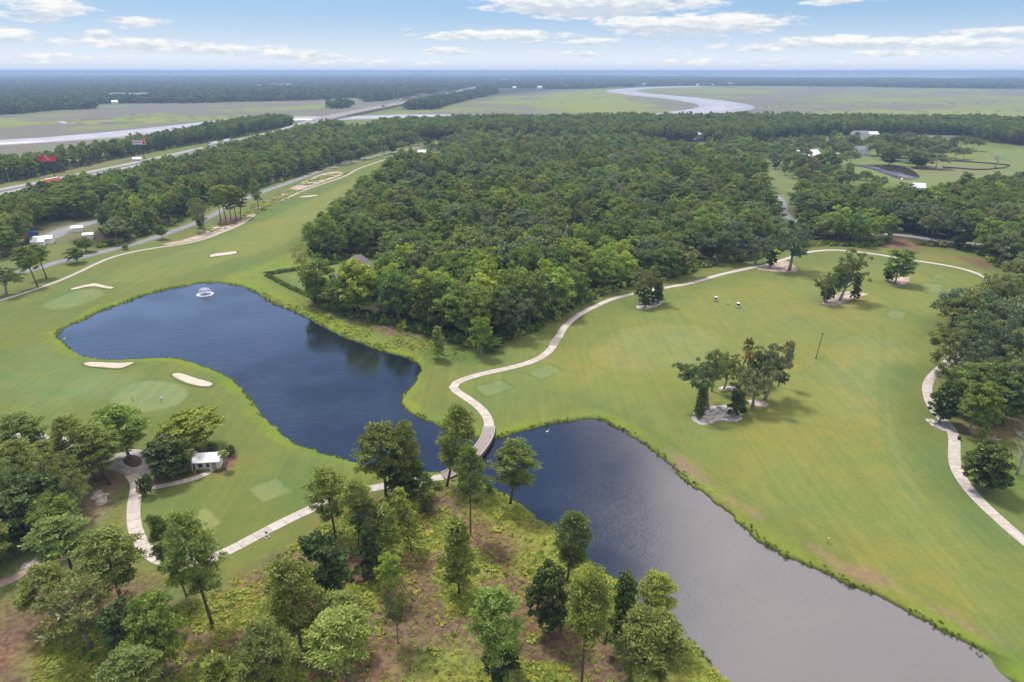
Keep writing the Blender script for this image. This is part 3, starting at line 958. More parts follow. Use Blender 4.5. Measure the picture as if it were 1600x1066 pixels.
def drape(name, poly, mat, dz=0.04, spacing=2.0, world=False, parent=None, kind='structure', label=None, it=2, flat=None, rim=True, edge_noise=0.0):
    pw = smooth_poly(np.array(poly, float) if world else PV(poly), it)
    if edge_noise:
        pts = []
        n = len(pw)
        for i in range(n):
            a, b = pw[i], pw[(i + 1) % n]
            L = np.hypot(*(b - a))
            k = max(1, int(L / 0.7))
            for j in range(k):
                pts.append(a + (b - a) * j / k)
        pw = np.array(pts)
        c = pw.mean(0)
        dn = (fbm(pw[:, 0] / 1.1, pw[:, 1] / 1.1, 5, 4) - 0.5) * 3.4 * edge_noise
        dv = pw - c
        pw = pw + dv / (np.hypot(dv[:, 0], dv[:, 1])[:, None] + 1e-6) * dn[:, None]
    n = len(pw)
    lo, hi = pw.min(0), pw.max(0)
    gx, gy = np.meshgrid(np.arange(lo[0], hi[0], spacing), np.arange(lo[1], hi[1], spacing))
    gx, gy = gx.ravel(), gy.ravel()
    if len(gx):
        ins = dist_poly(gx, gy, pw) < -spacing * 0.4
        inner = np.stack([gx[ins], gy[ins]], 1)
    else:
        inner = np.zeros((0, 2))
    allp = np.vstack([pw, inner])
    res = mgeo.delaunay_2d_cdt([Vector(p) for p in allp], [], [list(range(n))], 1, 1e-5)
    v2 = np.array([list(v) for v in res[0]])
    z = np.full(len(v2), flat) if flat is not None else gz(v2[:, 0], v2[:, 1]) + dz
    vs = [(a, b, c) for (a, b), c in zip(v2, z)]
    fs = [tuple(f) for f in res[2]]
    me = bpy.data.meshes.new(name)
    if rim:
        # skirt down into the ground so the sheet has an edge
        em = {}
        for f in fs:
            for k in range(len(f)):
                e = (f[k], f[(k + 1) % len(f)])
                em[e] = 1
        be = [e for e in em if (e[1], e[0]) not in em]
        low = {}
        for e in be:
            for i in e:
                if i not in low:
                    low[i] = len(vs)
                    vs.append((vs[i][0], vs[i][1], vs[i][2] - dz - 0.06))
        fs += [(e[1], e[0], low[e[0]], low[e[1]]) for e in be]
    me.from_pydata(vs, [], fs)
    me.materials.append(mat)
    me.update()
    me.shade_smooth()
    o = link_mesh(name, me, parent, kind if parent is None else None, label)
    return o


def resample(pw, step):
    seg = np.hypot(*np.diff(pw, axis=0).T)
    s = np.concatenate([[0], np.cumsum(seg)])
    n = max(2, int(round(s[-1] / step)) + 1)
    t = np.linspace(0, s[-1], n)
    return np.stack([np.interp(t, s, pw[:, 0]), np.interp(t, s, pw[:, 1])], 1)


def offs(pw, w):
    d = np.gradient(pw, axis=0)
    d /= np.hypot(d[:, 0], d[:, 1])[:, None] + 1e-9
    nrm = np.stack([-d[:, 1], d[:, 0]], 1)
    return pw + nrm * w / 2, pw - nrm * w / 2


def ribbon(name, pw, w, mat, dz=0.03, step=2.0, parent=None, kind='structure', label=None, thick=0.25, zf=None):
    pw = resample(pw, step)
    L, Rr = offs(pw, w)
    def zz(a):
        return (gz(a[:, 0], a[:, 1]) if zf is None else zf(a)) + dz
    zl, zr = zz(L), zz(Rr)
    zc = (zl + zr) / 2
    zl = np.maximum(zl, zc - 0.1)
    zr = np.maximum(zr, zc - 0.1)
    n = len(pw)
    V = np.vstack([np.c_[L, zl], np.c_[Rr, zr], np.c_[L, zl - thick], np.c_[Rr, zr - thick]])
    i = np.arange(n - 1)
    q = np.vstack([np.c_[i, i + n, i + n + 1, i + 1], np.c_[i + 1, i + 1 + 2 * n, i + 2 * n, i], np.c_[i + n, i + 3 * n, i + 3 * n + 1, i + n + 1]])
    me = np_mesh(name, V, q, [mat])
    return link_mesh(name, me, parent, kind if parent is None else None, label)


def slab_path(name, px_pts, w, label, near=235.0, slab=3.4):
    """a path whose near part is laid in separate concrete slabs with recessed joints"""
    pw = resample(smooth_poly(PV(px_pts), 3, closed=False), slab)
    base = ribbon(name, pw, w - 0.06, MAT['joint'], 0.045, slab / 2, label=label)
    L, Rr = offs(pw, w)
    far_run = []
    def flush():
        if len(far_run) > 1:
            ribbon('slab_run', pw[far_run], w, MAT['concrete'], 0.085, slab, parent=base)['kind'] = 'stuff'
        far_run.clear()
    for i in range(len(pw) - 1):
        if np.hypot(*pw[i]) > near or pw[i, 0] > 0.85 * pw[i, 1]:
            if not far_run:
                far_run.append(i)
            far_run.append(i + 1)
            continue
        flush()
        q = np.array([L[i], L[i + 1], Rr[i + 1], Rr[i]])
        c = q.mean(0)
        dv = (pw[i + 1] - pw[i])
        dv /= np.hypot(*dv)
        q = q.copy()
        g = 0.045
        q[0] += dv * g; q[3] += dv * g; q[1] -= dv * g; q[2] -= dv * g
        z = gz(q[:, 0], q[:, 1])
        z = np.maximum(z, z.mean() - 0.08) + 0.09 + random.uniform(-0.008, 0.008)
        vs = [(q[k, 0], q[k, 1], z[k]) for k in range(4)] + [(q[k, 0], q[k, 1], z[k] - 0.2) for k in range(4)]
        me = bpy.data.meshes.new('slab')
        me.from_pydata(vs, [], [(3, 2, 1, 0), (0, 1, 5, 4), (1, 2, 6, 5), (2, 3, 7, 6), (3, 0, 4, 7)])
        me.materials.append(MAT['concrete'])
        link_mesh('slab', me, base)
    flush()
    return base


# ------------------------------------------------------------------ water, paths, roads
def build_water():
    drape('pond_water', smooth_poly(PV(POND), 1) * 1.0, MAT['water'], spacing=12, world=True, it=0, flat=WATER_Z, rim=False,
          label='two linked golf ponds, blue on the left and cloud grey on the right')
    # the sheet must reach under the banks
    o = bpy.data.objects['pond_water']
    me = o.data
    c = np.zeros(len(me.vertices) * 3)
    me.vertices.foreach_get('co', c)
    c = c.reshape(-1, 3)
    sd = dist_poly(c[:, 0], c[:, 1], POND_W)
    # push boundary vertices outward along local normal
    n = len(POND_W)
    edge = np.abs(sd) < 1e-3
    dirs = np.roll(POND_W, -1, 0) - np.roll(POND_W, 1, 0)
    nr = np.stack([-dirs[:, 1], dirs[:, 0]], 1)
    nr /= np.hypot(nr[:, 0], nr[:, 1])[:, None]
    test = POND_W + nr * 0.3
    s = dist_poly(test[:, 0], test[:, 1], POND_W)
    nr[s < 0] *= -1
    for i in np.where(edge)[0]:
        k = np.argmin(np.hypot(POND_W[:, 0] - c[i, 0], POND_W[:, 1] - c[i, 1]))
        c[i, :2] += nr[k] * 1.2
    me.vertices.foreach_set('co', c.ravel())
    me.update()
    # far rivers, the canal and the far pools
    RW = MAT['river']
    drape('river', [(-300, 232), (0, 219), (60, 216), (100, 212.5), (150, 208.5), (200, 203.5), (250, 198.5), (300, 193), (350, 187), (375, 184.8), (430, 183.4), (500, 182.3), (560, 181.5), (610, 180), (650, 178.8), (700, 178.5), (715, 181),
                    (700, 184.5), (640, 185), (600, 185.5), (560, 187), (500, 188.5), (440, 188.5), (400, 190), (340, 196), (260, 207), (200, 214.5), (100, 221.5), (0, 228), (-300, 246)], RW, 0.35, 60, it=1,
          label='pale tidal river crossing the marsh behind the highway')
    drape('tidal_river', [(943, 142.2), (960, 139.8), (1000, 136.8), (1045, 135.2), (1085, 134.6), (1120, 134.6), (1090, 136), (1050, 137), (1015, 138.8), (997, 141), (995, 142.7), (1005, 145), (1030, 147.5), (1060, 150.3), (1090, 152.8), (1120, 156), (1150, 160), (1172, 164),
                          (1181, 168), (1175, 172), (1150, 175), (1120, 179), (1060, 182), (1020, 180), (1032, 176.8), (1060, 173.5), (1085, 170), (1094, 166), (1088, 162.8), (1075, 160), (1055, 156.5), (1030, 153.5), (1000, 150.5), (975, 148), (955, 145.3)], RW, 0.5, 120, it=1,
          label='pale S-shaped river winding through the green marsh')
    for i, (nm, pts, lab) in enumerate([
        ('creek', [(90, 190), (98, 189.5), (106, 191.5), (104, 194), (94, 193)], 'small pale creek pool in the left marsh'),
        ('canal', [(150, 322), (200, 309), (250, 299), (330, 282), (335, 286), (270, 302), (210, 316), (160, 330)], 'dark green canal between the two left wood strips'),
        ('lake', [(1338, 259), (1350, 257.5), (1375, 258), (1395, 257.5), (1418, 262), (1434, 272), (1438, 278), (1425, 281.5), (1404, 280), (1386, 274), (1366, 266), (1350, 262)], 'small brown pond beside the far lawns'),
        ('lake', [(638, 250), (646, 240), (660, 238), (672, 241), (668, 252), (650, 259), (640, 258)], 'little blue pond past the end of the left fairway')]):
        mm = MAT['river'] if nm == 'creek' else MAT['lake']
        drape(nm, pts, mm, 0.3, 20, it=2, label=lab)
    # bright water far out on the right
    for a, b, c_, d_ in ((1180, 1620, 119.3, 121.6), (1250, 1500, 116.2, 117.2), (560, 640, 120.2, 120.9), (1500, 1900, 115.6, 116.6), (780, 1010, 114.4, 115.2)):
        drape('bay', [(a, c_ + 0.5), ((a + b) / 2, c_), (b, c_ + 0.2), (b + 30, d_ - 0.3), ((a + b) / 2, d_), (a, d_ - 0.6)], RW, 1.0, 3000, it=1, label='pale strip of open water near the horizon')


build_water()

slab_path('cart_path', PATH_MAIN, 2.7, 'long curving concrete cart path round the right fairway')
slab_path('cart_path', PATH_LOW, 2.7, 'concrete cart path climbing from the bridge to the parking area')
slab_path('cart_path', PATH_COTTAGE, 1.7, 'narrow concrete walk leading to the white cottage', slab=2.0)
ribbon('cart_path', smooth_poly(PV(PATH_WEST), 2, False), 2.6, MAT['concrete'], 0.06, 2.0, label='short pale cart path entering from the left by the parked carts')
ribbon('cart_path', smooth_poly(PV(PATH_FAR), 2, False), 2.4, MAT['concrete'], 0.06, 4.0, label='thin pale cart path along the top of the left fairway')
MAT['dirt'] = simple('sandy_dirt', (0.36, 0.27, 0.20), 0.95, 0.2, 0.8)
ribbon('dirt_track', smooth_poly(PV(DIRT_TRACK), 2, False), 2.6, MAT['dirt'], 0.04, 2.0, label='sandy dirt track at the lower left edge')
ribbon('road', smooth_poly(PV(ROAD), 2, False), 7.5, MAT['asphalt'], 0.06, 5.0, label='grey asphalt road between the fairway and the left woods')
ribbon('road', smooth_poly(PV(ROAD_RIGHT), 2, False), 7.0, MAT['asphalt'], 0.06, 5.0, label='curving grey residential road among the right woods')
MAT['pad'] = simple('cart_park_concrete', (0.38, 0.33, 0.29), 0.9, 0.18, 0.35)
drape('pavement', [(75, 682), (92, 679), (108, 688), (125, 703), (150, 712), (172, 716), (186, 707), (202, 703), (222, 703), (238, 709), (236, 722), (240, 738), (228, 752), (224, 768), (212, 768), (205, 750), (190, 740),
                   (165, 733), (135, 728), (108, 722), (95, 704), (84, 692)], MAT['pad'], 0.07, 3, it=1, label='pale concrete parking apron for golf carts')
MAT['straw'] = simple('pine_straw', (0.14, 0.078, 0.052), 0.95, 0.35, 1.5)
drape('mulch_bed', [(190, 722), (196, 713), (210, 711), (222, 718), (222, 728), (205, 732)], MAT['straw'], 0.12, 2, it=2, label='red brown pine straw island in the concrete apron')
MAT['lip'] = simple('bunker_lip_grass', (0.115, 0.15, 0.04), 0.95, 0.2, 1.5)
for pts in ([(105, 456), (120, 450), (143, 445), (151, 444), (165, 448), (182, 450.5), (176, 454), (162, 453), (148, 450), (135, 451), (118, 456)],
            [(325, 402), (330, 397.5), (350, 395), (370, 392.5), (373, 396), (366, 399), (345, 401), (328, 403.5)],
            [(462, 309), (475, 306), (497, 304), (498, 306), (480, 308.5)],
            [(127, 570), (133, 566), (150, 565), (190, 567.5), (216, 565.5), (205, 573), (188, 580.5), (162, 577.5), (138, 575.5)],
            [(265, 589), (272, 585), (286, 585), (300, 590), (320, 596), (337, 600), (331, 607), (316, 608.5), (298, 605), (280, 598.5)]):
    labs = ['L-shaped sand bunker above the far left green', 'small sand bunker on the left fairway above the fountain', 'thin sand bunker far up the left fairway', 'pale flat sand bunker below the left end of the upper pond', 'bean-shaped sand bunker right of the putting green']
    k = len([o for o in bpy.data.objects if o.name.startswith('sand_bunker')])
    rimw = smooth_poly(PV(pts), 2)
    rimw = np.vstack([rimw, rimw[:2]])
    ribbon('bunker_lip', rimw, 0.75, MAT['lip'], 0.17, 0.8, label='raised grass lip round the ' + labs[k], thick=0.3)
    ob = drape('sand_bunker', pts, MAT['sand'], 0.07, 1.5, it=2, kind='structure', label=labs[k], edge_noise=0.12)

MAT['gravel'] = simple('white_sandy_soil', (0.44, 0.385, 0.34), 0.95, 0.5, 0.9, bump=0.5)
MAT['waste'] = simple('waste_area_sand', (0.42, 0.33, 0.26), 0.95, 0.3, 0.3)
for pts, en, mk, lab in (([(1080, 652), (1084, 642), (1100, 638), (1118, 634), (1135, 632), (1150, 640), (1162, 652), (1160, 658), (1140, 660), (1122, 655), (1112, 662), (1100, 666), (1085, 662)], 0.5, 'gravel', 'white sandy patch under the narrow cypress'),
                         ([(1121, 608), (1130, 604), (1146, 604), (1152, 610), (1140, 612), (1124, 610)], 0.3, 'gravel', 'small pale sand ring behind the fairway oaks'),
                         ([(1165, 628), (1180, 624), (1198, 630), (1200, 637), (1180, 636)], 0.4, 'gravel', 'pale sand patch under the right side of the fairway oaks'),
                         ([(992, 480), (998, 475), (1015, 472), (1030, 470), (1036, 473), (1028, 478), (1012, 483), (1000, 483)], 0.4, 'gravel', 'small sand patch under the oak beside the cart path'),
                         ([(1178, 420), (1195, 414), (1222, 406), (1238, 412), (1248, 421), (1240, 426), (1205, 424)], 0.5, 'waste', 'sandy patch under the mossy oak by the path'),
                         ([(1284, 474), (1290, 466), (1310, 458), (1325, 455), (1338, 458), (1358, 459), (1356, 462), (1336, 466), (1320, 473), (1300, 479), (1286, 478)], 0.5, 'waste', 'brown sandy patch under the three tall fairway trees'),
                         ([(1384, 438), (1400, 434), (1420, 431), (1423, 435), (1418, 442), (1408, 446), (1390, 441)], 0.5, 'waste', 'sandy patch under the round oak high on the fairway'),
                         ([(1443, 653), (1455, 655), (1470, 658), (1486, 672), (1483, 677), (1468, 672), (1450, 662)], 0.4, 'gravel', 'pale sandy patch on the bend of the right cart path'),
                         ([(142, 768), (155, 764), (172, 775), (166, 790), (150, 790), (140, 780)], 0.7, 'gravel', 'white rubbly soil patch left of the cart path'),
                         ([(24, 892), (40, 878), (70, 862), (85, 862), (70, 876), (45, 892)], 0.7, 'gravel', 'pale rubbly soil beside the dirt track'),
                         ([(165, 836), (176, 832), (180, 836), (170, 841)], 0.1, 'gravel', 'small concrete slab in the grass left of the cart path')):
    drape('sand_patch', pts, MAT[mk], 0.06, 1.5, it=1, edge_noise=en, label=lab)
drape('waste_area', [(252, 382), (285, 375.5), (315, 365), (335, 352), (352, 344), (375, 343), (392, 333), (400, 326), (410, 315), (435, 306), (456, 293), (478, 282), (500, 272), (522, 268), (537, 269), (536, 274), (512, 282), (490, 290), (465, 299),
                     (440, 310), (418, 320), (404, 328), (386, 343), (362, 356), (332, 369), (300, 377.5), (262, 384)], MAT['waste'], 0.05, 4, it=2, edge_noise=0.6, label='long sandy waste strip beside the left fairway')
drape('mulch_bed', [(338, 346), (352, 340), (378, 338), (380, 343), (360, 351), (342, 356)], MAT['straw'], 0.09, 3, it=2, label='brown straw bed under the row of roadside pines')
drape('pavement', [(62, 370), (80, 361), (110, 352), (150, 343), (165, 345), (140, 353), (110, 362), (95, 372), (70, 376)], MAT['asphalt'], 0.06, 4, it=0, label='grey yard pavement behind the white shed roofs')
MAT['marking'] = simple('road_paint', (0.7, 0.7, 0.68), 0.7, 0.1)


def build_highway():
    pw = smooth_poly(PV(HIGHWAY), 2, False)
    MAT['hwy'] = simple('highway_concrete', (0.33, 0.31, 0.30), 0.9, 0.08, 0.05)
    # causeway rises gently on the bridge over the river
    a, b = np.array(P(490, 192)), np.array(P(650, 158.5))
    def lift(q):
        ab = b - a
        t = ((q - a) @ ab) / (ab @ ab)
        return 1.2 + 5.0 * np.clip(1 - ((t - 0.4) / 0.75) ** 2, 0, 1)
    L, Rr = offs(resample(pw, 40), 16)
    for k, side in enumerate((L, Rr)):
        ribbon('highway', side, 10.0, MAT['hwy'], 0.0, 30, thick=2.0, zf=lift, label=('far' if k == 0 else 'near') + ' carriageway of the straight divided highway')
        A, B = offs(resample(side, 30), 9.2)
        for e in (A, B):
            ribbon('lane_line', e, 0.3, MAT['marking'], 0.03, 30, thick=0.02, zf=lambda q: lift(q), label=None)['label'] = 'thin white edge line painted on the highway'
    MAT['rail'] = simple('bridge_rail', (0.55, 0.47, 0.42), 0.9, 0.1)
    brs = resample(pw, 30)
    inb = [i for i in range(len(brs)) if P(500, 190)[1] < brs[i][1] < P(650, 158.5)[1]]
    seg = brs[inb]
    br = thing('highway_bridge', 'long low concrete highway bridge over the river', 'bridge', (0, 0, 0))
    for w in (31.5, -31.5, 6.5, -6.5):
        q, _ = offs(seg, w)
        ribbon('parapet', q, 0.5, MAT['rail'], 0.9, 30, parent=br, thick=1.1, zf=lift)
    for i in range(2, len(seg) - 1, 3):
        c = seg[i]
        d = seg[i + 1] - seg[i]
        ang = math.atan2(d[1], d[0])
        zt = float(lift(c[None])[0]) - 2.0
        for s in (-12, 0, 12):
            MB().box(c[0] - math.sin(ang) * s, c[1] + math.cos(ang) * s, zt / 2 - 0.5, 1.6, 1.6, zt + 1, rz=ang).obj('pier', MAT['rail'], br)
    return lift


LIFT = build_highway()


# ------------------------------------------------------------------ cart bridge over the pond
def build_bridge():
    line = smooth_poly(PV([(764.5, 667), (763, 680), (757, 692), (748, 705), (737, 717), (722, 729), (706, 739), (692, 744.5)]), 3, False)
    pw = resample(line, 0.30)
    n = len(pw)
    t = np.linspace(0, 1, n)
    zd = 0.16 + 0.35 * np.sin(t * PI) ** 0.6
    z0, z1 = gz1(*pw[0]), gz1(*pw[-1])
    zd = zd + z0 * (1 - t) + z1 * t
    root = thing('cart_bridge', 'curved timber cart bridge crossing between the two ponds', 'bridge', (0, 0, 0))
    L, Rr = offs(pw, 3.3)
    m = MB()
    for i in range(n - 1):
        d = pw[i + 1] - pw[i]
        u = d / np.hypot(*d)
        g = u * 0.018
        z = zd[i] + random.uniform(-0.006, 0.006)
        q = [L[i] + g, L[i + 1] - g, Rr[i + 1] - g, Rr[i] + g]
        m.add([(p[0], p[1], z) for p in q] + [(p[0], p[1], z - 0.06) for p in q], [(3, 2, 1, 0), (0, 1, 5, 4), (1, 2, 6, 5), (2, 3, 7, 6), (3, 0, 4, 7)])
    m.obj('planks', MAT['wood'], root)['kind'] = 'stuff'
    idx = np.arange(0, n, 6)
    def along(name, w, h0, thick, wd, mat):
        A, _ = offs(pw, w)
        A = A[idx]
        zz = zd[idx]
        l, r = offs(A, wd)
        k = len(A)
        V = np.vstack([np.c_[l, zz + h0], np.c_[r, zz + h0], np.c_[l, zz + h0 - thick], np.c_[r, zz + h0 - thick]])
        i = np.arange(k - 1)
        q = np.vstack([np.c_[i, i + k, i + k + 1, i + 1], np.c_[i + 1, i + 1 + 2 * k, i + 2 * k, i], np.c_[i + k, i + 3 * k, i + 3 * k + 1, i + k + 1], np.c_[i + 2 * k, i + 1 + 2 * k, i + 3 * k + 1, i + 3 * k]])
        me = np_mesh(name, V, q, [mat])
        link_mesh(name, me, root)
    for s in (3.15, -3.15):
        along('kerb_rail', s, 0.2, 0.19, 0.2, MAT['kerb'])
    for s in (3.5, -3.5):
        along('side_beam', s, -0.02, 0.85, 0.16, MAT['pile'])
    along('joist', 0.0, -0.08, 0.3, 0.3, MAT['pile'])
    for i in range(4, n - 4, 12):
        for s in (L, Rr):
            p = s[i]
            if pond_sd(np.array([p[0]]), np.array([p[1]]))[0] < 1:
                mm = MB().tube([(p[0], p[1], -3.0), (p[0], p[1], zd[i] - 0.3)], 0.18, 8)
                mm.obj('pile', MAT['pile'], root)


build_bridge()
# short boardwalk where the path crosses a drain on the edge of the wood
bp = resample(smooth_poly(PV([(872.5, 527), (868, 533), (864, 540)]), 1, False), 0.35)
rt = thing('boardwalk', 'short dark timber crossing set in the cart path near the wood', 'bridge', (0, 0, 0))
Lb, Rb = offs(bp, 3.1)
for i in range(len(bp) - 1):
    q = [Lb[i], Lb[i + 1] * 0.97 + Lb[i] * 0.03, Rb[i + 1] * 0.97 + Rb[i] * 0.03, Rb[i]]
    zb = gz1(*bp[i]) + 0.14
    MB().add([(p[0], p[1], zb) for p in q] + [(p[0], p[1], zb - 0.06) for p in q], [(3, 2, 1, 0), (0, 1, 5, 4), (1, 2, 6, 5), (2, 3, 7, 6), (3, 0, 4, 7)]).obj('plank', MAT['wood'], rt)


# ================================================================== trees
def unit(n, rng):
    v = rng.normal(size=(n, 3))
    return v / np.linalg.norm(v, axis=1)[:, None]


def leaves_mesh(name, clumps, per, size, mat, rng, up=0.25, radial=False, elong=1.6, solid=0.55, tint_top=True, flat=0.8):
    """clumps: array (n,5): x,y,z,r,rz.  Each clump is a shell of leaf-sized faces."""
    C = np.repeat(clumps, per, axis=0)
    n = len(C)
    d = unit(n, rng)
    d[:, 2] = np.where(d[:, 2] < -0.35, -d[:, 2] * 0.6, d[:, 2])
    rad = solid + (1 - solid) * rng.random(n) ** 0.6
    rad *= 1 + 0.16 * rng.normal(size=n)
    pos = C[:, :3] + d * np.stack([C[:, 3], C[:, 3], C[:, 4]], 1) * rad[:, None]
    nrm = d * flat + rng.normal(size=(n, 3)) * 0.55 + np.array([0, 0, up])
    nrm /= np.linalg.norm(nrm, axis=1)[:, None]
    if radial:
        ax = d + rng.normal(size=(n, 3)) * 0.55 + np.array([0, 0, 0.25])
        t = ax - nrm * (ax * nrm).sum(1)[:, None] * 0.35
    else:
        t = np.cross(nrm, rng.normal(size=(n, 3)))
    t /= np.linalg.norm(t, axis=1)[:, None] + 1e-9
    b = np.cross(nrm, t)
    b /= np.linalg.norm(b, axis=1)[:, None] + 1e-9
    s = size * (0.6 + 0.8 * rng.random(n))[:, None]
    a1 = t * s * elong / 2
    b1 = b * s / 2
    sk = rng.uniform(-0.35, 0.35, (n, 1))
    V = np.stack([pos - a1, pos + b1 + a1 * sk, pos + a1, pos - b1 - a1 * sk], 1).reshape(-1, 3)
    Q = np.arange(n * 4).reshape(n, 4)
    ctint = np.repeat(rng.random(len(clumps)), per)
    zt = np.clip((d[:, 2] + 0.35) / 1.3, 0, 1)
    ti = np.clip(0.42 * ctint + 0.38 * rng.random(n) + 0.12, 0, 1)
    return np_mesh(name, V, Q, [mat], attrs={'tint': ('FLOAT', np.repeat(ti, 4).astype(np.float32))})


def lobes(rng, nl, R, z0, z1, lobe_r, per, rr, shape='oval', squash=0.85):
    """crown = several big lobes, each carrying smaller clumps on its outer side"""
    out = []
    H_ = z1 - z0
    for i in range(nl):
        a = 2 * PI * (i * 0.618 + rng.uniform(-0.08, 0.08))
        t = (i + 0.5) / nl
        if shape == 'oval':
            prof = math.sin(PI * (0.12 + 0.78 * t)) ** 0.7
        elif shape == 'cone':
            prof = 1.05 - 0.9 * t
        elif shape == 'umbrella':
            prof = 0.95 if t < 0.65 else 0.5
        else:
            prof = 0.8
        zc = z0 + H_ * (0.12 + 0.76 * t) if shape != 'umbrella' else z0 + H_ * (0.3 + 0.45 * t + rng.uniform(-0.12, 0.12))
        rc = max(0.0, R * prof - lobe_r * 0.75) * rng.uniform(0.75, 1.1)
        c = np.array([math.cos(a) * rc, math.sin(a) * rc, zc])
        lr = lobe_r * rng.uniform(0.75, 1.2)
        for dv in unit(per, rng):
            if dv[2] < -0.55:
                dv[2] *= -0.5
            p = c + dv * lr * np.array([1, 1, squash]) * rng.uniform(0.75, 1.05)
            r = rr * rng.uniform(0.7, 1.3)
            out.append((p[0], p[1], p[2], r, r * 0.85))
    return np.array(out)


def limb_set(m, base, targets, r0, rng, n=6, sag=0.15):
    base = Vector(base)
    for tg in targets:
        tg = Vector(tg)
        mid = base.lerp(tg, 0.5) + Vector((rng.uniform(-.3, .3), rng.uniform(-.3, .3), (tg - base).length * sag))
        m.tube([base, mid, tg], [r0, r0 * 0.65, r0 * 0.25], n)


def trunk_line(h, bend, rng, n=6, lean=0.0):
    pts = []
    a = rng.uniform(0, 2 * PI)
    for i in range(n):
        t = i / (n - 1)
        w = bend * math.sin(t * PI * 0.9) + lean * t
        pts.append((math.cos(a) * w, math.sin(a) * w, h * t - 0.25 * (i == 0)))
    return pts


PROTO = {}


def reg(key, crown, trunk, Hn, Wn):
    PROTO.setdefault(key, []).append((crown, trunk, Hn, Wn))


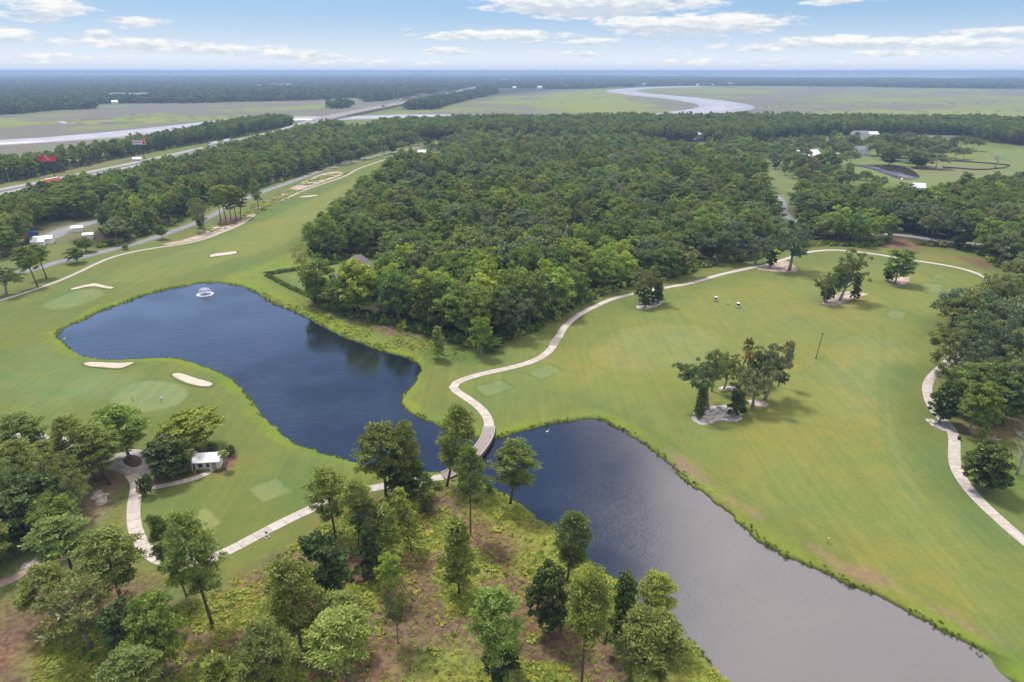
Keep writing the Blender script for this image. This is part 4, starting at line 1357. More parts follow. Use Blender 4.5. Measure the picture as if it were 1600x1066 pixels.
def build_protos():
    # ---- tall pines: bare trunk, rounded crown of separate needle puffs
    for v in range(5):
        rng = np.random.default_rng(100 + v)
        Hn = 20.0
        line_ = trunk_line(Hn * 0.97, 0.25 + 0.15 * v, rng, 7)
        cl = []
        zb = (0.30, 0.42, 0.24, 0.48, 0.34)[v] * Hn
        m = MB()
        m.tube(line_, [0.23, 0.2, 0.17, 0.14, 0.11, 0.08, 0.04], 8)
        nb = 26
        for i in range(nb):
            t = i / (nb - 1)
            z = zb + (Hn * 0.95 - zb) * t
            a = i * 2.4 + rng.uniform(-.3, .3)
            prof = (0.55 + 0.6 * math.sin(PI * min(1, t * 0.95 + 0.12))) * (1 if t < .8 else 0.75)
            L = 2.75 * prof * rng.uniform(0.75, 1.1)
            if rng.random() < 0.12:
                L *= 0.45
            k = min(len(line_) - 1, int(z / Hn * (len(line_) - 1)))
            bx, by = line_[k][0], line_[k][1]
            tip = (bx + math.cos(a) * L, by + math.sin(a) * L, z + L * rng.uniform(0.05, 0.45))
            m.tube([(bx, by, z), ((bx + tip[0]) / 2, (by + tip[1]) / 2, (z + tip[2]) / 2 - 0.1), tip], [0.075, 0.05, 0.02], 4, cap=False)
            for q in range(4):
                s = (1.0, 0.74, 0.5, 0.95)[q]
                r = 0.85 * rng.uniform(0.7, 1.2)
                cl.append((bx + (tip[0] - bx) * s + rng.uniform(-.6, .6), by + (tip[1] - by) * s + rng.uniform(-.6, .6), z + (tip[2] - z) * s + rng.uniform(-.35, .55), r * 1.05, r * 0.85))
        cl.append((line_[-1][0], line_[-1][1], Hn * 0.97, 0.9, 0.7))
        zc_, hz_ = (zb + Hn) / 2 + .6, (Hn - zb) / 2
        for i in range(70):   # tufts rounding out the crown
            dv = unit(1, rng)[0]
            f = rng.uniform(0.62, 1.0)
            r = rng.uniform(0.55, 0.95)
            cl.append((line_[4][0] + dv[0] * 2.75 * f, line_[4][1] + dv[1] * 2.75 * f, zc_ + dv[2] * hz_ * f * .92, r, r * .85))
        cl = np.array(cl)
        mt = MAT['pine'] if v % 2 == 0 else MAT['pinelt']
        cr = leaves_mesh('pine_crown', cl, 74, 0.165, mt, rng, radial=True, elong=2.7, solid=0.3)
        reg('pine' if v % 2 == 0 else 'pinelt', cr, m.mesh('pine_trunk', MAT['bark'], True), Hn, 6.6)
    # ---- young pines feathered to the ground
    for v in range(3):
        rng = np.random.default_rng(140 + v)
        Hn = 10.0
        m = MB()
        m.tube(trunk_line(Hn * 0.97, 0.15, rng, 6), [0.14, 0.12, 0.1, 0.08, 0.05, 0.02], 6)
        cl = []
        for i in range(40):
            t = i / 39
            z = Hn * (0.2 + 0.78 * t)
            a = i * 2.4
            L = 1.9 * (1.08 - t) ** 0.6 * rng.uniform(0.6, 1.15)
            for s in (1.0, 0.55):
                r = 0.62 * rng.uniform(0.7, 1.2)
                cl.append((math.cos(a) * L * s, math.sin(a) * L * s, z + rng.uniform(-.2, .3), r, r * .8))
        cr = leaves_mesh('young_pine_crown', np.array(cl), 46, 0.2, MAT['pinelt'], rng, radial=True, elong=2.8, solid=0.1)
        reg('young', cr, m.mesh('young_pine_trunk', MAT['bark'], True), Hn, 4.6)
    # ---- broadleaf trees
    for v, (key, mt, shape, Hn, R, zb, nl) in enumerate([
            ('broad', 'broad', 'oval', 15, 4.6, 2.5, 15), ('broad', 'broad', 'oval', 15, 4.6, 3.2, 17), ('broadlt', 'broadlt', 'oval', 15, 4.4, 2.6, 14), ('broadlt', 'broadlt', 'oval', 15, 4.2, 2.2, 16),
            ('dark', 'dark', 'oval', 12, 3.4, 0.3, 16), ('dark', 'dark', 'cone', 12, 3.7, 0.2, 16), ('column', 'dark', 'column', 9, 1.5, 0.6, 10)]):
        rng = np.random.default_rng(200 + v)
        if shape == 'column':
            cl = []
            for i in range(70):
                t = i / 69
                z = zb + (Hn - zb) * t
                rr = 1.35 * min(1, (1.05 - t) * 1.25) ** 0.7 * min(1, t * 5 + 0.5)
                a = i * 2.4
                cl.append((math.cos(a) * rr * 0.7, math.sin(a) * rr * 0.7, z, 0.55, 0.6))
            cl = np.array(cl)
            lr = 1
        else:
            lr = R * (0.42 if shape == 'oval' else 0.38)
            cl = lobes(rng, nl, R, zb, Hn, lr, 10, R * 0.185, shape)
        m = MB()
        m.tube(trunk_line(Hn * 0.72, 0.3, rng, 5), [0.28, 0.22, 0.17, 0.12, 0.05], 7)
        if shape != 'column':
            limb_set(m, (0, 0, Hn * 0.3), [cl[i, :3] for i in range(3, len(cl), max(1, len(cl) // 7))], 0.13, rng, 5)
        cr = leaves_mesh(('round_crown', 'round_crown', 'pale_crown', 'pale_crown', 'dark_crown', 'dark_crown', 'column_crown')[v], cl, 78 if key != 'column' else 50,
                         0.27 if key != 'column' else 0.22, MAT[mt], rng, elong=1.5, solid=0.6)
        reg(key, cr, m.mesh('tree_trunk', MAT['barkgrey'], True), Hn, 2 * R)
    # ---- live oaks: wide, broken, low limbs, grey moss
    for v in range(4):
        rng = np.random.default_rng(260 + v)
        Hn, R = 13.0, 7.5
        m = MB()
        m.tube([(0, 0, -0.3), (0.15, 0.1, 1.6), (0.3, -0.1, 3.6), (0.2, 0.1, 6.0), (0.3, 0.2, 9.5)], [0.6, 0.46, 0.38, 0.26, 0.08], 8)
        cl = []
        nl = 11
        for i in range(nl):
            a = 2 * PI * i / nl * 1.0 + rng.uniform(-.3, .3)
            L = R * rng.uniform(0.5, 0.92) * (0.55 if i % 3 == 0 else 1)
            zt = rng.uniform(6.5, 11.5) if i % 3 == 0 else rng.uniform(5.0, 9.5)
            tip = Vector((math.cos(a) * L, math.sin(a) * L, zt))
            b0 = Vector((0.25, 0, rng.uniform(3, 6.2)))
            mid = b0.lerp(tip, 0.5) + Vector((0, 0, rng.uniform(0.2, 1.2)))
            m.tube([b0, mid, tip], [0.22, 0.15, 0.05], 5)
            nlob = 13
            for q in range(nlob):
                s = rng.uniform(0.55, 1.12)
                p = b0.lerp(tip, s)
                r = rng.uniform(0.6, 1.15)
                cl.append((p.x + rng.normal() * 1.0, p.y + rng.normal() * 1.0, p.z + rng.uniform(-0.5, 1.6), r, r * 0.72))
        cl = [c for c in cl if math.hypot(c[0], c[1]) < 7.6 and c[2] > 3.6]
        cr = leaves_mesh('oak_crown', np.array(cl), 76, 0.26, MAT['moss' if v % 2 else 'oak'], rng, elong=1.5, solid=0.5)
        reg('moss' if v % 2 else 'oak', cr, m.mesh('oak_trunk', MAT['barkgrey'], True), Hn, 2 * R * 0.98)
    # ---- willow-like feathery tree, and a thin yellowing one
    for key, mt in (('willow', 'willow'), ('yellow', 'yellow')):
        rng = np.random.default_rng(300 + len(key))
        cl = lobes(rng, 12, 4.2, 3, 12, 1.6, 9, 0.85, 'oval')
        m = MB()
        m.tube(trunk_line(9.5, 0.3, rng, 5), [0.24, 0.2, 0.16, 0.1, 0.04], 7)
        limb_set(m, (0, 0, 3.2), [cl[i, :3] for i in range(0, len(cl), 9)], 0.12, rng, 5)
        cr = leaves_mesh(key + '_crown', cl, 34 if key == 'willow' else 20, 0.22, MAT[mt], rng, radial=True, elong=2.4, solid=0.1)
        reg(key, cr, m.mesh('tree_trunk', MAT['barkgrey' if key == 'willow' else 'barkpale'], True), 12.0, 8.4)
    # ---- dead tree
    rng = np.random.default_rng(330)
    m = MB()
    m.tube(trunk_line(9, 0.4, rng, 6), [0.26, 0.22, 0.18, 0.12, 0.08, 0.03], 7)
    for i in range(16):
        z = rng.uniform(3, 8.5)
        a = rng.uniform(0, 2 * PI)
        L = rng.uniform(1.5, 3.2) * (1.1 - z / 12)
        tip = Vector((math.cos(a) * L, math.sin(a) * L, z + rng.uniform(.5, 2)))
        m.tube([(0, 0, z), tip * 0.5 + Vector((0, 0, z * .5)), tip], [0.09, 0.06, 0.02], 5, cap=False)
        for k in range(3):
            t2 = tip + Vector((rng.uniform(-.9, .9), rng.uniform(-.9, .9), rng.uniform(.1, .9)))
            m.tube([tip * 0.75 + Vector((0, 0, z * .25)), t2], [0.035, 0.012], 4, cap=False)
    cl = np.array([(rng.uniform(-2, 2), rng.uniform(-2, 2), rng.uniform(5, 9), .5, .4) for i in range(14)])
    cr = leaves_mesh('sparse_crown', cl, 16, 0.2, MAT['moss'], rng, solid=0.1)
    reg('dead', cr, m.mesh('bare_branches', MAT['barkpale'], True), 10.0, 6.0)
    # ---- cabbage palms
    for v in range(2):
        rng = np.random.default_rng(350 + v)
        m = MB()
        m.tube([(0, 0, -.3), (.1, 0, 2.5), (.25, .05, 5), (.3, .1, 7.2)], [0.24, 0.2, 0.19, 0.22], 8)
        Vs, ti = [], []
        for i in range(46):
            a = i * 2.4
            e = rng.uniform(-0.9, 1.25)
            dead = v == 1 and e < 0.35
            L = rng.uniform(1.3, 1.8)
            d = np.array([math.cos(a) * math.cos(e), math.sin(a) * math.cos(e), math.sin(e)])
            side = np.cross(d, [0, 0, 1])
            side /= np.linalg.norm(side)
            c = np.array([.3, .1, 7.2])
            for k in range(7):
                f = (k - 3) / 3.0
                tipd = d * (1 - 0.25 * abs(f)) + side * f * 0.75
                tip = c + d * L * 0.45 + tipd * L * 0.62 - np.array([0, 0, 0.35 * L * (0.3 + abs(f) * .4)])
                b0 = c + d * L * 0.42
                wv = np.cross(tip - b0, [0, 0, 1.0])
                wv = wv / (np.linalg.norm(wv) + 1e-6) * 0.09
                mid = (b0 + tip) / 2 + np.array([0, 0, .08])
                Vs += [b0 - wv * .4, mid - wv, tip, mid + wv]
                ti += [rng.uniform(0.2, 1.0)] * 4
            wv = side * 0.03
            Vs += [c - wv, c + wv, c + d * L * .45 + wv, c + d * L * .45 - wv]
            ti += [0.6] * 4
        me = np_mesh('palm_crown', np.array(Vs), np.arange(len(Vs)).reshape(-1, 4), [MAT['palmdead' if v else 'palm']], attrs={'tint': ('FLOAT', np.array(ti, np.float32))})
        reg('palm' if v == 0 else 'palmdry', me, m.mesh('palm_trunk', MAT['barkgrey'], True), 8.8, 3.4)
    # ---- bushes
    for v, mt in enumerate(('dark', 'broad')):
        rng = np.random.default_rng(370 + v)
        cl = np.array([(*(unit(1, rng)[0] * np.array([.55, .55, .45]) + np.array([0, 0, .62])), .36, .3) for i in range(26)])
        cr = leaves_mesh('bush_crown', cl, 40, 0.11, MAT[mt], rng, solid=0.5)
        reg('bush' if v == 0 else 'bushlt', cr, MB().tube([(0, 0, -.1), (0, 0, .6)], .05, 5).mesh('bush_stem', MAT['bark']), 1.35, 1.8)


build_protos()

# ---- lighter versions for the middle and far distance
MIDP = {}


def join_np(parts):
    """parts: list of meshes -> arrays of verts, quads/tris, mat slots, tint"""
    raise NotImplementedError


def light_tree(name, mat, Hn, R, zb, seed, n_lobe, per_clump, size, kind='broad', bark='barkgrey'):
    rng = np.random.default_rng(seed)
    if kind == 'pine':
        cl = []
        for i in range(n_lobe):
            t = i / (n_lobe - 1)
            z = zb + (Hn - zb) * (t * 0.94 + 0.03)
            a = i * 2.4 + rng.uniform(-.4, .4)
            L = R * 0.72 * (0.45 + 0.75 * math.sin(PI * min(1, t * 0.9 + 0.15))) * rng.uniform(.55, 1.1)
            r = 1.05 * rng.uniform(.75, 1.25)
            cl.append((math.cos(a) * L, math.sin(a) * L, z, r, r * .7))
            cl.append((math.cos(a + .8) * L * .45, math.sin(a + .8) * L * .45, z + .3, r, r * .8))
        cl = lobes(rng, 9, R, zb, Hn, R * 0.5, 7, R * 0.24, 'oval', 0.9)
        me = leaves_mesh(name, cl, per_clump, size, MAT[mat], rng, radial=True, elong=1.9, solid=0.45)
    elif kind == 'oak':
        cl = lobes(rng, n_lobe, R, zb, Hn, R * 0.32, 6, R * 0.17, 'umbrella', 0.7)
        me = leaves_mesh(name, cl, per_clump, size, MAT[mat], rng, elong=1.4, solid=0.55)
    else:
        cl = lobes(rng, n_lobe, R, zb, Hn, R * 0.42, 6, R * 0.22, 'oval')
        me = leaves_mesh(name, cl, per_clump, size, MAT[mat], rng, elong=1.4, solid=0.6)
    m = MB()
    m.tube(trunk_line(Hn * 0.85, 0.25, rng, 4), [0.27, 0.2, 0.14, 0.04], 6)
    tk = m.mesh(name.replace('crown', 'trunk'), MAT[bark], True)
    return me, tk, Hn, 2 * R


for key, args in {
        'pine': [('pine', 19, 4.5, 7.5), ('pine', 19, 4.2, 8.5), ('pine', 19, 4.0, 6.5)],
        'pinelt': [('pinelt', 19, 4.4, 7.0), ('pinelt', 18, 4.0, 8.0)],
        'broad': [('broad', 17, 5.6, 2.5), ('broad', 16, 6.0, 2.5), ('broad', 16, 5.2, 2.0)],
        'broadlt': [('broadlt', 17, 5.4, 2.5), ('broadlt', 16, 5.0, 2.0)],
        'oak': [('oak', 14, 7.6, 3.5), ('oak', 14, 7.0, 3.0)],
        'moss': [('moss', 14, 7.4, 3.2), ('moss', 13, 6.8, 3.0)],
        'dark': [('dark', 14, 4.6, 1.0)]}.items():
    for i, (mt, hn, rr_, zb) in enumerate(args):
        kd = 'pine' if key in ('pine', 'pinelt') else ('oak' if key in ('oak', 'moss') else 'broad')
        nm = {'pine': 'pine_crown', 'oak': 'oak_crown', 'broad': 'round_crown'}[kd]
        nl = {'pine': 24, 'oak': 18, 'broad': 15}[kd]
        MIDP.setdefault(key, []).append(light_tree(nm, mt, hn, rr_, zb, 400 + i * 7 + len(key), nl, 40 if kd == 'pine' else 46, 0.42 if kd == 'pine' else 0.48, kd, 'bark' if kd == 'pine' else 'barkgrey'))

TREE_NAME = {'pine': 'pine_tree', 'pinelt': 'pine_tree', 'young': 'young_pine', 'broad': 'broadleaf_tree', 'broadlt': 'broadleaf_tree', 'dark': 'evergreen_tree', 'column': 'cypress_tree',
             'oak': 'oak_tree', 'moss': 'oak_tree', 'willow': 'feathery_tree', 'yellow': 'pale_tree', 'dead': 'dead_tree', 'palm': 'palm_tree', 'palmdry': 'palm_tree', 'bush': 'bush', 'bushlt': 'bush'}


def plant(key, x, y, h, w, label, variant=None, lean=0.0, group=None, mid=False, tiltdir=None):
    src = (MIDP if mid else PROTO)[key]
    i = RNG.integers(len(src)) if variant is None else variant % len(src)
    crown, trunk, Hn, Wn = src[i]
    nm = TREE_NAME[key]
    root = thing(nm, label, nm.replace('_', ' '), (x, y, gz1(x, y) - 0.05), RNG.uniform(0, 2 * PI) if tiltdir is None else tiltdir, group)
    root.rotation_mode = 'XYZ'
    sxy, sz = w / Wn, h / Hn
    root.scale = (sxy, sxy, sz)
    if lean:
        root.rotation_euler = (0, lean, 0)
    link_mesh('crown' if 'bush' not in key else 'foliage', crown, root)
    link_mesh('trunk' if 'bush' not in key else 'stem', trunk, root)
    return root


def tree_px(key, bx, by, tx, ty, wpx, label, variant=None, group=None):
    X_, Y_ = P(bx, by)
    zt = top_z(Y_, ty)
    dpt = Y_ * CP + (H - zt * 0.6) * SP
    w = wpx / F * dpt * 1.04
    g0 = gz1(X_, Y_)
    h = max(0.6, zt - g0)
    lean = math.atan2((tx - bx) / F * dpt, h)
    if abs(lean) < 0.03:
        lean = 0.0
    return plant(key, X_, Y_, h / math.cos(lean), w, label, variant, lean, group)


FG = [
    # key, base x,y, top x,y, crown width px, label
    ('pine', 698, 760, 722, 636, 62, 'slender leaning pine with a curved bare trunk in front of the cart bridge', 1),
    ('pinelt', 735, 837, 738, 697, 46, 'tall thin pine on a long straight trunk below the cart bridge', 0),
    ('pine', 797, 787, 802, 687, 64, 'rounded pine on the near bank right of the cart bridge', 2),
    ('pine', 603, 775, 596, 662, 74, 'tall dark pine with double trunk in front of the upper pond', 2),
    ('pine', 641, 778, 643, 657, 48, 'tall narrow pine rising beside the double-trunked pine', 1),
    ('dark', 632, 777, 632, 705, 56, 'dark evergreen filling in under the tall narrow pine by the pond', 0),
    ('pine', 524, 838, 517, 731, 62, 'full round pine standing at the cart path left of the pond point', 0),
    ('pinelt', 560, 862, 562, 752, 48, 'airy pale pine between the round pine and the dark evergreens', 1),
    ('dark', 512, 940, 512, 832, 74, 'large dark evergreen in the middle of the rough below the path', 0),
    ('dark', 582, 902, 580, 818, 50, 'narrow dark evergreen right of the large one in the rough', 1),
    ('pine', 575, 868, 573, 782, 44, 'pale topped pine just behind the narrow dark evergreen', 0),
    ('young', 643, 860, 628, 765, 46, 'slim young pine beside the bare reddish clearing', 0),
    ('young', 606, 868, 605, 790, 44, 'feathery young pine left of the reddish clearing', 1),
    ('broad', 663, 775, 665, 738, 30, 'small leafy tree by the path end of the bridge', 0),
    ('young', 718, 928, 715, 815, 66, 'broad hazy young pine alone in the reddish clearing', 2),
    ('broadlt', 612, 935, 614, 863, 42, 'pale leaved small tree above the other pale one in the rough', 0),
    ('willow', 622, 1004, 624, 903, 52, 'pale leaved tree with bare twigs in the centre of the rough', 0),
    ('pine', 470, 1016, 458, 880, 92, 'wide spreading pine with reddish trunk at the lower centre left', 1),
    ('pinelt', 530, 1012, 535, 928, 66, 'pine with bluish needles beside the wide spreading pine', 0),
    ('pinelt', 548, 1085, 540, 970, 96, 'yellowish pine low down right of the wide spreading pine', 1),
    ('pine', 432, 1100, 422, 973, 80, 'pale tufted pine at the bottom edge left of centre', 2),
    ('pinelt', 778, 1085, 770, 920, 82, 'big bushy pine at the bottom edge just right of centre', 0),
    ('dark', 785, 1075, 790, 1000, 60, 'dark evergreen growing at the foot of the big bushy pine', 0),
    ('dark', 860, 990, 858, 880, 68, 'rounded dark evergreen with a leafless gap, near the right bank', 0),
    ('pine', 886, 908, 894, 803, 62, 'sparse pine with bare lower limbs on the right pond bank', 1),
    ('pinelt', 908, 1085, 920, 900, 72, 'light green pine on a long bare trunk near the right bank', 1),
    ('dark', 965, 1018, 974, 893, 60, 'tall dark evergreen wedged between two pale pines', 1),
    ('pinelt', 1018, 1000, 1021, 896, 58, 'pale pine against the grey pond water', 0),
    ('pine', 1022, 1085, 1025, 962, 100, 'large bushy pine leaning over the near bank at lower right', 2),
    ('pinelt', 992, 1120, 992, 1044, 56, 'pine top poking up at the bottom edge below the large bushy pine', 1),
    ('pine', 806, 1130, 806, 1053, 44, 'pine top at the bottom edge beside the big bushy pine', 0),
    ('pine', 331, 974, 314, 802, 76, 'big full pine beside the bend of the cart path', 2),
    ('pine', 291, 932, 264, 808, 46, 'thin leaning pine left of the big full pine', 1),
    ('pine', 192, 944, 187, 830, 90, 'broad pine hanging over the cart path bend', 0),
    ('pinelt', 118, 906, 105, 811, 84, 'flat topped pale pine over the dirt track', 0),
    ('pine', 92, 968, 86, 884, 76, 'dark low pine below the flat topped pale one', 2),
    ('willow', 143, 1015, 134, 913, 124, 'feathery grey green tree in the lower left corner', 0),
    ('dark', 203, 1035, 203, 942, 64, 'dark bushy evergreen between the feathery and the bright green tree', 0),
    ('broadlt', 262, 1052, 258, 930, 82, 'bright green broadleaf tree in the lower left', 1),
    ('broad', 236, 1050, 240, 978, 60, 'low dark green tree under the bright green broadleaf', 0),
    ('pinelt', 216, 1110, 221, 1018, 82, 'pale pine at the bottom edge under the bright green broadleaf', 0),
    ('young', 352, 1120, 350, 1028, 70, 'yellow green sapling clump at the bottom edge', 1),
    ('pine', 56, 724, 42, 647, 66, 'umbrella shaped pine at the left edge above the dense grove', 0),
    ('pine', 152, 752, 120, 652, 58, 'left leaning pine of the three by the cart parking', 2),
    ('pine', 171, 757, 158, 664, 62, 'upright pine of the three by the cart parking', 0),
    ('pinelt', 163, 747, 143, 690, 50, 'lower pale pine of the three by the cart parking', 1),
    ('broad', 203, 719, 188, 634, 92, 'large round broadleaf tree on the straw island in the concrete', 0),
    ('broadlt', 313, 704, 294, 644, 92, 'spreading yellow green tree behind the white cottage', 1),
    ('dark', 270, 748, 262, 684, 66, 'dense dark tree between the cart parking and the cottage', 0),
    ('palm', 302, 740, 299, 702, 24, 'short cabbage palm in front of the left end of the cottage', 0),
    ('palm', 352, 734, 350, 704, 20, 'cabbage palm at the right end of the cottage', 0),
    ('bush', 228, 775, 230, 741, 26, 'big round clipped dark bush at the start of the cottage walk', 0),
    ('bush', 361, 713, 361, 696, 15, 'round dark bush right of the cottage', 0),
    ('bush', 333, 704, 333, 692, 18, 'dark bush just behind the cottage roof', 0),
    ('bush', 293, 742, 293, 728, 15, 'dark shrub beside the short cabbage palm', 0),
    ('oak', 10, 462, 16, 412, 56, 'dense dark oak at the left edge above the far cart path', 0),
    ('pinelt', 59, 449, 46, 386, 34, 'left of two thin pines by the far cart path', 0),
    ('pinelt', 73, 435, 64, 382, 32, 'right of two thin pines by the far cart path', 1),
    ('broad', 121, 411, 118, 386, 29, 'small round tree on the road verge with bare grass round it', 0),
    ('broad', 135, 394, 134, 371, 29, 'small round tree across the road from its twin', 1),
    ('bushlt', 196, 390, 196, 380, 12, 'little shrub on the road verge', 0),
    ('broad', 254, 374, 253, 351, 20, 'small upright tree by the sandy strip', 1),
    ('willow', 320, 362, 310, 309, 30, 'pale thin tree standing at the bend of the sandy strip', 0),
    ('pinelt', 345, 347, 343, 292, 26, 'leftmost pine of the row on the straw bed by the road', 0),
    ('pinelt', 353, 345, 352, 289, 24, 'second pine of the row on the straw bed by the road', 1),
    ('pine', 361, 344, 360, 291, 22, 'middle pine of the row on the straw bed by the road', 0),
    ('pinelt', 369, 342, 368, 290, 24, 'fourth pine of the row on the straw bed by the road', 0),
    ('pine', 376, 340, 376, 293, 22, 'rightmost pine of the row on the straw bed by the road', 2),
    ('pine', 404, 326, 400, 280, 18, 'lone slim pine at the edge of the left fairway', 1),
    ('dark', 314, 356, 313, 341, 13, 'dark shrub under the pale thin tree by the sandy strip', 0),
    ('yellow', 477, 429, 470, 380, 34, 'thin yellowing tree by the hedge corner', 0),
    ('pine', 491, 473, 491, 426, 22, 'small dense pine at the corner of the hedged garden', 0),
    ('broad', 508, 474, 508, 434, 30, 'leafy tree beside the small dense pine by the hedge', 0),
    ('broad', 532, 487, 532, 436, 46, 'leafy tree at the near corner of the garden, left of the brown roof', 1),
    ('broadlt', 560, 492, 558, 434, 56, 'yellow green tree directly in front of the brown roof', 0),
    ('broad', 594, 486, 597, 428, 54, 'rounded tree right of the one in front of the brown roof', 0),
    ('yellow', 546, 458, 542, 416, 30, 'thin pale tree growing against the brown roofed house', 0),
    ('young', 685, 563, 685, 511, 26, 'thin young pine on the grassy bank of the upper pond', 0),
    ('broadlt', 751, 557, 751, 492, 34, 'bright green leafy tree at the tip of the central wood', 0),
    ('broad', 771, 549, 771, 529, 26, 'low bright bush beside the bright green tree at the wood tip', 0),
    ('oak', 1020, 474, 1005, 417, 62, 'spreading oak over the cart path above the small sand patch', 1),
    ('dark', 1009, 481, 1007, 449, 20, 'low dark evergreen at the left of the small sand patch', 0),
    ('dark', 1027, 475, 1027, 441, 24, 'low dark evergreen at the right of the small sand patch', 1),
    ('dark', 1204, 418, 1204, 391, 16, 'small dark tree left of the mossy oak by the path', 0),
    ('moss', 1233, 423, 1235, 346, 74, 'big mossy grey oak with a pale trunk beside the path', 0),
    ('oak', 1290, 474, 1280, 424, 34, 'left leaning tree of the three on the brown sand patch', 0),
    ('dark', 1291, 472, 1291, 445, 20, 'dark bush tree at the left end of the brown sand patch', 0),
    ('broad', 1303, 467, 1305, 413, 26, 'thin trunked middle tree on the brown sand patch', 0),
    ('oak', 1312, 470, 1328, 391, 58, 'tallest spreading tree on the brown sand patch', 1),
    ('dark', 1334, 470, 1336, 434, 18, 'dark narrow evergreen at the right end of the brown sand patch', 1),
    ('broad', 1399, 443, 1401, 388, 46, 'round leafy oak high on the fairway', 0),
    ('dark', 1387, 439, 1387, 414, 18, 'small dark evergreen leaning against the round fairway oak', 0),
    ('column', 1092, 654, 1094, 598, 19, 'narrow dark column-shaped tree on the white sand patch', 0),
    ('oak', 1106, 640, 1085, 546, 84, 'left oak of the fairway group behind the column-shaped tree', 0),
    ('oak', 1131, 609, 1137, 551, 48, 'slim trunked oak at the back of the fairway group', 1),
    ('moss', 1176, 638, 1168, 558, 74, 'wide mossy oak at the front right of the fairway group', 1),
    ('dark', 1150, 650, 1150, 607, 36, 'dark cone-shaped evergreen at the right edge of the white sand', 1),
    ('dark', 1180, 600, 1183, 549, 30, 'dark leafy top behind the wide mossy oak', 0),
    ('moss', 1195, 625, 1212, 531, 72, 'right oak of the fairway group with an arm over the turf', 0),
    ('palm', 1112, 612, 1112, 545, 22, 'green palm head rising over the left fairway oak', 0),
    ('palmdry', 1153, 602, 1161, 525, 18, 'tallest palm with dry brown fronds behind the fairway group', 0),
    ('palmdry', 1163, 616, 1165, 543, 20, 'second palm with dry brown fronds, lower than the tallest', 0),
    ('palmdry', 1216, 605, 1222, 530, 18, 'palm with orange fronds in the right fairway oak', 0),
    ('palmdry', 1033, 426, 1035, 393, 16, 'palm with a pale trunk at the edge of the central wood', 0),
    ('moss', 1180, 412, 1176, 352, 50, 'grey mossy oak at the wood edge above the cart path', 1),
    ('dark', 1540, 768, 1535, 690, 66, 'round dark oak with pale trunk beside the right cart path', 0),
    ('dead', 1588, 742, 1584, 662, 52, 'pale half dead tree behind the round dark oak', 0),
    ('dark', 1466, 662, 1474, 596, 40, 'dark leaning evergreen at the path bend on the right', 0),
    ('oak', 1486, 640, 1500, 558, 100, 'wide dark oak overhanging the right cart path', 0),
    ('broad', 1513, 678, 1524, 595, 62, 'bright leaved tree with a grey trunk in the right grove', 0),
    ('broad', 1505, 645, 1510, 570, 60, 'leaning trunk tree at the back of the right grove', 1),
    ('broad', 1557, 665, 1564, 585, 66, 'tree with a pale slanting trunk in the right grove', 0),
    ('oak', 1580, 652, 1590, 560, 100, 'big oak at the right edge of the picture above the lawn', 1),
    ('young', 1533, 690, 1537, 640, 16, 'ivy covered sapling in the right grove lawn', 0),
    ('bush', 1562, 664, 1562, 655, 12, 'small round green bush by the slanting trunk', 0),
    ('oak', 1492, 585, 1470, 505, 90, 'broad oak reaching out over the right fairway edge', 1),
    ('moss', 1530, 590, 1540, 480, 100, 'tawny mossy oak in the middle of the right grove', 0),
    ('oak', 1500, 520, 1495, 455, 70, 'oak at the top of the right grove below the cart path curve', 0),
    ('moss', 1580, 555, 1580, 440, 110, 'large grey oak at the right picture edge', 1),
    ('oak', 1560, 500, 1560, 425, 90, 'oak crowding the end of the curved cart path', 0),
    ('oak', 1600, 620, 1610, 500, 110, 'heavy oak cut by the right edge of the picture', 1),
]
for (key, bx, by, tx, ty, w, lab, var) in FG:
    tree_px(key, bx, by, tx, ty, w, lab, var)
# the dense grove at the lower left, cut by the picture edge
GROVE = [('oak', 8, 768, 6, 690, 90), ('pine', 46, 775, 44, 688, 74), ('oak', 88, 792, 84, 700, 90), ('pine', 118, 775, 114, 712, 56), ('oak', 20, 812, 18, 722, 96), ('dark', 62, 822, 60, 738, 86),
         ('oak', 104, 828, 104, 758, 70), ('oak', -25, 800, -28, 700, 90), ('dark', 30, 850, 32, 768, 80), ('broad', 96, 850, 96, 776, 70), ('pine', -14, 900, -12, 812, 70), ('dark', 72, 852, 72, 790, 60), ('pine', 14, 745, 10, 690, 60),
         ('dark', 8, 880, 6, 815, 50), ('oak', 122, 805, 118, 735, 60), ('pine', 84, 745, 78, 692, 60)]
for (key, bx, by, tx, ty, w) in GROVE:
    nm = {'oak': 'oak', 'pine': 'pine', 'dark': 'dark evergreen', 'broad': 'broadleaf tree'}[key]
    tree_px(key, bx, by, tx, ty, w, nm + ' packed into the dense grove at the lower left edge', None, 'trees of the dense lower left grove')
for (bx, by, ty, w) in ((667, 803, 775, 24), (683, 762, 752, 18), (757, 752, 742, 12), (765, 768, 755, 16), (640, 800, 786, 14), (545, 905, 893, 16), (690, 880, 870, 14)):
    tree_px('bushlt' if bx != 667 else 'bush', bx, by, bx, ty, w, ('rounded green bush beside the top of the reddish clearing' if bx == 667 else 'low wild bush scattered in the rough near the bridge end'), 0, None if bx == 667 else 'low wild bushes in the rough')

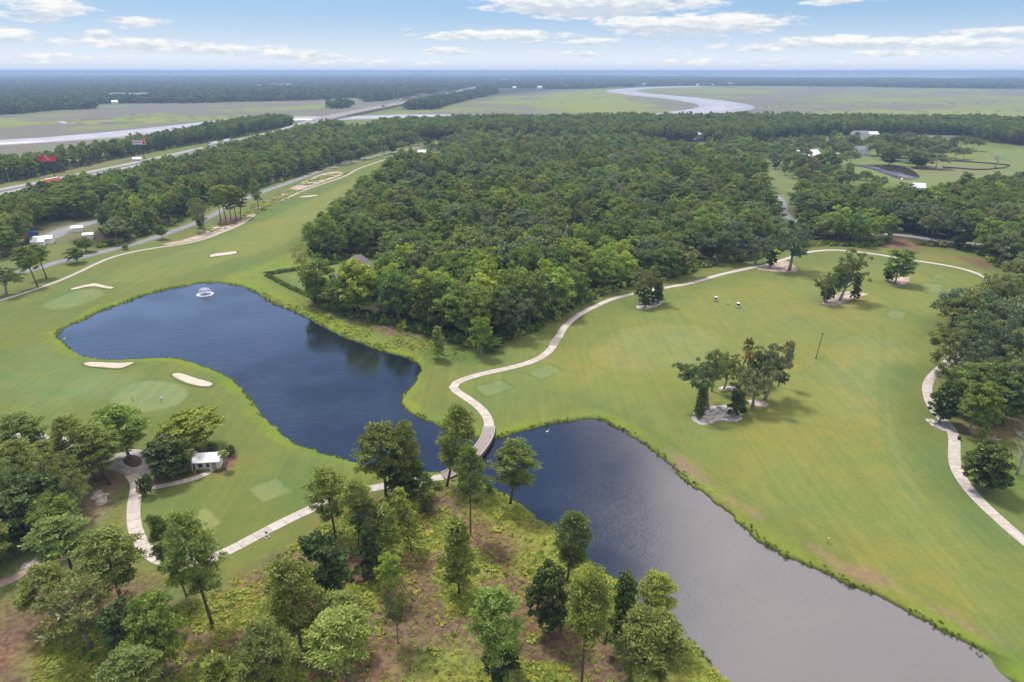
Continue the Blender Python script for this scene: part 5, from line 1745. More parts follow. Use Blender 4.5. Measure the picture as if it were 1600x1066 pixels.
# ------------------------------------------------------------------ woods: nearest as things, the rest as one mass per wood
EXCL = [PV([(1192, 300), (1215, 296), (1235, 310), (1250, 345), (1225, 352), (1195, 335)]), PV([(505, 412), (560, 403), (604, 408), (616, 440), (600, 484), (515, 476)]), PV([(632, 262), (640, 236), (680, 236), (690, 262)]), PV([(868, 350), (905, 350), (905, 368), (868, 368)]),
        PV([(765, 412), (795, 408), (797, 440), (768, 442)]), PV([(880, 362), (902, 358), (906, 380), (882, 380)]), PV([(1395, 380), (1420, 366), (1432, 374), (1420, 392)]), PV([(60, 352), (168, 338), (170, 352), (140, 392), (55, 392)]),
        PV([(145, 333), (200, 318), (250, 304), (335, 281), (338, 291), (270, 306), (210, 322), (155, 338)]),
        PV([(1240, 244), (1278, 244), (1278, 258), (1240, 258)]), PV([(1312, 254), (1345, 252), (1420, 255), (1448, 272), (1446, 292), (1395, 292), (1350, 280), (1315, 270)]), PV([(1330, 236), (1362, 236), (1362, 256), (1330, 256)]), PV([(1405, 286), (1450, 282), (1450, 310), (1405, 312)])]
ROADL = [(smooth_poly(PV(ROAD), 2, False), 8.5), (smooth_poly(PV(ROAD_RIGHT), 2, False), 8), (smooth_poly(PV(HIGHWAY), 1, False), 24)]
NEARP = smooth_poly(PV(PATH_MAIN), 1, False)


def scatter(poly, sp, seed, jit=0.42):
    pw = smooth_poly(PV(poly), 1)
    rng = np.random.default_rng(seed)
    lo, hi = pw.min(0), pw.max(0)
    nx, ny = int((hi[0] - lo[0]) / sp) + 1, int((hi[1] - lo[1]) / (sp * 0.87)) + 1
    gx, gy = np.meshgrid(np.arange(nx), np.arange(ny))
    X_ = lo[0] + (gx + 0.5 * (gy % 2)) * sp
    Y_ = lo[1] + gy * sp * 0.87
    X_ = (X_ + rng.uniform(-jit, jit, X_.shape) * sp).ravel()
    Y_ = (Y_ + rng.uniform(-jit, jit, Y_.shape) * sp).ravel()
    k = dist_poly(X_, Y_, pw) < -1.0
    for e in EXCL:
        k &= dist_poly(X_, Y_, e) > 2
    for r, w in ROADL:
        k &= dist_poly(X_, Y_, r, False) > w
    k &= dist_poly(X_, Y_, NEARP, False) > 4
    px, py = proj(X_, Y_, 10)
    k &= (px > -90) & (px < 1700) & (Y_ > 20)
    return X_[k], Y_[k]


Z_FARLAWN = [(1170, 232), (1240, 222), (1330, 219), (1460, 220), (1500, 232), (1470, 246), (1445, 262), (1455, 290), (1430, 302), (1380, 300), (1330, 300), (1260, 290), (1210, 270)]
WOODS = [
    # poly, spacing, mix of kinds, height range, phrase, name
    (Z_CENTRAL, 9.0, {'broad': .3, 'broadlt': .22, 'oak': .1, 'moss': .1, 'pine': .2, 'dark': .08}, (11, 20.5), 'in the large central wood', 3),
    (Z_RIGHT, 9.2, {'broad': .3, 'broadlt': .1, 'oak': .22, 'moss': .1, 'pine': .2, 'dark': .08}, (13, 20), 'in the wood behind the right fairway', 4),
    (Z_MID, 13.5, {'broad': .24, 'broadlt': .18, 'oak': .2, 'moss': .24, 'pine': .14}, (9, 17), 'in the open woods behind the central wood', 5),
    (Z_BELT, 10.5, {'pine': .6, 'broad': .2, 'dark': .1, 'oak': .1}, (17, 22), 'in the pine belt before the right marsh', 6),
    (Z_LEFTFRONT, 9.0, {'pine': .34, 'broad': .34, 'broadlt': .14, 'dark': .12, 'moss': .06}, (12, 18), 'in the wood along the left road', 7),
    (Z_LEFTMID, 8.6, {'pine': .62, 'broad': .24, 'dark': .14}, (14, 19), 'in the pine strip beside the highway', 8),
    (Z_HWYNORTH, 9.0, {'pine': .6, 'broad': .22, 'dark': .18}, (15, 20), 'in the tree strip beyond the highway', 9),
    (Z_FARLAWN, 19.0, {'oak': .3, 'moss': .26, 'broad': .24, 'dark': .1, 'broadlt': .1}, (8, 14), 'dotted about the far right lawns', 12),
    (Z_RIGHTOAK, 12.0, {'oak': .6, 'moss': .4}, (12, 17), 'in the oak grove at the right edge', 10),
]
ALL = []
for wi, (poly, sp, mixk, (h0, h1), phrase, seed) in enumerate(WOODS):
    X_, Y_ = scatter(poly, sp, seed)
    keys = list(mixk)
    pr = np.array([mixk[k] for k in keys])
    rng = np.random.default_rng(seed + 50)
    nz = fbm(X_ / 45, Y_ / 45, 90 + wi, 2)
    nz2 = fbm(X_ / 70 + 7, Y_ / 70, 95 + wi, 2)
    for i in range(len(X_)):
        w = pr.copy()
        for q, k in enumerate(keys):
            if 'pine' in k:
                w[q] *= np.clip((nz[i] - 0.42) * 12, 0.08, 3)
            if k == 'broadlt':
                w[q] *= np.clip((nz2[i] - 0.45) * 14, 0.1, 2.5)
                if wi == 0:
                    w[q] *= np.clip((430 - Y_[i]) / 130, 0.15, 2)
            if wi == 0 and k == 'pine':
                w[q] *= np.clip((Y_[i] - 240) / 150, 0.1, 2.6)
        w /= w.sum()
        k = keys[int(rng.choice(len(keys), p=w))]
        if wi == 2 and nz2[i] < 0.41:
            continue
        if wi in (0, 1) and nz2[i] * 0.5 + nz[i] * 0.5 < 0.335:
            continue
        hh = rng.uniform(h0, h1) * (1 + 0.3 * (nz[i] - 0.5))
        ALL.append((math.hypot(X_[i], Y_[i]), wi, k, X_[i], Y_[i], hh))
ALL.sort(key=lambda r: r[0])
SNAG = [r for i, r in enumerate(ALL) if i % 53 == 7 and r[0] < 520][:26]
for (dd_, wi, k, X_, Y_, hh) in SNAG:
    sx_, sy_ = proj(X_, Y_)
    plant('dead', X_ + 2.5, Y_ - 2.5, hh * 1.02, 6.5, 'bare grey snag sticking out of the canopy ' + WOODS[wi][4], 0, 0, 'bare snags in the woods')
KINDW = {'pine': 'dark green pine', 'broad': 'mid green broadleaf tree', 'broadlt': 'yellow green broadleaf tree', 'oak': 'dark spreading oak', 'moss': 'grey mossy oak', 'dark': 'very dark evergreen tree'}
BUDGET = {'pine_tree': 225, 'broadleaf_tree': 280, 'oak_tree': 240, 'evergreen_tree': 150}
REST = {}
CEN = smooth_poly(PV(Z_CENTRAL), 1)


def where(wi, x, y):
    ph = WOODS[wi][4]
    px, py = proj(x, y)
    if wi == 0:
        e = -float(dist_poly(np.array([x]), np.array([y]), CEN)[0])
        if py > 455 and px < 700:
            return 'on the pond side of the central wood'
        if px >= 700 and e < 26:
            return 'in the ' + ('front row' if e < 9 else 'second row') + ' of the central wood along the path'
        if px < 620:
            return 'at the fairway corner of the large central wood'
        if px > 1000:
            return 'in the right end of the large central wood'
        return ('in the front' if py > 440 else 'in the middle') + ' of the central wood ' + ('beyond the brown roof' if px < 800 else 'towards the palm')
    if wi == 8:
        return ph + (' beside the lawn' if py > 590 else (' beside the fairway turf' if px < 1540 else ' deep inside'))
    if wi == 1:
        return ph + (' near its left end' if px < 1380 else (' around the road' if px < 1500 else ' far right'))
    return ph


for (dd_, wi, k, X_, Y_, hh) in ALL:
    nm = TREE_NAME[k]
    src = MIDP[k]
    vi = int(RNG.integers(len(src)))
    Hn, Wn = src[vi][2], src[vi][3]
    w = Wn * (hh / Hn) ** .7 * RNG.uniform(0.78, 1.3)
    near = dd_ < 235 and k in PROTO
    if near:
        w = PROTO[k][0][3] * hh / PROTO[k][0][2] * RNG.uniform(0.8, 1.25) * (1.2 if k != 'oak' and k != 'moss' else 1.0)
    if BUDGET.get(nm, 0) > 0:
        BUDGET[nm] -= 1
        plant(k, X_, Y_, hh, w, ('tall ' if hh > 17.5 and wi != 3 else '') + KINDW[k] + ' ' + where(wi, X_, Y_), None if near else vi, 0, WOODS[wi][4].replace('in the', 'trees of the', 1), mid=not near)
    else:
        REST.setdefault(wi, []).append((X_, Y_, hh / Hn, w / Wn, k, vi))

# source trees for the masses: one joined mesh each, kept out of the scene
PCOL = bpy.data.collections.new('woodland_sources')
PIDX = {}


def joined(crown, trunk, name, scale_leaf=1.0):
    me = bpy.data.meshes.new(name)
    import bmesh as _b
    bm = _b.new()
    bm.from_mesh(crown)
    n0 = len(bm.faces)
    bm.from_mesh(trunk)
    bm.faces.ensure_lookup_table()
    for f in bm.faces[n0:]:
        f.material_index = 1
    bm.to_mesh(me)
    bm.free()
    me.materials.append(crown.materials[0])
    me.materials.append(trunk.materials[0])
    return me


cnt = 0
for k in MIDP:
    for vi, (cr, tk, Hn, Wn) in enumerate(MIDP[k]):
        nm = 'woodland_tree_%03d' % cnt
        o = bpy.data.objects.new(nm, joined(cr, tk, nm))
        PCOL.objects.link(o)
        PIDX[(k, vi)] = cnt
        cnt += 1


def instancer(name, pts, rots, scl, idx, coll, label, cat, kind='stuff'):
    n = len(pts)
    me = bpy.data.meshes.new(name)
    me.vertices.add(n)
    me.vertices.foreach_set('co', np.ascontiguousarray(pts, np.float32).ravel())
    a = me.attributes.new('rot', 'FLOAT', 'POINT')
    a.data.foreach_set('value', np.ascontiguousarray(rots, np.float32))
    a = me.attributes.new('scl', 'FLOAT_VECTOR', 'POINT')
    a.data.foreach_set('vector', np.ascontiguousarray(scl, np.float32).ravel())
    a = me.attributes.new('idx', 'INT', 'POINT')
    a.data.foreach_set('value', np.ascontiguousarray(idx, np.int32))
    o = bpy.data.objects.new(name, me)
    COL.objects.link(o)
    tag(o, label, cat, None, kind)
    ng = bpy.data.node_groups.new(name, 'GeometryNodeTree')
    ng.interface.new_socket('Geometry', in_out='INPUT', socket_type='NodeSocketGeometry')
    ng.interface.new_socket('Geometry', in_out='OUTPUT', socket_type='NodeSocketGeometry')
    N_ = ng.nodes
    gi, go = N_.new('NodeGroupInput'), N_.new('NodeGroupOutput')
    ci = N_.new('GeometryNodeCollectionInfo')
    ci.inputs['Collection'].default_value = coll
    ci.inputs['Separate Children'].default_value = True
    ci.inputs['Reset Children'].default_value = True
    ip = N_.new('GeometryNodeInstanceOnPoints')
    ip.inputs['Pick Instance'].default_value = True
    def attr(nm, dt):
        q = N_.new('GeometryNodeInputNamedAttribute')
        q.data_type = dt
        q.inputs[0].default_value = nm
        return [s for s in q.outputs if s.enabled and s.name == 'Attribute'][0]
    cx = N_.new('ShaderNodeCombineXYZ')
    L_ = ng.links
    L_.new(attr('rot', 'FLOAT'), cx.inputs[2])
    L_.new(gi.outputs[0], ip.inputs['Points'])
    L_.new(ci.outputs[0], ip.inputs['Instance'])
    L_.new(attr('idx', 'INT'), ip.inputs['Instance Index'])
    L_.new(cx.outputs[0], ip.inputs['Rotation'])
    L_.new(attr('scl', 'FLOAT_VECTOR'), ip.inputs['Scale'])
    L_.new(ip.outputs[0], go.inputs[0])
    md = o.modifiers.new('scatter', 'NODES')
    md.node_group = ng
    return o


for wi, rows in REST.items():
    A = np.array([(r[0], r[1]) for r in rows])
    z = gz(A[:, 0], A[:, 1]) - 0.1
    n = len(rows)
    instancer('woodland', np.c_[A, z], RNG.uniform(0, 2 * PI, n), np.array([(r[3], r[3], r[2]) for r in rows]), [PIDX[(r[4], r[5])] for r in rows], PCOL,
              'mass of trees ' + WOODS[wi][4].replace('in the', 'filling the', 1), 'woodland')

# ---- understorey: leafy skirts at the wood edges so trunks stand in green
PC2 = bpy.data.collections.new('undergrowth_sources')
for v in range(4):
    rng = np.random.default_rng(500 + v)
    cl = np.array([(*(unit(1, rng)[0] * np.array([.8, .8, .4]) + np.array([0, 0, .45])), .4, .35) for i in range(9)])
    PC2.objects.link(bpy.data.objects.new('undergrowth_clump_%d' % v, leaves_mesh('undergrowth_clump', cl, 16, 0.26, MAT['grassy' if v < 2 else ('broad' if v == 2 else 'dark')], rng, elong=2.0, solid=0.3)))
for v in range(2):
    rng = np.random.default_rng(510 + v)
    n = 60
    th = rng.uniform(0, 2 * PI, n)
    r = rng.uniform(0, 0.5, n)
    b = np.c_[np.cos(th) * r, np.sin(th) * r, np.zeros(n)]
    tip = b + np.c_[np.cos(th) * rng.uniform(.05, .5, n), np.sin(th) * rng.uniform(.05, .5, n), rng.uniform(.4, 1.0, n)]
    sd2 = np.c_[-np.sin(th), np.cos(th), np.zeros(n)] * 0.06
    V = np.stack([b - sd2, b + sd2, tip + sd2 * .2, tip - sd2 * .2], 1).reshape(-1, 3)
    PC2.objects.link(bpy.data.objects.new('undergrowth_reed_%d' % v, np_mesh('reed_tuft', V, np.arange(n * 4).reshape(n, 4), [MAT['bankgrass']], attrs={'tint': ('FLOAT', np.repeat(rng.random(n), 4).astype(np.float32))})))


def ring_points(poly_w, step, lo, hi, rng):
    pw = resample(np.vstack([poly_w, poly_w[:1]]), step)
    d = np.gradient(pw, axis=0)
    d /= np.hypot(d[:, 0], d[:, 1])[:, None] + 1e-9
    nr = np.stack([-d[:, 1], d[:, 0]], 1)
    t = pw + nr * 0.5
    if dist_poly(t[:, 0], t[:, 1], poly_w).mean() < 0:
        nr = -nr
    return pw + nr * rng.uniform(lo, hi, len(pw))[:, None] + rng.uniform(-.4, .4, pw.shape)


def undergrowth():
    rng = np.random.default_rng(77)
    # wood edges
    pts = []
    for poly, s in ((Z_CENTRAL, 1.1), (Z_RIGHT, 1.3), (Z_LEFTFRONT, 2.0), (Z_LEFTMID, 3), (Z_HWYNORTH, 3)):
        pw = smooth_poly(PV(poly), 1)
        for _ in range(2):
            pts.append(ring_points(pw, s, -6, 1.0, rng))
    A = np.vstack(pts)
    px, py = proj(A[:, 0], A[:, 1])
    keep = (px > -50) & (px < 1650) & (pond_sd(A[:, 0], A[:, 1]) > 2)
    for r, w in ROADL:
        keep &= dist_poly(A[:, 0], A[:, 1], r, False) > w
    for e in EXCL:
        keep &= dist_poly(A[:, 0], A[:, 1], e) > 2
    keep &= dist_poly(A[:, 0], A[:, 1], NEARP, False) > 2.5
    A = A[keep]
    n = len(A)
    s = rng.uniform(0.7, 2.3, n)
    instancer('undergrowth', np.c_[A, gz(A[:, 0], A[:, 1])], rng.uniform(0, 6.3, n), np.c_[s, s, s * rng.uniform(.7, 1.5, n)], rng.choice([2, 3, 2, 3, 0], n), PC2, 'low shrubs and saplings along the wood edges', 'undergrowth')
    # rough ground in the foreground
    X_, Y_ = [], []
    pw = smooth_poly(PV(UNDERGROWTH), 1)
    lo, hi = pw.min(0), pw.max(0)
    m = 60000
    X_ = rng.uniform(lo[0], hi[0], m)
    Y_ = rng.uniform(lo[1], hi[1], m)
    un = fbm(X_ / 9 + 4, Y_ / 9, 71, 4)
    un2 = fbm(X_ / 22 + 9, Y_ / 22 + 3, 73, 3)
    dens = np.clip((un + 0.7 * (un2 - 0.5) - 0.46) * 7, 0.12, 1)
    k = (dist_poly(X_, Y_, pw) < 0.5) & (rng.random(m) < dens) & (pond_sd(X_, Y_) > 1.0)
    X_, Y_ = X_[k], Y_[k]
    n = len(X_)
    s = rng.uniform(0.12, 0.36, n) * (1 + 1.2 * (rng.random(n) < 0.06))
    instancer('undergrowth', np.c_[X_, Y_, gz(X_, Y_) - .03], rng.uniform(0, 6.3, n), np.c_[s * 1.3, s * 1.3, s * .8], rng.choice([0, 1, 0, 1, 0, 1, 2, 4, 5], n), PC2, 'yellow green weeds and seedlings over the rough ground in the foreground', 'undergrowth')
    # pond margins
    A = np.vstack([ring_points(POND_W, 0.7, -0.2, 0.9, rng), ring_points(POND_W, 0.9, 0.1, 1.2, rng)])
    px, py = proj(A[:, 0], A[:, 1])
    sd3 = pond_sd(A[:, 0], A[:, 1])
    wv = fbm(A[:, 0] / 7, A[:, 1] / 7, 15, 3)
    keep = (px > -50) & (px < 1650) & (wv > 0.42) & (sd3 > -0.4)
    A = A[keep]
    n = len(A)
    s = rng.uniform(0.25, 0.6, n)
    instancer('bank_grass', np.c_[A, gz(A[:, 0], A[:, 1])], rng.uniform(0, 6.3, n), np.c_[s, s, s * .8], rng.choice([4, 5], n), PC2, 'tufts of reedy grass along the pond margins', 'grass')
    # wilder bank between pond and central wood
    pw = PV([(400, 450), (440, 470), (480, 470), (560, 498), (640, 520), (700, 540), (735, 552), (700, 562), (662, 562), (600, 548), (520, 517), (470, 490), (420, 468)])
    lo, hi = pw.min(0), pw.max(0)
    X_ = rng.uniform(lo[0], hi[0], 9000)
    Y_ = rng.uniform(lo[1], hi[1], 9000)
    k = (dist_poly(X_, Y_, pw) < 0) & (fbm(X_ / 8, Y_ / 8, 25, 3) + rng.uniform(-.1, .1, len(X_)) > 0.5) & (pond_sd(X_, Y_) > 1)
    X_, Y_ = X_[k], Y_[k]
    n = len(X_)
    s = rng.uniform(0.15, 0.5, n)
    instancer('undergrowth', np.c_[X_, Y_, gz(X_, Y_) - .03], rng.uniform(0, 6.3, n), np.c_[s, s, s * .8], rng.choice([0, 1, 2], n), PC2, 'weedy growth on the bank between the upper pond and the central wood', 'undergrowth')


undergrowth()


# ---- far forests as rounded canopy masses
def far_forest():
    PC3 = bpy.data.collections.new('canopy_sources')
    MAT['farleaf'] = foliage('far_canopy_leaves', (0.03, 0.05, 0.02), (0.095, 0.13, 0.05), rnd=0.4)
    for v in range(4):
        rng = np.random.default_rng(600 + v)
        cl = lobes(rng, 5, 9, 1, 15, 4.5, 4, 2.6, 'oval')
        PC3.objects.link(bpy.data.objects.new('canopy_clump_%d' % v, leaves_mesh('canopy_clump', cl, 14, 2.6, MAT['farleaf'], rng, elong=1.3, solid=0.6)))
    rng = np.random.default_rng(66)
    rows = []
    r = 1500.0
    while r < 16000:
        w = max(15.0, r * 0.0062)
        th = np.arange(-R_(41), R_(41), w / r)
        th = th + rng.uniform(-.4, .4, len(th)) * w / r
        rj = r + rng.uniform(-.5, .5, len(th)) * r * 0.009
        rows.append(np.c_[rj * np.sin(th), rj * np.cos(th), np.full(len(th), w)])
        r *= 1.0105 if r > 2500 else 1.008
    A = np.vstack(rows)
    zones = [('distant_forest', [(-300, 176), (0, 180), (40, 178), (95, 175), (148, 170), (150, 163), (200, 161.5), (300, 161.5), (400, 160.5), (480, 157), (560, 153), (600, 149), (660, 148), (695, 145), (735, 136), (770, 128.5), (800, 124), (800, 120.5),
                                 (600, 120.5), (300, 119.5), (-300, 119.5)], 'wide dark forest behind the left marsh'),
             ('distant_forest', [(740, 141), (790, 137.5), (860, 139.5), (940, 138.5), (1000, 135.5), (1060, 134), (1200, 134.2), (1300, 135.2), (1400, 137), (1500, 138), (1600, 139), (1900, 143), (1900, 123), (1600, 124), (1460, 124.5), (1400, 123), (1330, 123.5), (1200, 123), (1000, 120), (880, 119), (790, 120), (770, 130)],
              'band of forest along the far side of the right marsh'),
             ('distant_forest', [(630, 172), (660, 163), (700, 154), (735, 146), (765, 143), (780, 146), (745, 153), (700, 165), (680, 172)], 'wooded embankment along the right side of the far highway'),
             ('distant_forest', [(560, 154), (600, 150), (640, 147), (650, 149), (600, 158), (570, 160)], 'small scrubby wood left of the far highway'),
             ('marsh_thicket', [(512, 169), (530, 165.5), (550, 166), (545, 169), (520, 171)], 'small tree island in the left marsh'),
             ('distant_forest', [(1800, 113), (1000, 112.4), (0, 114), (-200, 116), (-200, 118), (300, 118), (700, 118), (1000, 117.3), (1100, 118), (1160, 117), (1600, 115)], 'last hazy strip of woods on the horizon')]
    lawn_gap = fbm(A[:, 0] / 260, A[:, 1] / 420, 88, 3)
    for nm, poly, lab in zones:
        k = dist_poly(A[:, 0], A[:, 1], PV(poly)) < 0
        hp = smooth_poly(PV(HIGHWAY), 1, False)
        k &= dist_poly(A[:, 0], A[:, 1], hp, False) > 45
        if 'wide' in lab or 'band' in lab:
            k &= lawn_gap < 0.66
        B = A[k]
        if not len(B):
            continue
        n = len(B)
        s = B[:, 2] / 15.0
        instancer(nm, np.c_[B[:, :2], np.zeros(n)], rng.uniform(0, 6.3, n), np.c_[s * 1.15, s * 1.15, rng.uniform(.7, 1.25, n)], rng.integers(0, 4, n), PC3, lab, 'forest')


far_forest()


def build_haze():
    m = bpy.data.materials.new('haze')
    m.use_nodes = True
    g = NT(m.node_tree)
    g.n.clear()
    out = g.new('ShaderNodeOutputMaterial')
    v = g.new('ShaderNodeVolumePrincipled')
    v.inputs['Color'].default_value = (0.50, 0.70, 1.0, 1)
    v.inputs['Density'].default_value = HAZE
    v.inputs['Anisotropy'].default_value = 0.0
    g.link(v.outputs[0], out.inputs['Volume'])
    o = MB().box(0, 0, (95 - 7) / 2, 130000, 130000, 102).obj('haze', m)
    tag(o, 'thin pale blue summer haze over the whole landscape', 'haze', None, 'stuff')


HAZE = 1.4e-4
build_haze()

# ================================================================== buildings, vehicles, people and small things
MAT['roofwhite'] = simple('white_metal_roof', (0.74, 0.74, 0.77), 0.45, 0.04, 0.8)
MAT['siding'] = simple('cream_siding', (0.66, 0.62, 0.55), 0.7, 0.06)
MAT['brick'] = simple('red_brick', (0.30, 0.12, 0.08), 0.9, 0.2, 6)
MAT['roofbrown'] = simple('brown_shingles', (0.24, 0.20, 0.185), 0.9, 0.15, 3, rnd=0.08)
MAT['roofgrey'] = simple('grey_shingles', (0.22, 0.23, 0.25), 0.9, 0.15, 2)
MAT['clay'] = simple('terracotta_roof', (0.48, 0.27, 0.20), 0.9, 0.15, 2)
MAT['red'] = simple('red_billboard_panel', (0.72, 0.02, 0.07), 0.5, 0.04)
MAT['orange'] = simple('orange_trailer_panel', (0.80, 0.20, 0.07), 0.5, 0.06)
MAT['truckwhite'] = simple('truck_white', (0.8, 0.8, 0.82), 0.4, 0.03)
MAT['tyre'] = simple('tyre_rubber', (0.02, 0.02, 0.02), 0.9, 0.1)
MAT['blue'] = simple('blue_paint', (0.06, 0.09, 0.35), 0.5, 0.1)
MAT['silver'] = simple('silver_paint', (0.42, 0.43, 0.45), 0.3, 0.05, metal=0.4)
MAT['redpaint'] = simple('red_paint', (0.35, 0.03, 0.03), 0.4, 0.05)
MAT['beige'] = simple('cart_beige', (0.68, 0.63, 0.54), 0.45, 0.05)
MAT['skin'] = simple('skin', (0.45, 0.27, 0.19), 0.7, 0.05)
MAT['navy'] = simple('navy_cloth', (0.02, 0.025, 0.05), 0.9, 0.1)
MAT['khaki'] = simple('khaki_cloth', (0.36, 0.31, 0.23), 0.9, 0.1)
MAT['hair'] = simple('brown_hair', (0.06, 0.035, 0.02), 0.9, 0.2)
MAT['postyellow'] = simple('orange_marker_paint', (0.65, 0.30, 0.04), 0.6, 0.1)
MAT['foam'] = simple('white_water_spray', (0.8, 0.84, 0.9), 0.5, 0.05)


def at(px, py):
    X_, Y_ = P(px, py)
    return X_, Y_, gz1(X_, Y_)


def gable_house(name, label, cat, px, py, w, d, h, rise, rz, wall, roof, windows=2, door=True, z=None, group=None, hip=False, over=0.4):
    X_, Y_, Z_ = at(px, py)
    if z is not None:
        Z_ = z
    t = thing(name, label, cat, (X_, Y_, Z_), rz, group)
    m = MB()
    hw, hd = w / 2, d / 2
    if hip:
        m.box(0, 0, h / 2 - .1, w, d, h + .2)
    else:
        m.add([(-hw, -hd, -.2), (hw, -hd, -.2), (hw, hd, -.2), (-hw, hd, -.2), (-hw, -hd, h), (hw, -hd, h), (hw, hd, h), (-hw, hd, h), (-hw, 0, h + rise * .93), (hw, 0, h + rise * .93)],
              [(0, 1, 5, 4), (2, 3, 7, 6), (1, 2, 6, 9, 5), (3, 0, 4, 8, 7)])
    m.obj('wall', wall, t)
    a, b = hw + over, hd + over
    e = h - over * rise / hd * 0.9
    tk = 0.14
    r = MB()
    if hip:
        k = max(0.0, hw - hd)
        top = [(-k, 0, h + rise), (k, 0, h + rise)]
        base = [(-a, -b, e), (a, -b, e), (a, b, e), (-a, b, e)]
        r.add(base + top, [(0, 1, 5, 4), (2, 3, 4, 5), (1, 2, 5), (3, 0, 4), (3, 2, 1, 0)])
    else:
        pr = [(-b, e), (0, h + rise), (b, e), (b, e + tk), (0, h + rise + tk), (-b, e + tk)]
        vs = [(-a, y, z_) for y, z_ in pr] + [(a, y, z_) for y, z_ in pr]
        r.add(vs, [(5, 4, 10, 11), (4, 3, 9, 10), (0, 6, 7, 1), (1, 7, 8, 2), (0, 5, 11, 6), (3, 2, 8, 9), (0, 1, 4, 5), (1, 2, 3, 4), (6, 11, 10, 7), (7, 10, 9, 8)])
    r.obj('roof', roof, t)
    if windows:
        for i in range(windows):
            x = -hw + w * (i + 0.7) / (windows + 1.0)
            f = MB()
            zc = min(1.5, h * 0.55)
            ww, wh = min(1.1, w / (windows + 1) * .6), min(1.3, h * .45)
            for (cx, cz, sx, sz) in ((0, wh / 2 + .05, ww + .2, .1), (0, -wh / 2 - .05, ww + .2, .1), (-ww / 2 - .05, 0, .1, wh), (ww / 2 + .05, 0, .1, wh)):
                f.box(x + cx, -hd - .03, zc + cz, sx, .08, sz)
            wn_ = f.obj('window', MAT['white'], t)
            MB().box(x, -hd - .012, zc, ww, .02, wh).obj('pane', MAT['glass'], wn_)
    if door:
        MB().box(hw - w * .2, -hd - .03, 1.05, .95, .07, 2.1).obj('door', MAT['khaki'], t)
    return t


def build_cottage():
    c = gable_house('cottage', 'little white cottage with a pale metal roof beside the straw bed', 'cottage', 328, 727.5, 5.6, 3.9, 2.5, 1.1, R_(7), MAT['siding'], MAT['roofwhite'], 2, True, over=0.5)
    for x in (0.9, 2.6):
        MB().box(x, -2.35, 1.15, .14, .14, 2.3).obj('porch_post', MAT['white'], c)
    for k in range(9):   # roof seams
        x = -3.1 + k * 0.775
        MB().add([(x - .025, -2.45, 2.37), (x + .025, -2.45, 2.37), (x + .025, 0, 3.77), (x - .025, 0, 3.77)], [(0, 1, 2, 3)]).obj('roof_seam', MAT['metal'], c)
    # low clipped hedges in front of the wall
    for (px, py, L, lab) in ((317, 737.5, 3.3, 'clipped hedge under the cottage window'), (341, 737, 1.7, 'short clipped hedge right of the cottage door')):
        rng = np.random.default_rng(px)
        n = int(L * 7)
        cl = np.c_[rng.uniform(-L / 2, L / 2, n), rng.uniform(-.35, .35, n), rng.uniform(.25, .6, n), np.full(n, .32), np.full(n, .26)]
        me = leaves_mesh('hedge', cl, 34, 0.1, MAT['broad'], rng, solid=0.6)
        X_, Y_, Z_ = at(px, py)
        o = link_mesh('hedge', me)
        o.location = (X_, Y_, Z_)
        o.rotation_euler = (0, 0, R_(7))
        tag(o, lab, 'hedge')


build_cottage()


def hedge_run(pts, w, h, lab, mat='dark', seed=1):
    rng = np.random.default_rng(seed)
    pw = resample(smooth_poly(PV(pts), 1, False), 0.55)
    n = len(pw)
    z = gz(pw[:, 0], pw[:, 1])
    cl = []
    for k in range(3):
        cl.append(np.c_[pw + rng.uniform(-w / 2, w / 2, (n, 2)), z + rng.uniform(.2, h * .8, n), np.full(n, w * .55), np.full(n, h * .35)])
    me = leaves_mesh('hedge', np.vstack(cl), 20, 0.34, MAT[mat], rng, solid=0.5)
    o = link_mesh('hedge', me)
    tag(o, lab, 'hedge')


hedge_run([(416, 431), (430, 428), (470, 422), (528, 412)], 1.8, 1.7, 'dark hedge along the back of the lawn by the fairway', 'dark', 1)
hedge_run([(417, 432), (440, 444), (465, 456), (492, 467)], 1.4, 1.3, 'dark hedge running down the bank side of the garden', 'dark', 2)
hedge_run([(500, 474), (520, 468), (535, 462)], 1.4, 1.2, 'short hedge piece hidden by the trees at the garden corner', 'dark', 3)

gable_house('house', 'house with a brown shingle roof at the edge of the central wood', 'house', 562, 431, 14, 11, 4.6, 5.6, R_(25), MAT['siding'], MAT['roofbrown'], 3, True, hip=True)
gable_house('house', 'lower pale roofed wing peeking out beside the brown roof', 'house', 541, 442, 10, 9, 3.6, 3.6, R_(25), MAT['siding'], MAT['roofbrown'], 2, False, hip=True)
gable_house('shed', 'white shed roof beside the grey yard at the left edge', 'shed', 70, 380, 9, 6, 3, 1.2, R_(20), MAT['white'], MAT['roofwhite'], 0, False)
gable_house('shed', 'lower white shed roof in front of its larger neighbour', 'shed', 61, 384, 6, 5, 2.6, 0.9, R_(20), MAT['white'], MAT['roofwhite'], 0, False)
gable_house('shed', 'small white shed roof glimpsed among the left trees', 'shed', 122, 362, 6, 4, 2.6, 0.9, R_(24), MAT['white'], MAT['roofwhite'], 0, False)
gable_house('shed', 'pale shed roof right of the glimpsed one among the left trees', 'shed', 139, 372, 5, 4, 2.4, 0.8, R_(24), MAT['white'], MAT['roofwhite'], 0, False)
tag(MB().box(0, 0, 1.3, 6, 2.4, 2.6).obj('container', MAT['blue'], loc=at(51, 369), rz=.3), 'small blue container left of the white sheds', 'container')
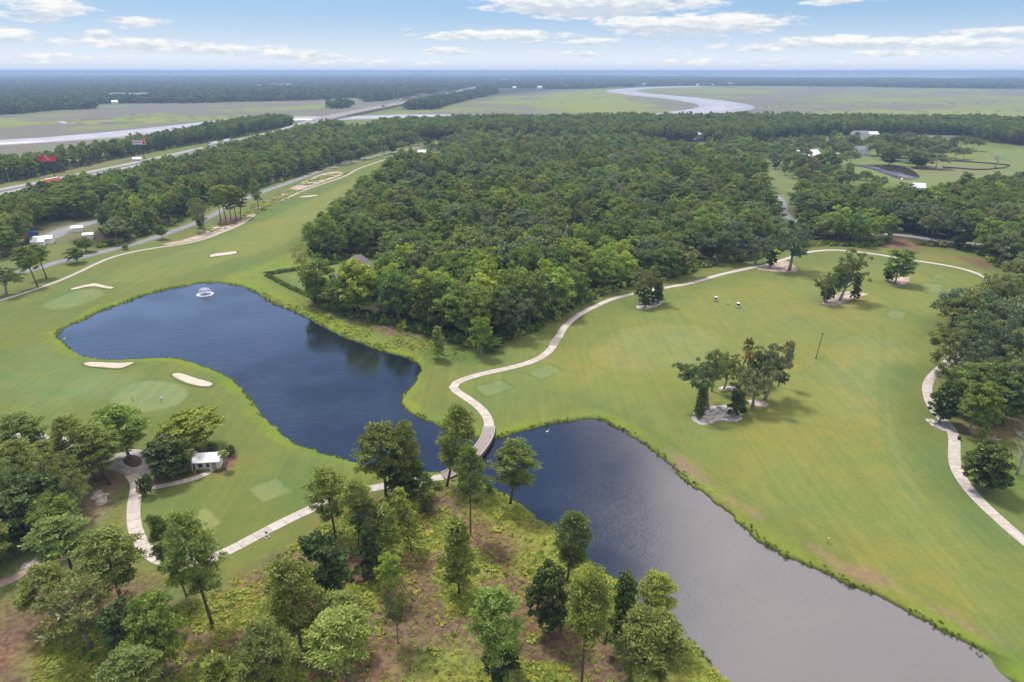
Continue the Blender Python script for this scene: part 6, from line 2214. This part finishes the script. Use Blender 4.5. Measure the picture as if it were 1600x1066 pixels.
for (px, py, w, d, h, rise, rz, wl, rf, lab) in (
        (1258, 249, 26, 18, 5, 5, 10, 'white', 'roofwhite', 'big white roofed house among the far right oaks'),
        (1345, 243, 16, 12, 6.5, 4, -10, 'white', 'roofgrey', 'white two storey house with a grey roof above the far lawn'),
        (1336, 244, 7, 6, 3, 2, -10, 'brick', 'roofgrey', 'small brick garage left of the two storey house'),
        (1342, 215, 22, 13, 5, 4.5, 5, 'white', 'roofgrey', 'grey roofed house in front of the pine belt'),
        (1362, 215, 14, 11, 5, 3.5, 5, 'white', 'roofwhite', 'white gabled house right of the grey roofed one'),
        (1432, 300, 10, 8, 4, 3, -20, 'white', 'roofwhite', 'white building showing above the right wood'),
        (1422, 304, 7, 6, 3, 1.6, -20, 'white', 'roofwhite', 'lower white annex left of the white building'),
        (968, 232, 20, 12, 5, 4, 0, 'white', 'roofgrey', 'white house nearly hidden in the open woods'),
        (1091, 219, 11, 9, 8, 3, 10, 'white', 'roofwhite', 'tall narrow white house in the open woods'),
        (1119, 281, 13, 10, 5, 4, 30, 'siding', 'roofgrey', 'grey roofed house deep in the central wood'),
        (893, 366, 9, 6, 3.5, 2, 15, 'siding', 'roofbrown', 'brown roof in a gap of the central wood'),
        (722, 232, 24, 15, 5, 4, 5, 'white', 'roofgrey', 'grey and white clubhouse at the end of the left fairway'),
        (783, 240, 34, 16, 3.5, 3, 0, 'brick', 'clay', 'long low building with a terracotta roof'),
        (958, 200, 16, 12, 5, 3.5, 0, 'siding', 'roofbrown', 'brown roof poking out of the pine belt'),
        (215, 253, 8, 6, 3.5, 1.2, 20, 'white', 'roofwhite', 'small white cabin at the tree line beyond the highway'),
        (1305, 248, 10, 7, 4, 2, 0, 'siding', 'roofwhite', 'pale low building between the oaks and the lawn'),
        (660, 243, 9, 7, 4, 2, 0, 'white', 'roofwhite', 'little white hut behind the small blue pond')):
    gable_house('house', lab, 'house', px, py, w, d, h, rise, R_(rz), MAT[wl], MAT[rf], 3, True)

# far white roofs along the shores and in the forests
rngf = np.random.default_rng(9)
protoh = None
spots = [(x, 133.6 + rngf.uniform(-.3, .5)) for x in (1005, 1018, 1026, 1038, 1063, 1090, 1100, 1112, 1125, 1133, 1140, 1218, 1262, 1270, 1283, 1325, 1360, 1388, 1398, 1408, 1463, 1491, 1530)] + \
        [(804, 138.5), (828, 138), (843, 139), (885, 137), (912, 136.5), (760, 126), (776, 125.5), (842, 126.5), (876, 125), (930, 122.3), (600, 131), (632, 132), (560, 131), (578, 132), (530, 134), (512, 133), (470, 134.5), (340, 146), (262, 158.5), (395, 138.5), (225, 160), (289, 160), (180, 162)]
for i, (px, py) in enumerate(spots):
    X_, Y_ = P(px, py)
    if protoh is None:
        protoh = gable_house('house', 'tiny white house among the trees of the far shore', 'house', px, py, 22, 14, 9, 6, 0, MAT['white'], MAT['roofwhite'], 0, False, z=0, group='white houses along the far shore')
        o = protoh
    else:
        o = copy_tree(protoh)
        if py > 141 or px < 700:
            o['label'] = 'tiny white roof in the dark forest behind the left marsh'
            o['group'] = 'white roofs in the left forest'
    o.location = (X_, Y_, 0)
    o.rotation_euler = (0, 0, rngf.uniform(-.6, .6))
    s = rngf.uniform(0.8, 1.4) * (0.55 if py > 141 else 1)
    o.scale = (s, s, s * .8)
for (px, py, w, d, h, mt, lab) in ((202, 153, 135, 30, 14, 'roofwhite', 'long white store building in the left forest'), (11, 176, 55, 25, 10, 'roofwhite', 'white roofed building at the left edge by the marsh'),
                                   (428, 138, 190, 60, 16, 'siding', 'broad pale commercial building in the left forest'), (440, 135.5, 120, 50, 17, 'roofwhite', 'white warehouse behind the pale commercial building'),
                                   (605, 134.5, 170, 60, 14, 'siding', 'pale mall roofs far left of the highway'), (790, 126.5, 260, 80, 15, 'clay', 'reddish roofed block where the highway ends'),
                                   (780, 121.2, 300, 60, 22, 'roofwhite', 'long white building on the horizon above the highway'), (1140, 113.5, 1500, 300, 60, 'siding', 'hazy pale terminal on the horizon right of centre'),
                                   (932, 119.5, 300, 100, 20, 'roofwhite', 'pale roofs in the distant strip of woods'), (1330, 114.5, 900, 200, 30, 'roofwhite', 'white sheds on the far waterfront'),
                                   (1570, 122.5, 500, 100, 25, 'blue', 'low blue grey sheds at the far right waterfront')):
    X_, Y_ = P(px, py)
    t = thing('warehouse', lab, 'building', (X_, Y_, 0))
    MB().box(0, 0, h / 2, w, d, h).obj('wall', MAT['siding'], t)
    MB().box(0, 0, h + h * .06, w + 2, d + 2, h * .12).obj('roof', MAT[mt], t)
for (px, py, hh, lab) in ((428, 137, 75, 'thin radio mast rising over the left forest'), (755, 127, 110, 'thin radio mast near the far end of the highway'), (1339, 118, 120, 'tiny white tower on the far right horizon'), (1575, 119, 150, 'faint tower at the right end of the horizon')):
    X_, Y_ = P(px, py)
    t = thing('radio_mast', lab, 'mast', (X_, Y_, 0))
    MB().tube([(0, 0, 0), (0, 0, hh)], [1.6, 0.8], 4).obj('mast', MAT['metal'], t)
    MB().box(0, 0, hh * .8, 5, 5, 3).obj('antenna', MAT['white'], t)

# ---- boundary fences by the far lawns
def fence_run(pts, h, mat, lab, post_sp=14.0, rail=False):
    pw = resample(PV(pts), post_sp)
    t = thing('fence', lab, 'fence', (0, 0, 0))
    for i in range(len(pw) - 1):
        a, b = pw[i], pw[i + 1]
        c = (a + b) / 2
        L = np.hypot(*(b - a))
        rz = math.atan2(b[1] - a[1], b[0] - a[0])
        z = gz1(*c)
        MB().box(c[0], c[1], z + h / 2, L - .12, .08, h - .1, rz=rz).obj('panel', mat, t)
        MB().box(a[0], a[1], z + h / 2 + .05, .16, .16, h + .2, rz=rz).obj('post', MAT['pile'] if mat is MAT['black'] else mat, t)


fence_run([(1478, 251.5), (1510, 253.5), (1545, 256), (1578, 259)], 1.2, MAT['black'], 'upper black sediment fence round the cleared plot')
fence_run([(1472, 262), (1500, 264), (1535, 266.5), (1570, 263), (1578, 259)], 1.2, MAT['black'], 'lower black sediment fence round the cleared plot')
fence_run([(1296, 215.5), (1330, 214.5)], 2.2, MAT['white'], 'white wall left of the grey roofed house', 12)
fence_run([(1372, 213.3), (1430, 213.8), (1500, 214.5)], 2.2, MAT['white'], 'long white wall under the pine belt', 12)

# ---- scattered oaks of the far right lawns and the street trees past the left fairway
LAWNT = [('oak', 1240, 262, 30), ('oak', 1258, 268, 36), ('dark', 1297, 266, 28), ('oak', 1292, 262, 34), ('moss', 1274, 270, 20), ('oak', 1328, 258, 28), ('oak', 1318, 246, 34), ('oak', 1296, 244, 30), ('oak', 1372, 244, 42), ('oak', 1385, 250, 36),
         ('dark', 1388, 259, 30), ('oak', 1402, 246, 40), ('oak', 1415, 254, 34), ('oak', 1440, 262, 44), ('dark', 1432, 263, 30), ('moss', 1462, 264, 40), ('moss', 1470, 246, 34), ('oak', 1492, 250, 24), ('oak', 1505, 249, 22), ('dead', 1555, 262, 26),
         ('moss', 1225, 236, 30), ('broad', 1212, 246, 28), ('broad', 1236, 250, 22), ('oak', 1500, 232, 34), ('oak', 1520, 236, 30), ('broad', 1380, 228, 30), ('dark', 1400, 230, 34), ('oak', 1425, 234, 36), ('oak', 1450, 238, 34), ('broad', 1330, 230, 22),
         ('oak', 1310, 262, 24), ('moss', 1255, 252, 26)]
for (k, px, py, w) in LAWNT:
    X_, Y_ = P(px, py)
    dp = Y_ * CP + H * SP
    ww = w / F * dp
    o = plant(k, X_, Y_, min(16, max(8, ww * 0.85)), ww, 'tree', None if k == 'dead' else 0, 0, 'oaks scattered over the far right lawns', mid=(k != 'dead'))
    side = 'left of the small brown pond' if px < 1330 else ('just behind the small brown pond' if px < 1420 else ('beside the black sediment fence' if px > 1485 else 'between the pond and the sediment fence'))
    o['label'] = {'oak': 'spreading dark oak', 'dark': 'dense round evergreen', 'moss': 'greyish oak', 'broad': 'green broadleaf tree', 'dead': 'bare leaning grey tree'}[k] + ' on the far lawns ' + side
STREET = [(500, 266), (516, 263), (528, 259), (533, 258), (541, 256), (548, 254), (562, 250), (570, 249), (588, 246), (600, 242), (612, 240), (628, 238), (640, 228), (655, 228), (668, 230), (648, 224), (676, 240), (690, 240), (702, 236), (715, 240), (740, 240), (755, 238), (770, 236)]
for i, (px, py) in enumerate(STREET):
    X_, Y_ = P(px, py)
    k = ('oak', 'moss', 'dark', 'oak')[i % 4]
    o = plant(k, X_, Y_, RNG.uniform(11, 15), RNG.uniform(11, 14), 'oak shading the road beyond the left fairway' if px < 640 else 'oak near the little blue pond and the clubhouse', None, 0, 'street oaks beyond the left fairway', mid=True)


# ---- vehicles
def wheel(x, y, r, w, parent):
    m = MB().tube([(x, y - w / 2, r), (x, y + w / 2, r)], r, 12)
    o = m.obj('wheel', MAT['tyre'], parent)
    MB().tube([(x, y - w / 2 - .01, r), (x, y + w / 2 + .01, r)], r * .5, 8).obj('rim', MAT['silver'], o)


def golf_cart(px, py, rz, label, group=None):
    t = thing('golf_cart', label, 'golf cart', at(px, py), rz, group)
    b = MB()
    b.box(0, 0, .38, 2.3, 1.15, .22)
    b.box(.85, 0, .68, .55, 1.1, .42, taper=.8)
    b.box(-.75, 0, .66, .75, 1.12, .36)
    b.obj('body', MAT['beige'], t)
    s = MB()
    s.box(-.35, 0, .84, .5, 1.05, .14)
    s.box(-.6, 0, 1.12, .12, 1.05, .5)
    s.obj('seat', MAT['black'], t)
    p = MB()
    for x, xt in ((.75, .5), (-.85, -.8)):
        for y in (-.52, .52):
            MB().tube([(x, y, .6), (xt, y, 1.83)], .025, 6).obj('roof_post', MAT['black'], t)
    r = MB()
    r.box(-.15, 0, 1.88, 1.6, 1.2, .09, taper=.92)
    r.obj('roof', MAT['white'], t)
    MB().add([(.76, -.5, .9), (.76, .5, .9), (.53, .5, 1.8), (.53, -.5, 1.8), (.74, -.5, .9), (.74, .5, .9), (.51, .5, 1.8), (.51, -.5, 1.8)],
             [(0, 1, 2, 3), (7, 6, 5, 4), (0, 4, 5, 1), (2, 6, 7, 3), (0, 3, 7, 4), (1, 5, 6, 2)]).obj('windscreen', MAT['glass'], t)
    MB().tube([(-1.1, -.25, .8), (-1.15, -.25, 1.35)], .14, 8).obj('golf_bag', MAT['navy'], t)
    MB().tube([(-1.1, .25, .8), (-1.15, .25, 1.35)], .14, 8).obj('golf_bag', MAT['redpaint'], t)
    MB().tube([(.35, -.25, 1.0), (.5, -.25, .9)], .18, 10).obj('steering_wheel', MAT['black'], t)
    for x in (.75, -.75):
        for y in (-.5, .5):
            wheel(x, y, .23, .2, t)
    return t


golf_cart(1118, 470.5, R_(250), 'left golf cart out on the right fairway')
golf_cart(1153, 480.5, R_(262), 'right golf cart out on the right fairway')
golf_cart(90, 690, R_(35), 'golf cart parked furthest up the concrete apron')
golf_cart(95, 692.5, R_(35), 'second golf cart on the concrete apron, beside the furthest')
golf_cart(102, 698, R_(40), 'golf cart parked lowest on the concrete apron')
golf_cart(66, 686, R_(10), 'golf cart arriving on the pale path at the left')


def highway_pose(px, py, off):
    pw = resample(smooth_poly(PV(HIGHWAY), 2, False), 20)
    X_, Y_ = P(px, py)
    i = int(np.argmin(np.hypot(pw[:, 0] - X_, pw[:, 1] - Y_)))
    i = min(max(i, 1), len(pw) - 2)
    d = pw[i + 1] - pw[i - 1]
    d /= np.hypot(*d)
    c = pw[i] + (np.array([X_, Y_]) - pw[i]) @ d * d + np.array([-d[1], d[0]]) * off
    return c[0], c[1], float(LIFT(c[None])[0]) + .02, math.atan2(d[1], d[0])


def lorry(px, py, off, flip, cab, box, label):
    x, y, z, a = highway_pose(px, py, math.copysign(8, off))
    t = thing('lorry', label, 'truck', (x, y, z), a + (PI if flip else 0))
    MB().box(-2.5, 0, 2.65, 16, 2.6, 2.9).obj('trailer', MAT[box], t)
    if box == 'orange':
        MB().box(-2.5, 0, 4.13, 15.9, 2.5, .05).obj('trailer_roof', MAT['truckwhite'], t)
    c = MB()
    c.box(7.6, 0, 2.3, 2.4, 2.5, 2.9, taper=.92)
    c.box(9.6, 0, 1.5, 1.8, 2.1, 1.3, taper=.9)
    cb = c.obj('cab', MAT[cab], t)
    MB().box(8.8, 0, 2.9, .1, 2.1, .9).obj('windscreen', MAT['glass'], cb)
    MB().box(-.5, 0, .95, 18, 1.2, .3).obj('chassis', MAT['black'], t)
    for xx in (-9.2, -7.9, 5.2, 6.5, 9.6):
        for yy in (-1.05, 1.05):
            wheel(xx, yy, .52, .4, t)
    return t


def car(px, py, off, flip, mat, label, xyz=None):
    x, y, z, a = highway_pose(px, py, off) if xyz is None else xyz
    t = thing('car', label, 'car', (x, y, z), a + (PI if flip else 0))
    b = MB()
    b.box(0, 0, .62, 4.5, 1.8, .6, taper=.95)
    b.obj('body', MAT[mat], t)
    MB().box(-.2, 0, 1.16, 2.5, 1.55, .5, taper=.78).obj('cabin', MAT['glass'], t)
    MB().box(-.2, 0, 1.43, 1.7, 1.2, .05).obj('roof', MAT[mat], t)
    for xx in (1.4, -1.4):
        for yy in (-.85, .85):
            wheel(xx, yy, .33, .22, t)


lorry(72, 289, -6.5, True, 'truckwhite', 'orange', 'lorry with white cab and long orange trailer under the red billboard')
lorry(345, 229, 8, True, 'truckwhite', 'truckwhite', 'white lorry lower of the two on the middle of the highway')
lorry(366, 224, 8, False, 'blue', 'truckwhite', 'white lorry with a blue cab just ahead on the highway')
car(92, 285, -6.5, True, 'silver', 'silver car following the orange lorry')
car(435, 209, 8, True, 'black', 'dark car on the highway before the river bridge')
car(446, 206, -8, False, 'silver', 'silver car before the river bridge')
lorry(597, 171, -8, False, 'redpaint', 'redpaint', 'dark red lorry crossing the highway bridge')
car(573, 176, -8, False, 'truckwhite', 'white car on the highway bridge')
car(609, 168, 8, False, 'truckwhite', 'white car leaving the highway bridge')
lorry(630, 164, 8, True, 'truckwhite', 'truckwhite', 'white lorry beyond the highway bridge')
lorry(664, 155, 8, True, 'truckwhite', 'truckwhite', 'white lorry far up the highway by the thicket')
lorry(722, 141.5, 8, True, 'truckwhite', 'truckwhite', 'white lorry furthest up the highway')
xx_, yy_, zz_ = at(676, 233)
car(0, 0, 0, False, 'truckwhite', 'white car parked by the clubhouse', (xx_, yy_, zz_ + .1, .3))


# ---- billboards
def billboard(px, py, ytop, wpx, hpx, face, label, red):
    X_, Y_, Z_ = at(px, py)
    dp = Y_ * CP + H * SP
    zt = top_z(Y_, ytop)
    w, h = wpx / F * dp, hpx / F * dp
    t = thing('billboard', label, 'billboard', (X_, Y_, 0), R_(-4))
    MB().tube([(w * .2, 0, -.5), (w * .2, 0, zt - h)], .45, 10).obj('pole', MAT['pile'], t)
    MB().box(0, 0, zt - h / 2, w, .5, h).obj('panel', face, t)
    MB().box(0, -.55, zt - h - .15, w, .7, .12).obj('catwalk', MAT['metal'], t)
    y = -.27
    if red:
        # white swash emblem and a line of small lettering
        MB().tube([(-w * .12, y, zt - h * .22), (-w * .04, y, zt - h * .12), (w * .03, y, zt - h * .25), (-w * .06, y, zt - h * .42), (w * .02, y, zt - h * .55), (w * .12, y, zt - h * .45)], h * .055, 5).obj('emblem', MAT['white'], t)
        m = MB()
        for k in range(15):
            m.box(-w * .24 + k * w * .036, y, zt - h * .76, w * .022, .03, h * random.uniform(.07, .12))
        m.obj('lettering', MAT['white'], t)['kind'] = 'stuff'
    else:
        MB().box(w * .38, y, zt - h / 2, w * .2, .03, h * .9).obj('red_panel', MAT['red'], t)
        MB().box(-w * .05, y, zt - h * .14, w * .6, .03, h * .16).obj('red_band', MAT['red'], t)
        m = MB()
        for k in range(9):
            m.box(-w * .38 + k * w * .07, y, zt - h * .55, w * .045, .03, h * .28)
        m.obj('lettering', MAT['navy'], t)['kind'] = 'stuff'
        MB().box(-w * .46, y, zt - h / 2, w * .05, .03, h * .9).obj('red_edge', MAT['red'], t)


billboard(80, 275, 243.5, 27.5, 8, MAT['red'], 'bright red billboard with a white emblem beside the highway', True)
billboard(222, 250, 219, 21, 6.5, MAT['white'], 'white and red billboard standing in the trees beyond the highway', False)
for (px, py, w, lab) in ((647, 157, 9, 'left of two small white billboards by the far highway'), (664, 153.5, 9, 'right of two small white billboards by the far highway'), (628, 160, 8, 'faded white billboard nearest the thicket by the highway')):
    billboard(px, py, py - 7, w, 2.6, MAT['white'], lab, False)
for (px, py, ht, lab) in ((112, 269, 20, 'tall light pole on the verge right of the red billboard'), (199, 254, 16, 'small light pole at the trees left of the white cabin'), (15, 287, 18, 'light pole near the left edge beyond the highway')):
    t = thing('light_pole', lab, 'light pole', at(px, py))
    MB().tube([(0, 0, 0), (0, 0, ht * .7)], [.22, .12], 8).obj('pole', MAT['metal'], t)
    MB().box(.6, 0, ht * .7, 1.6, .5, .22).obj('lamp_head', MAT['white'], t)


# ---- people on the green and by the carts
def person(px, py, rz, shirt, legs, hat, label, pose=0):
    me = bpy.data.meshes.new('person_body')
    J = {'pel': (0, 0, .95), 'sp': (.02, 0, 1.2), 'ch': (.03, 0, 1.38), 'nk': (.04, 0, 1.5), 'hd': (.06, 0, 1.6), 'ht': (.06, 0, 1.7)}
    lean = .22 if pose == 1 else 0
    for k in ('sp', 'ch', 'nk', 'hd', 'ht'):
        x, y, z = J[k]
        J[k] = (x + lean * (z - .95) / .75 * 1.1, y, z - lean * .3 * (z - .95) / .75)
    cx, _, cz = J['ch']
    V = [J['pel'], J['sp'], J['ch'], J['nk'], J['hd'], J['ht']]
    E = [(0, 1), (1, 2), (2, 3), (3, 4), (4, 5)]
    Rr_ = [.155, .14, .165, .06, .1, .07]
    for s in (-1, 1):
        st = .14 * s if pose == 2 else 0
        o = len(V)
        V += [(0, .1 * s, .9), (.03 + st, .12 * s, .5), (st * 1.3, .13 * s, .08), (st * 1.3 + .16, .14 * s, .04)]
        E += [(0, o), (o, o + 1), (o + 1, o + 2), (o + 2, o + 3)]
        Rr_ += [.1, .065, .045, .035]
        o = len(V)
        if pose == 1:
            V += [(cx, .2 * s, cz + .02), (cx + .14, .2 * s, cz - .24), (cx + .3, .04 * s, cz - .42), (cx + .34, .03 * s, cz - .5)]
        else:
            V += [(cx, .2 * s, cz + .02), (cx + .02, .27 * s, cz - .28), (cx + .12, .27 * s, cz - .52), (cx + .14, .26 * s, cz - .62)]
        E += [(2, o), (o, o + 1), (o + 1, o + 2), (o + 2, o + 3)]
        Rr_ += [.06, .045, .035, .04]
    me.from_pydata(V, E, [])
    o = bpy.data.objects.new('person', me)
    COL.objects.link(o)
    md = o.modifiers.new('skin', 'SKIN')
    md.use_smooth_shade = True
    for i, r in enumerate(Rr_):
        me.skin_vertices[0].data[i].radius = (r, r * (1.15 if i < 3 else 1))
    me.skin_vertices[0].data[0].use_root = True
    sb = o.modifiers.new('sub', 'SUBSURF')
    sb.levels = sb.render_levels = 1
    dg = bpy.context.evaluated_depsgraph_get()
    ev = o.evaluated_get(dg)
    nm = bpy.data.meshes.new_from_object(ev)
    o.modifiers.clear()
    o.data = nm
    nm.materials.clear()
    for m_ in (MAT['skin'], shirt, legs, MAT['white']):
        nm.materials.append(m_)
    for p in nm.polygons:
        c = p.center
        if c.z < .1:
            p.material_index = 3
        elif c.z < .98:
            p.material_index = 2 if c.z > (.45 if legs is MAT['khaki'] else .1) else 0
        elif c.z < cz + .1 and not (abs(c.y) > .235 and c.z < cz - .2):
            p.material_index = 1
        else:
            p.material_index = 0
        if c.z < .98 and abs(c.y) > .22:
            p.material_index = 0
    o.location = at(px, py)
    o.rotation_euler = (0, 0, rz)
    tag(o, label, 'person')
    hx, _, hz = J['hd']
    h = MB().ell((hx, 0, hz + .05), (.115, .105, .1), nu=12, nv=8)
    if hat is not MAT['hair']:
        h.box(hx + .14, 0, hz + .06, .14, .17, .02)
    h.obj('cap' if hat is not MAT['hair'] else 'hair', hat, o, smooth=True)
    for s in (-1, 1):
        MB().ell((hx + .09, .035 * s, hz), (.014, .014, .014), nu=6, nv=4).obj('eye', MAT['black'], o)
    MB().ell((hx + .11, 0, hz - .02), (.02, .012, .02), nu=6, nv=4).obj('nose', MAT['skin'], o)
    return o


person(188.5, 642, R_(200), MAT['white'], MAT['khaki'], MAT['white'], 'golfer in white partly hidden by the round tree', 0)
person(207.5, 628, R_(-40), MAT['white'], MAT['khaki'], MAT['hair'], 'dark haired golfer in white on the green, left of the flag', 1)
person(253.5, 632, R_(150), MAT['white'], MAT['khaki'], MAT['white'], 'golfer in white on the green, right of the flag', 2)
p4 = person(1137.5, 478, R_(90), MAT['beige'], MAT['navy'], MAT['white'], 'golfer standing between the two fairway golf carts', 1)
# clubs
for (px, py, rz, lab) in ((208.5, 628.5, .4, 'thin golf putter held by the dark haired golfer'), (1138.5, 478.4, 2.0, 'golf club held between the two carts')):
    t = thing('golf_club', lab, 'golf club', at(px, py), rz)
    MB().tube([(0, 0, .03), (.25, 0, .95)], .012, 5).obj('shaft', MAT['metal'], t)
    MB().box(-.04, 0, .04, .1, .04, .05).obj('club_head', MAT['black'], t)
for (px, py, lab) in ((239.5, 631, 'white flag on the green between the golfers'), (143.5, 464, 'small white flag on the far left green')):
    t = thing('golf_flag', lab, 'flag', at(px, py))
    MB().tube([(0, 0, 0), (0, 0, 2.2)], .025, 6).obj('flagstick', MAT['white'], t)
    MB().add([(0.02, 0, 2.18), (.55, .05, 2.1), (1.0, 0, 1.98), (.55, .05, 1.8), (.02, 0, 1.72), (0.02, .03, 2.18), (.55, .08, 2.1), (1.0, .03, 1.98), (.55, .08, 1.8), (.02, .03, 1.72)],
             [(0, 1, 3, 4), (1, 2, 3), (9, 8, 6, 5), (8, 7, 6), (0, 5, 6, 1), (1, 6, 7, 2), (2, 7, 8, 3), (3, 8, 9, 4)]).obj('flag_cloth', MAT['white'], t)


# ---- fountain
def build_fountain():
    X_, Y_ = P(320, 457)
    t = thing('fountain', 'white spraying fountain near the far shore of the upper pond', 'fountain', (X_, Y_, WATER_Z))
    t.scale = (.85, .85, .75)
    MB().tube([(0, 0, -.3), (0, 0, .25)], [.7, .5], 10).obj('float', MAT['black'], t)
    rng = np.random.default_rng(4)
    for ring, (n, R0, h, r) in enumerate(((18, 3.4, 3.0, .085), (10, 1.6, 3.4, .07))):
        V, Q = [], []
        for k in range(n):
            a = 2 * PI * k / n + ring * .2
            # a broken stream: many small droplets along the arc
            for j in range(46):
                s = j / 45
                rr = R0 * s
                z = .2 + 4 * h * s * (1 - s) * (1 if ring == 0 else 1)
                for q in range(3):
                    p = np.array([math.cos(a) * rr, math.sin(a) * rr, z]) + rng.normal(size=3) * (.03 + .11 * s)
                    d = r * rng.uniform(.5, 1.1)
                    o = len(V)
                    V += [p + (d, 0, 0), p + (-d, 0, 0), p + (0, d, 0), p + (0, -d, 0), p + (0, 0, d), p + (0, 0, -d)]
                    Q += [(o, o + 2, o + 4), (o + 2, o + 1, o + 4), (o + 1, o + 3, o + 4), (o + 3, o, o + 4), (o + 2, o, o + 5), (o + 1, o + 2, o + 5), (o + 3, o + 1, o + 5), (o, o + 3, o + 5)]
        me = np_mesh('spray', np.array(V), np.array(Q), [MAT['foam']])
        link_mesh('spray', me, t, 'stuff')
    V, Q = [], []
    for k in range(900):
        a = rng.uniform(0, 2 * PI)
        rr = 3.45 + rng.normal() * .35
        d = rng.uniform(.06, .2)
        o = len(V)
        c = np.array([math.cos(a) * rr, math.sin(a) * rr, .04])
        V += [c + (d, 0, 0), c + (0, d, .0), c + (-d, 0, 0), c + (0, -d, 0), c + (0, 0, d * .5)]
        Q += [(o, o + 1, o + 4), (o + 1, o + 2, o + 4), (o + 2, o + 3, o + 4), (o + 3, o, o + 4)]
    link_mesh('foam', np_mesh('foam', np.array(V), np.array(Q), [MAT['foam']]), t, 'stuff')


build_fountain()

# ---- pole, marker post, sign post, box, birds, fallen wood
X_, Y_, Z_ = at(1274.5, 562)
t = thing('pole', 'tall thin dark pole standing alone on the right fairway', 'pole', (X_, Y_, Z_))
hp = top_z(Y_, 522) - Z_
MB().tube([(0, 0, -.2), (.8, 0, hp)], [.13, .08], 8).obj('shaft', MAT['pile'], t)
MB().box(.8, 0, hp, .35, .35, .5).obj('nest_box', MAT['bark'], t)
MB().tube([(0, 0, 0), (0, 0, .4)], .3, 8).obj('base', MAT['bark'], t)
t = thing('marker_post', 'short orange marker post beside the right pond bank', 'post', at(1293, 850))
MB().tube([(0, 0, -.1), (0, 0, 1.25)], .11, 8).obj('post', MAT['postyellow'], t)
MB().tube([(0, 0, 1.25), (0, 0, 1.33)], .14, 8).obj('post_cap', MAT['white'], t)
t = thing('sign_post', 'small dark tee sign on a stone base below the cart path', 'sign', at(417, 840))
MB().tube([(0, 0, 0), (0, 0, 1.3)], .05, 6).obj('post', MAT['pile'], t)
MB().box(0, 0, 1.15, .5, .06, .4).obj('sign_board', MAT['pile'], t)
for k in range(5):
    MB().ell((.5 * math.cos(k * 1.26), .4 * math.sin(k * 1.26), .08), (.28, .22, .16), nu=7, nv=5, jit=.12).obj('stone', MAT['gravel'], t)
t = thing('bin', 'dark litter bin at the edge of the right cart path', 'bin', at(1498, 688))
MB().tube([(0, 0, 0), (0, 0, 1.0)], [.36, .42], 10).obj('drum', MAT['black'], t)
MB().tube([(0, 0, 1.0), (0, 0, 1.12)], [.45, .3], 10).obj('lid', MAT['pile'], t)
for (px, py, lab) in ((100, 527, 'white bird floating near the left end of the upper pond'), (855, 671, 'white bird floating near the head of the right pond')):
    Xb, Yb = P(px, py)
    t = thing('bird', lab, 'bird', (Xb, Yb, WATER_Z), .5)
    b = MB()
    b.ell((0, 0, .18), (.42, .2, .2), nu=10, nv=7)
    b.tube([(.3, 0, .2), (.45, 0, .5), (.42, 0, .78), (.5, 0, .85)], [.1, .06, .05, .065], 7)
    b.obj('body', MAT['white'], t, smooth=True)
    MB().tube([(.52, 0, .85), (.72, 0, .82)], [.03, .01], 5).obj('beak', MAT['postyellow'], t)
rng = np.random.default_rng(12)
for (px, py, sc_, lab) in ((1552, 690, 1.0, 'pile of pale fallen branches in the right grove'), (1532, 655, .8, 'fallen grey log lying in the right grove')):
    t = thing('fallen_branches', lab, 'dead wood', at(px, py), 0.4)
    MB().tube([(-2.6 * sc_, 0, .25), (0, .2, .3), (2.2 * sc_, -.3, .22)], [.28 * sc_, .22 * sc_, .12 * sc_], 7).obj('log', MAT['barkpale'], t)
    for k in range(9 if sc_ == 1 else 3):
        a = rng.uniform(0, 6.28)
        MB().tube([(rng.uniform(-1, 1), 0, .25), (math.cos(a) * 1.2, math.sin(a) * 1.2, rng.uniform(.5, 1.1)), (math.cos(a) * 2.1, math.sin(a) * 2.1, rng.uniform(.3, 1.5))], [.09, .06, .02], 5).obj('branch', MAT['barkpale'], t)


def waste_weeds():
    rng = np.random.default_rng(31)
    c = smooth_poly(PV([(262, 381), (315, 369), (345, 352), (385, 340), (404, 326), (430, 312), (460, 297), (495, 280), (530, 271)]), 2, False)
    pw = resample(c, 0.5)
    k = fbm(np.arange(len(pw)) / 14.0, np.zeros(len(pw)), 3, 2) > 0.47
    A = np.repeat(pw[k], 4, 0)
    A = A + rng.normal(size=A.shape) * np.array([3.2, 3.2])
    n = len(A)
    s_ = rng.uniform(.3, .9, n)
    instancer('undergrowth', np.c_[A, gz(A[:, 0], A[:, 1])], rng.uniform(0, 6.3, n), np.c_[s_ * 1.4, s_ * 1.4, s_ * .6], rng.choice([0, 1, 2], n), PC2, 'clumps of grass scattered over the long sandy waste strip', 'undergrowth')


waste_weeds()
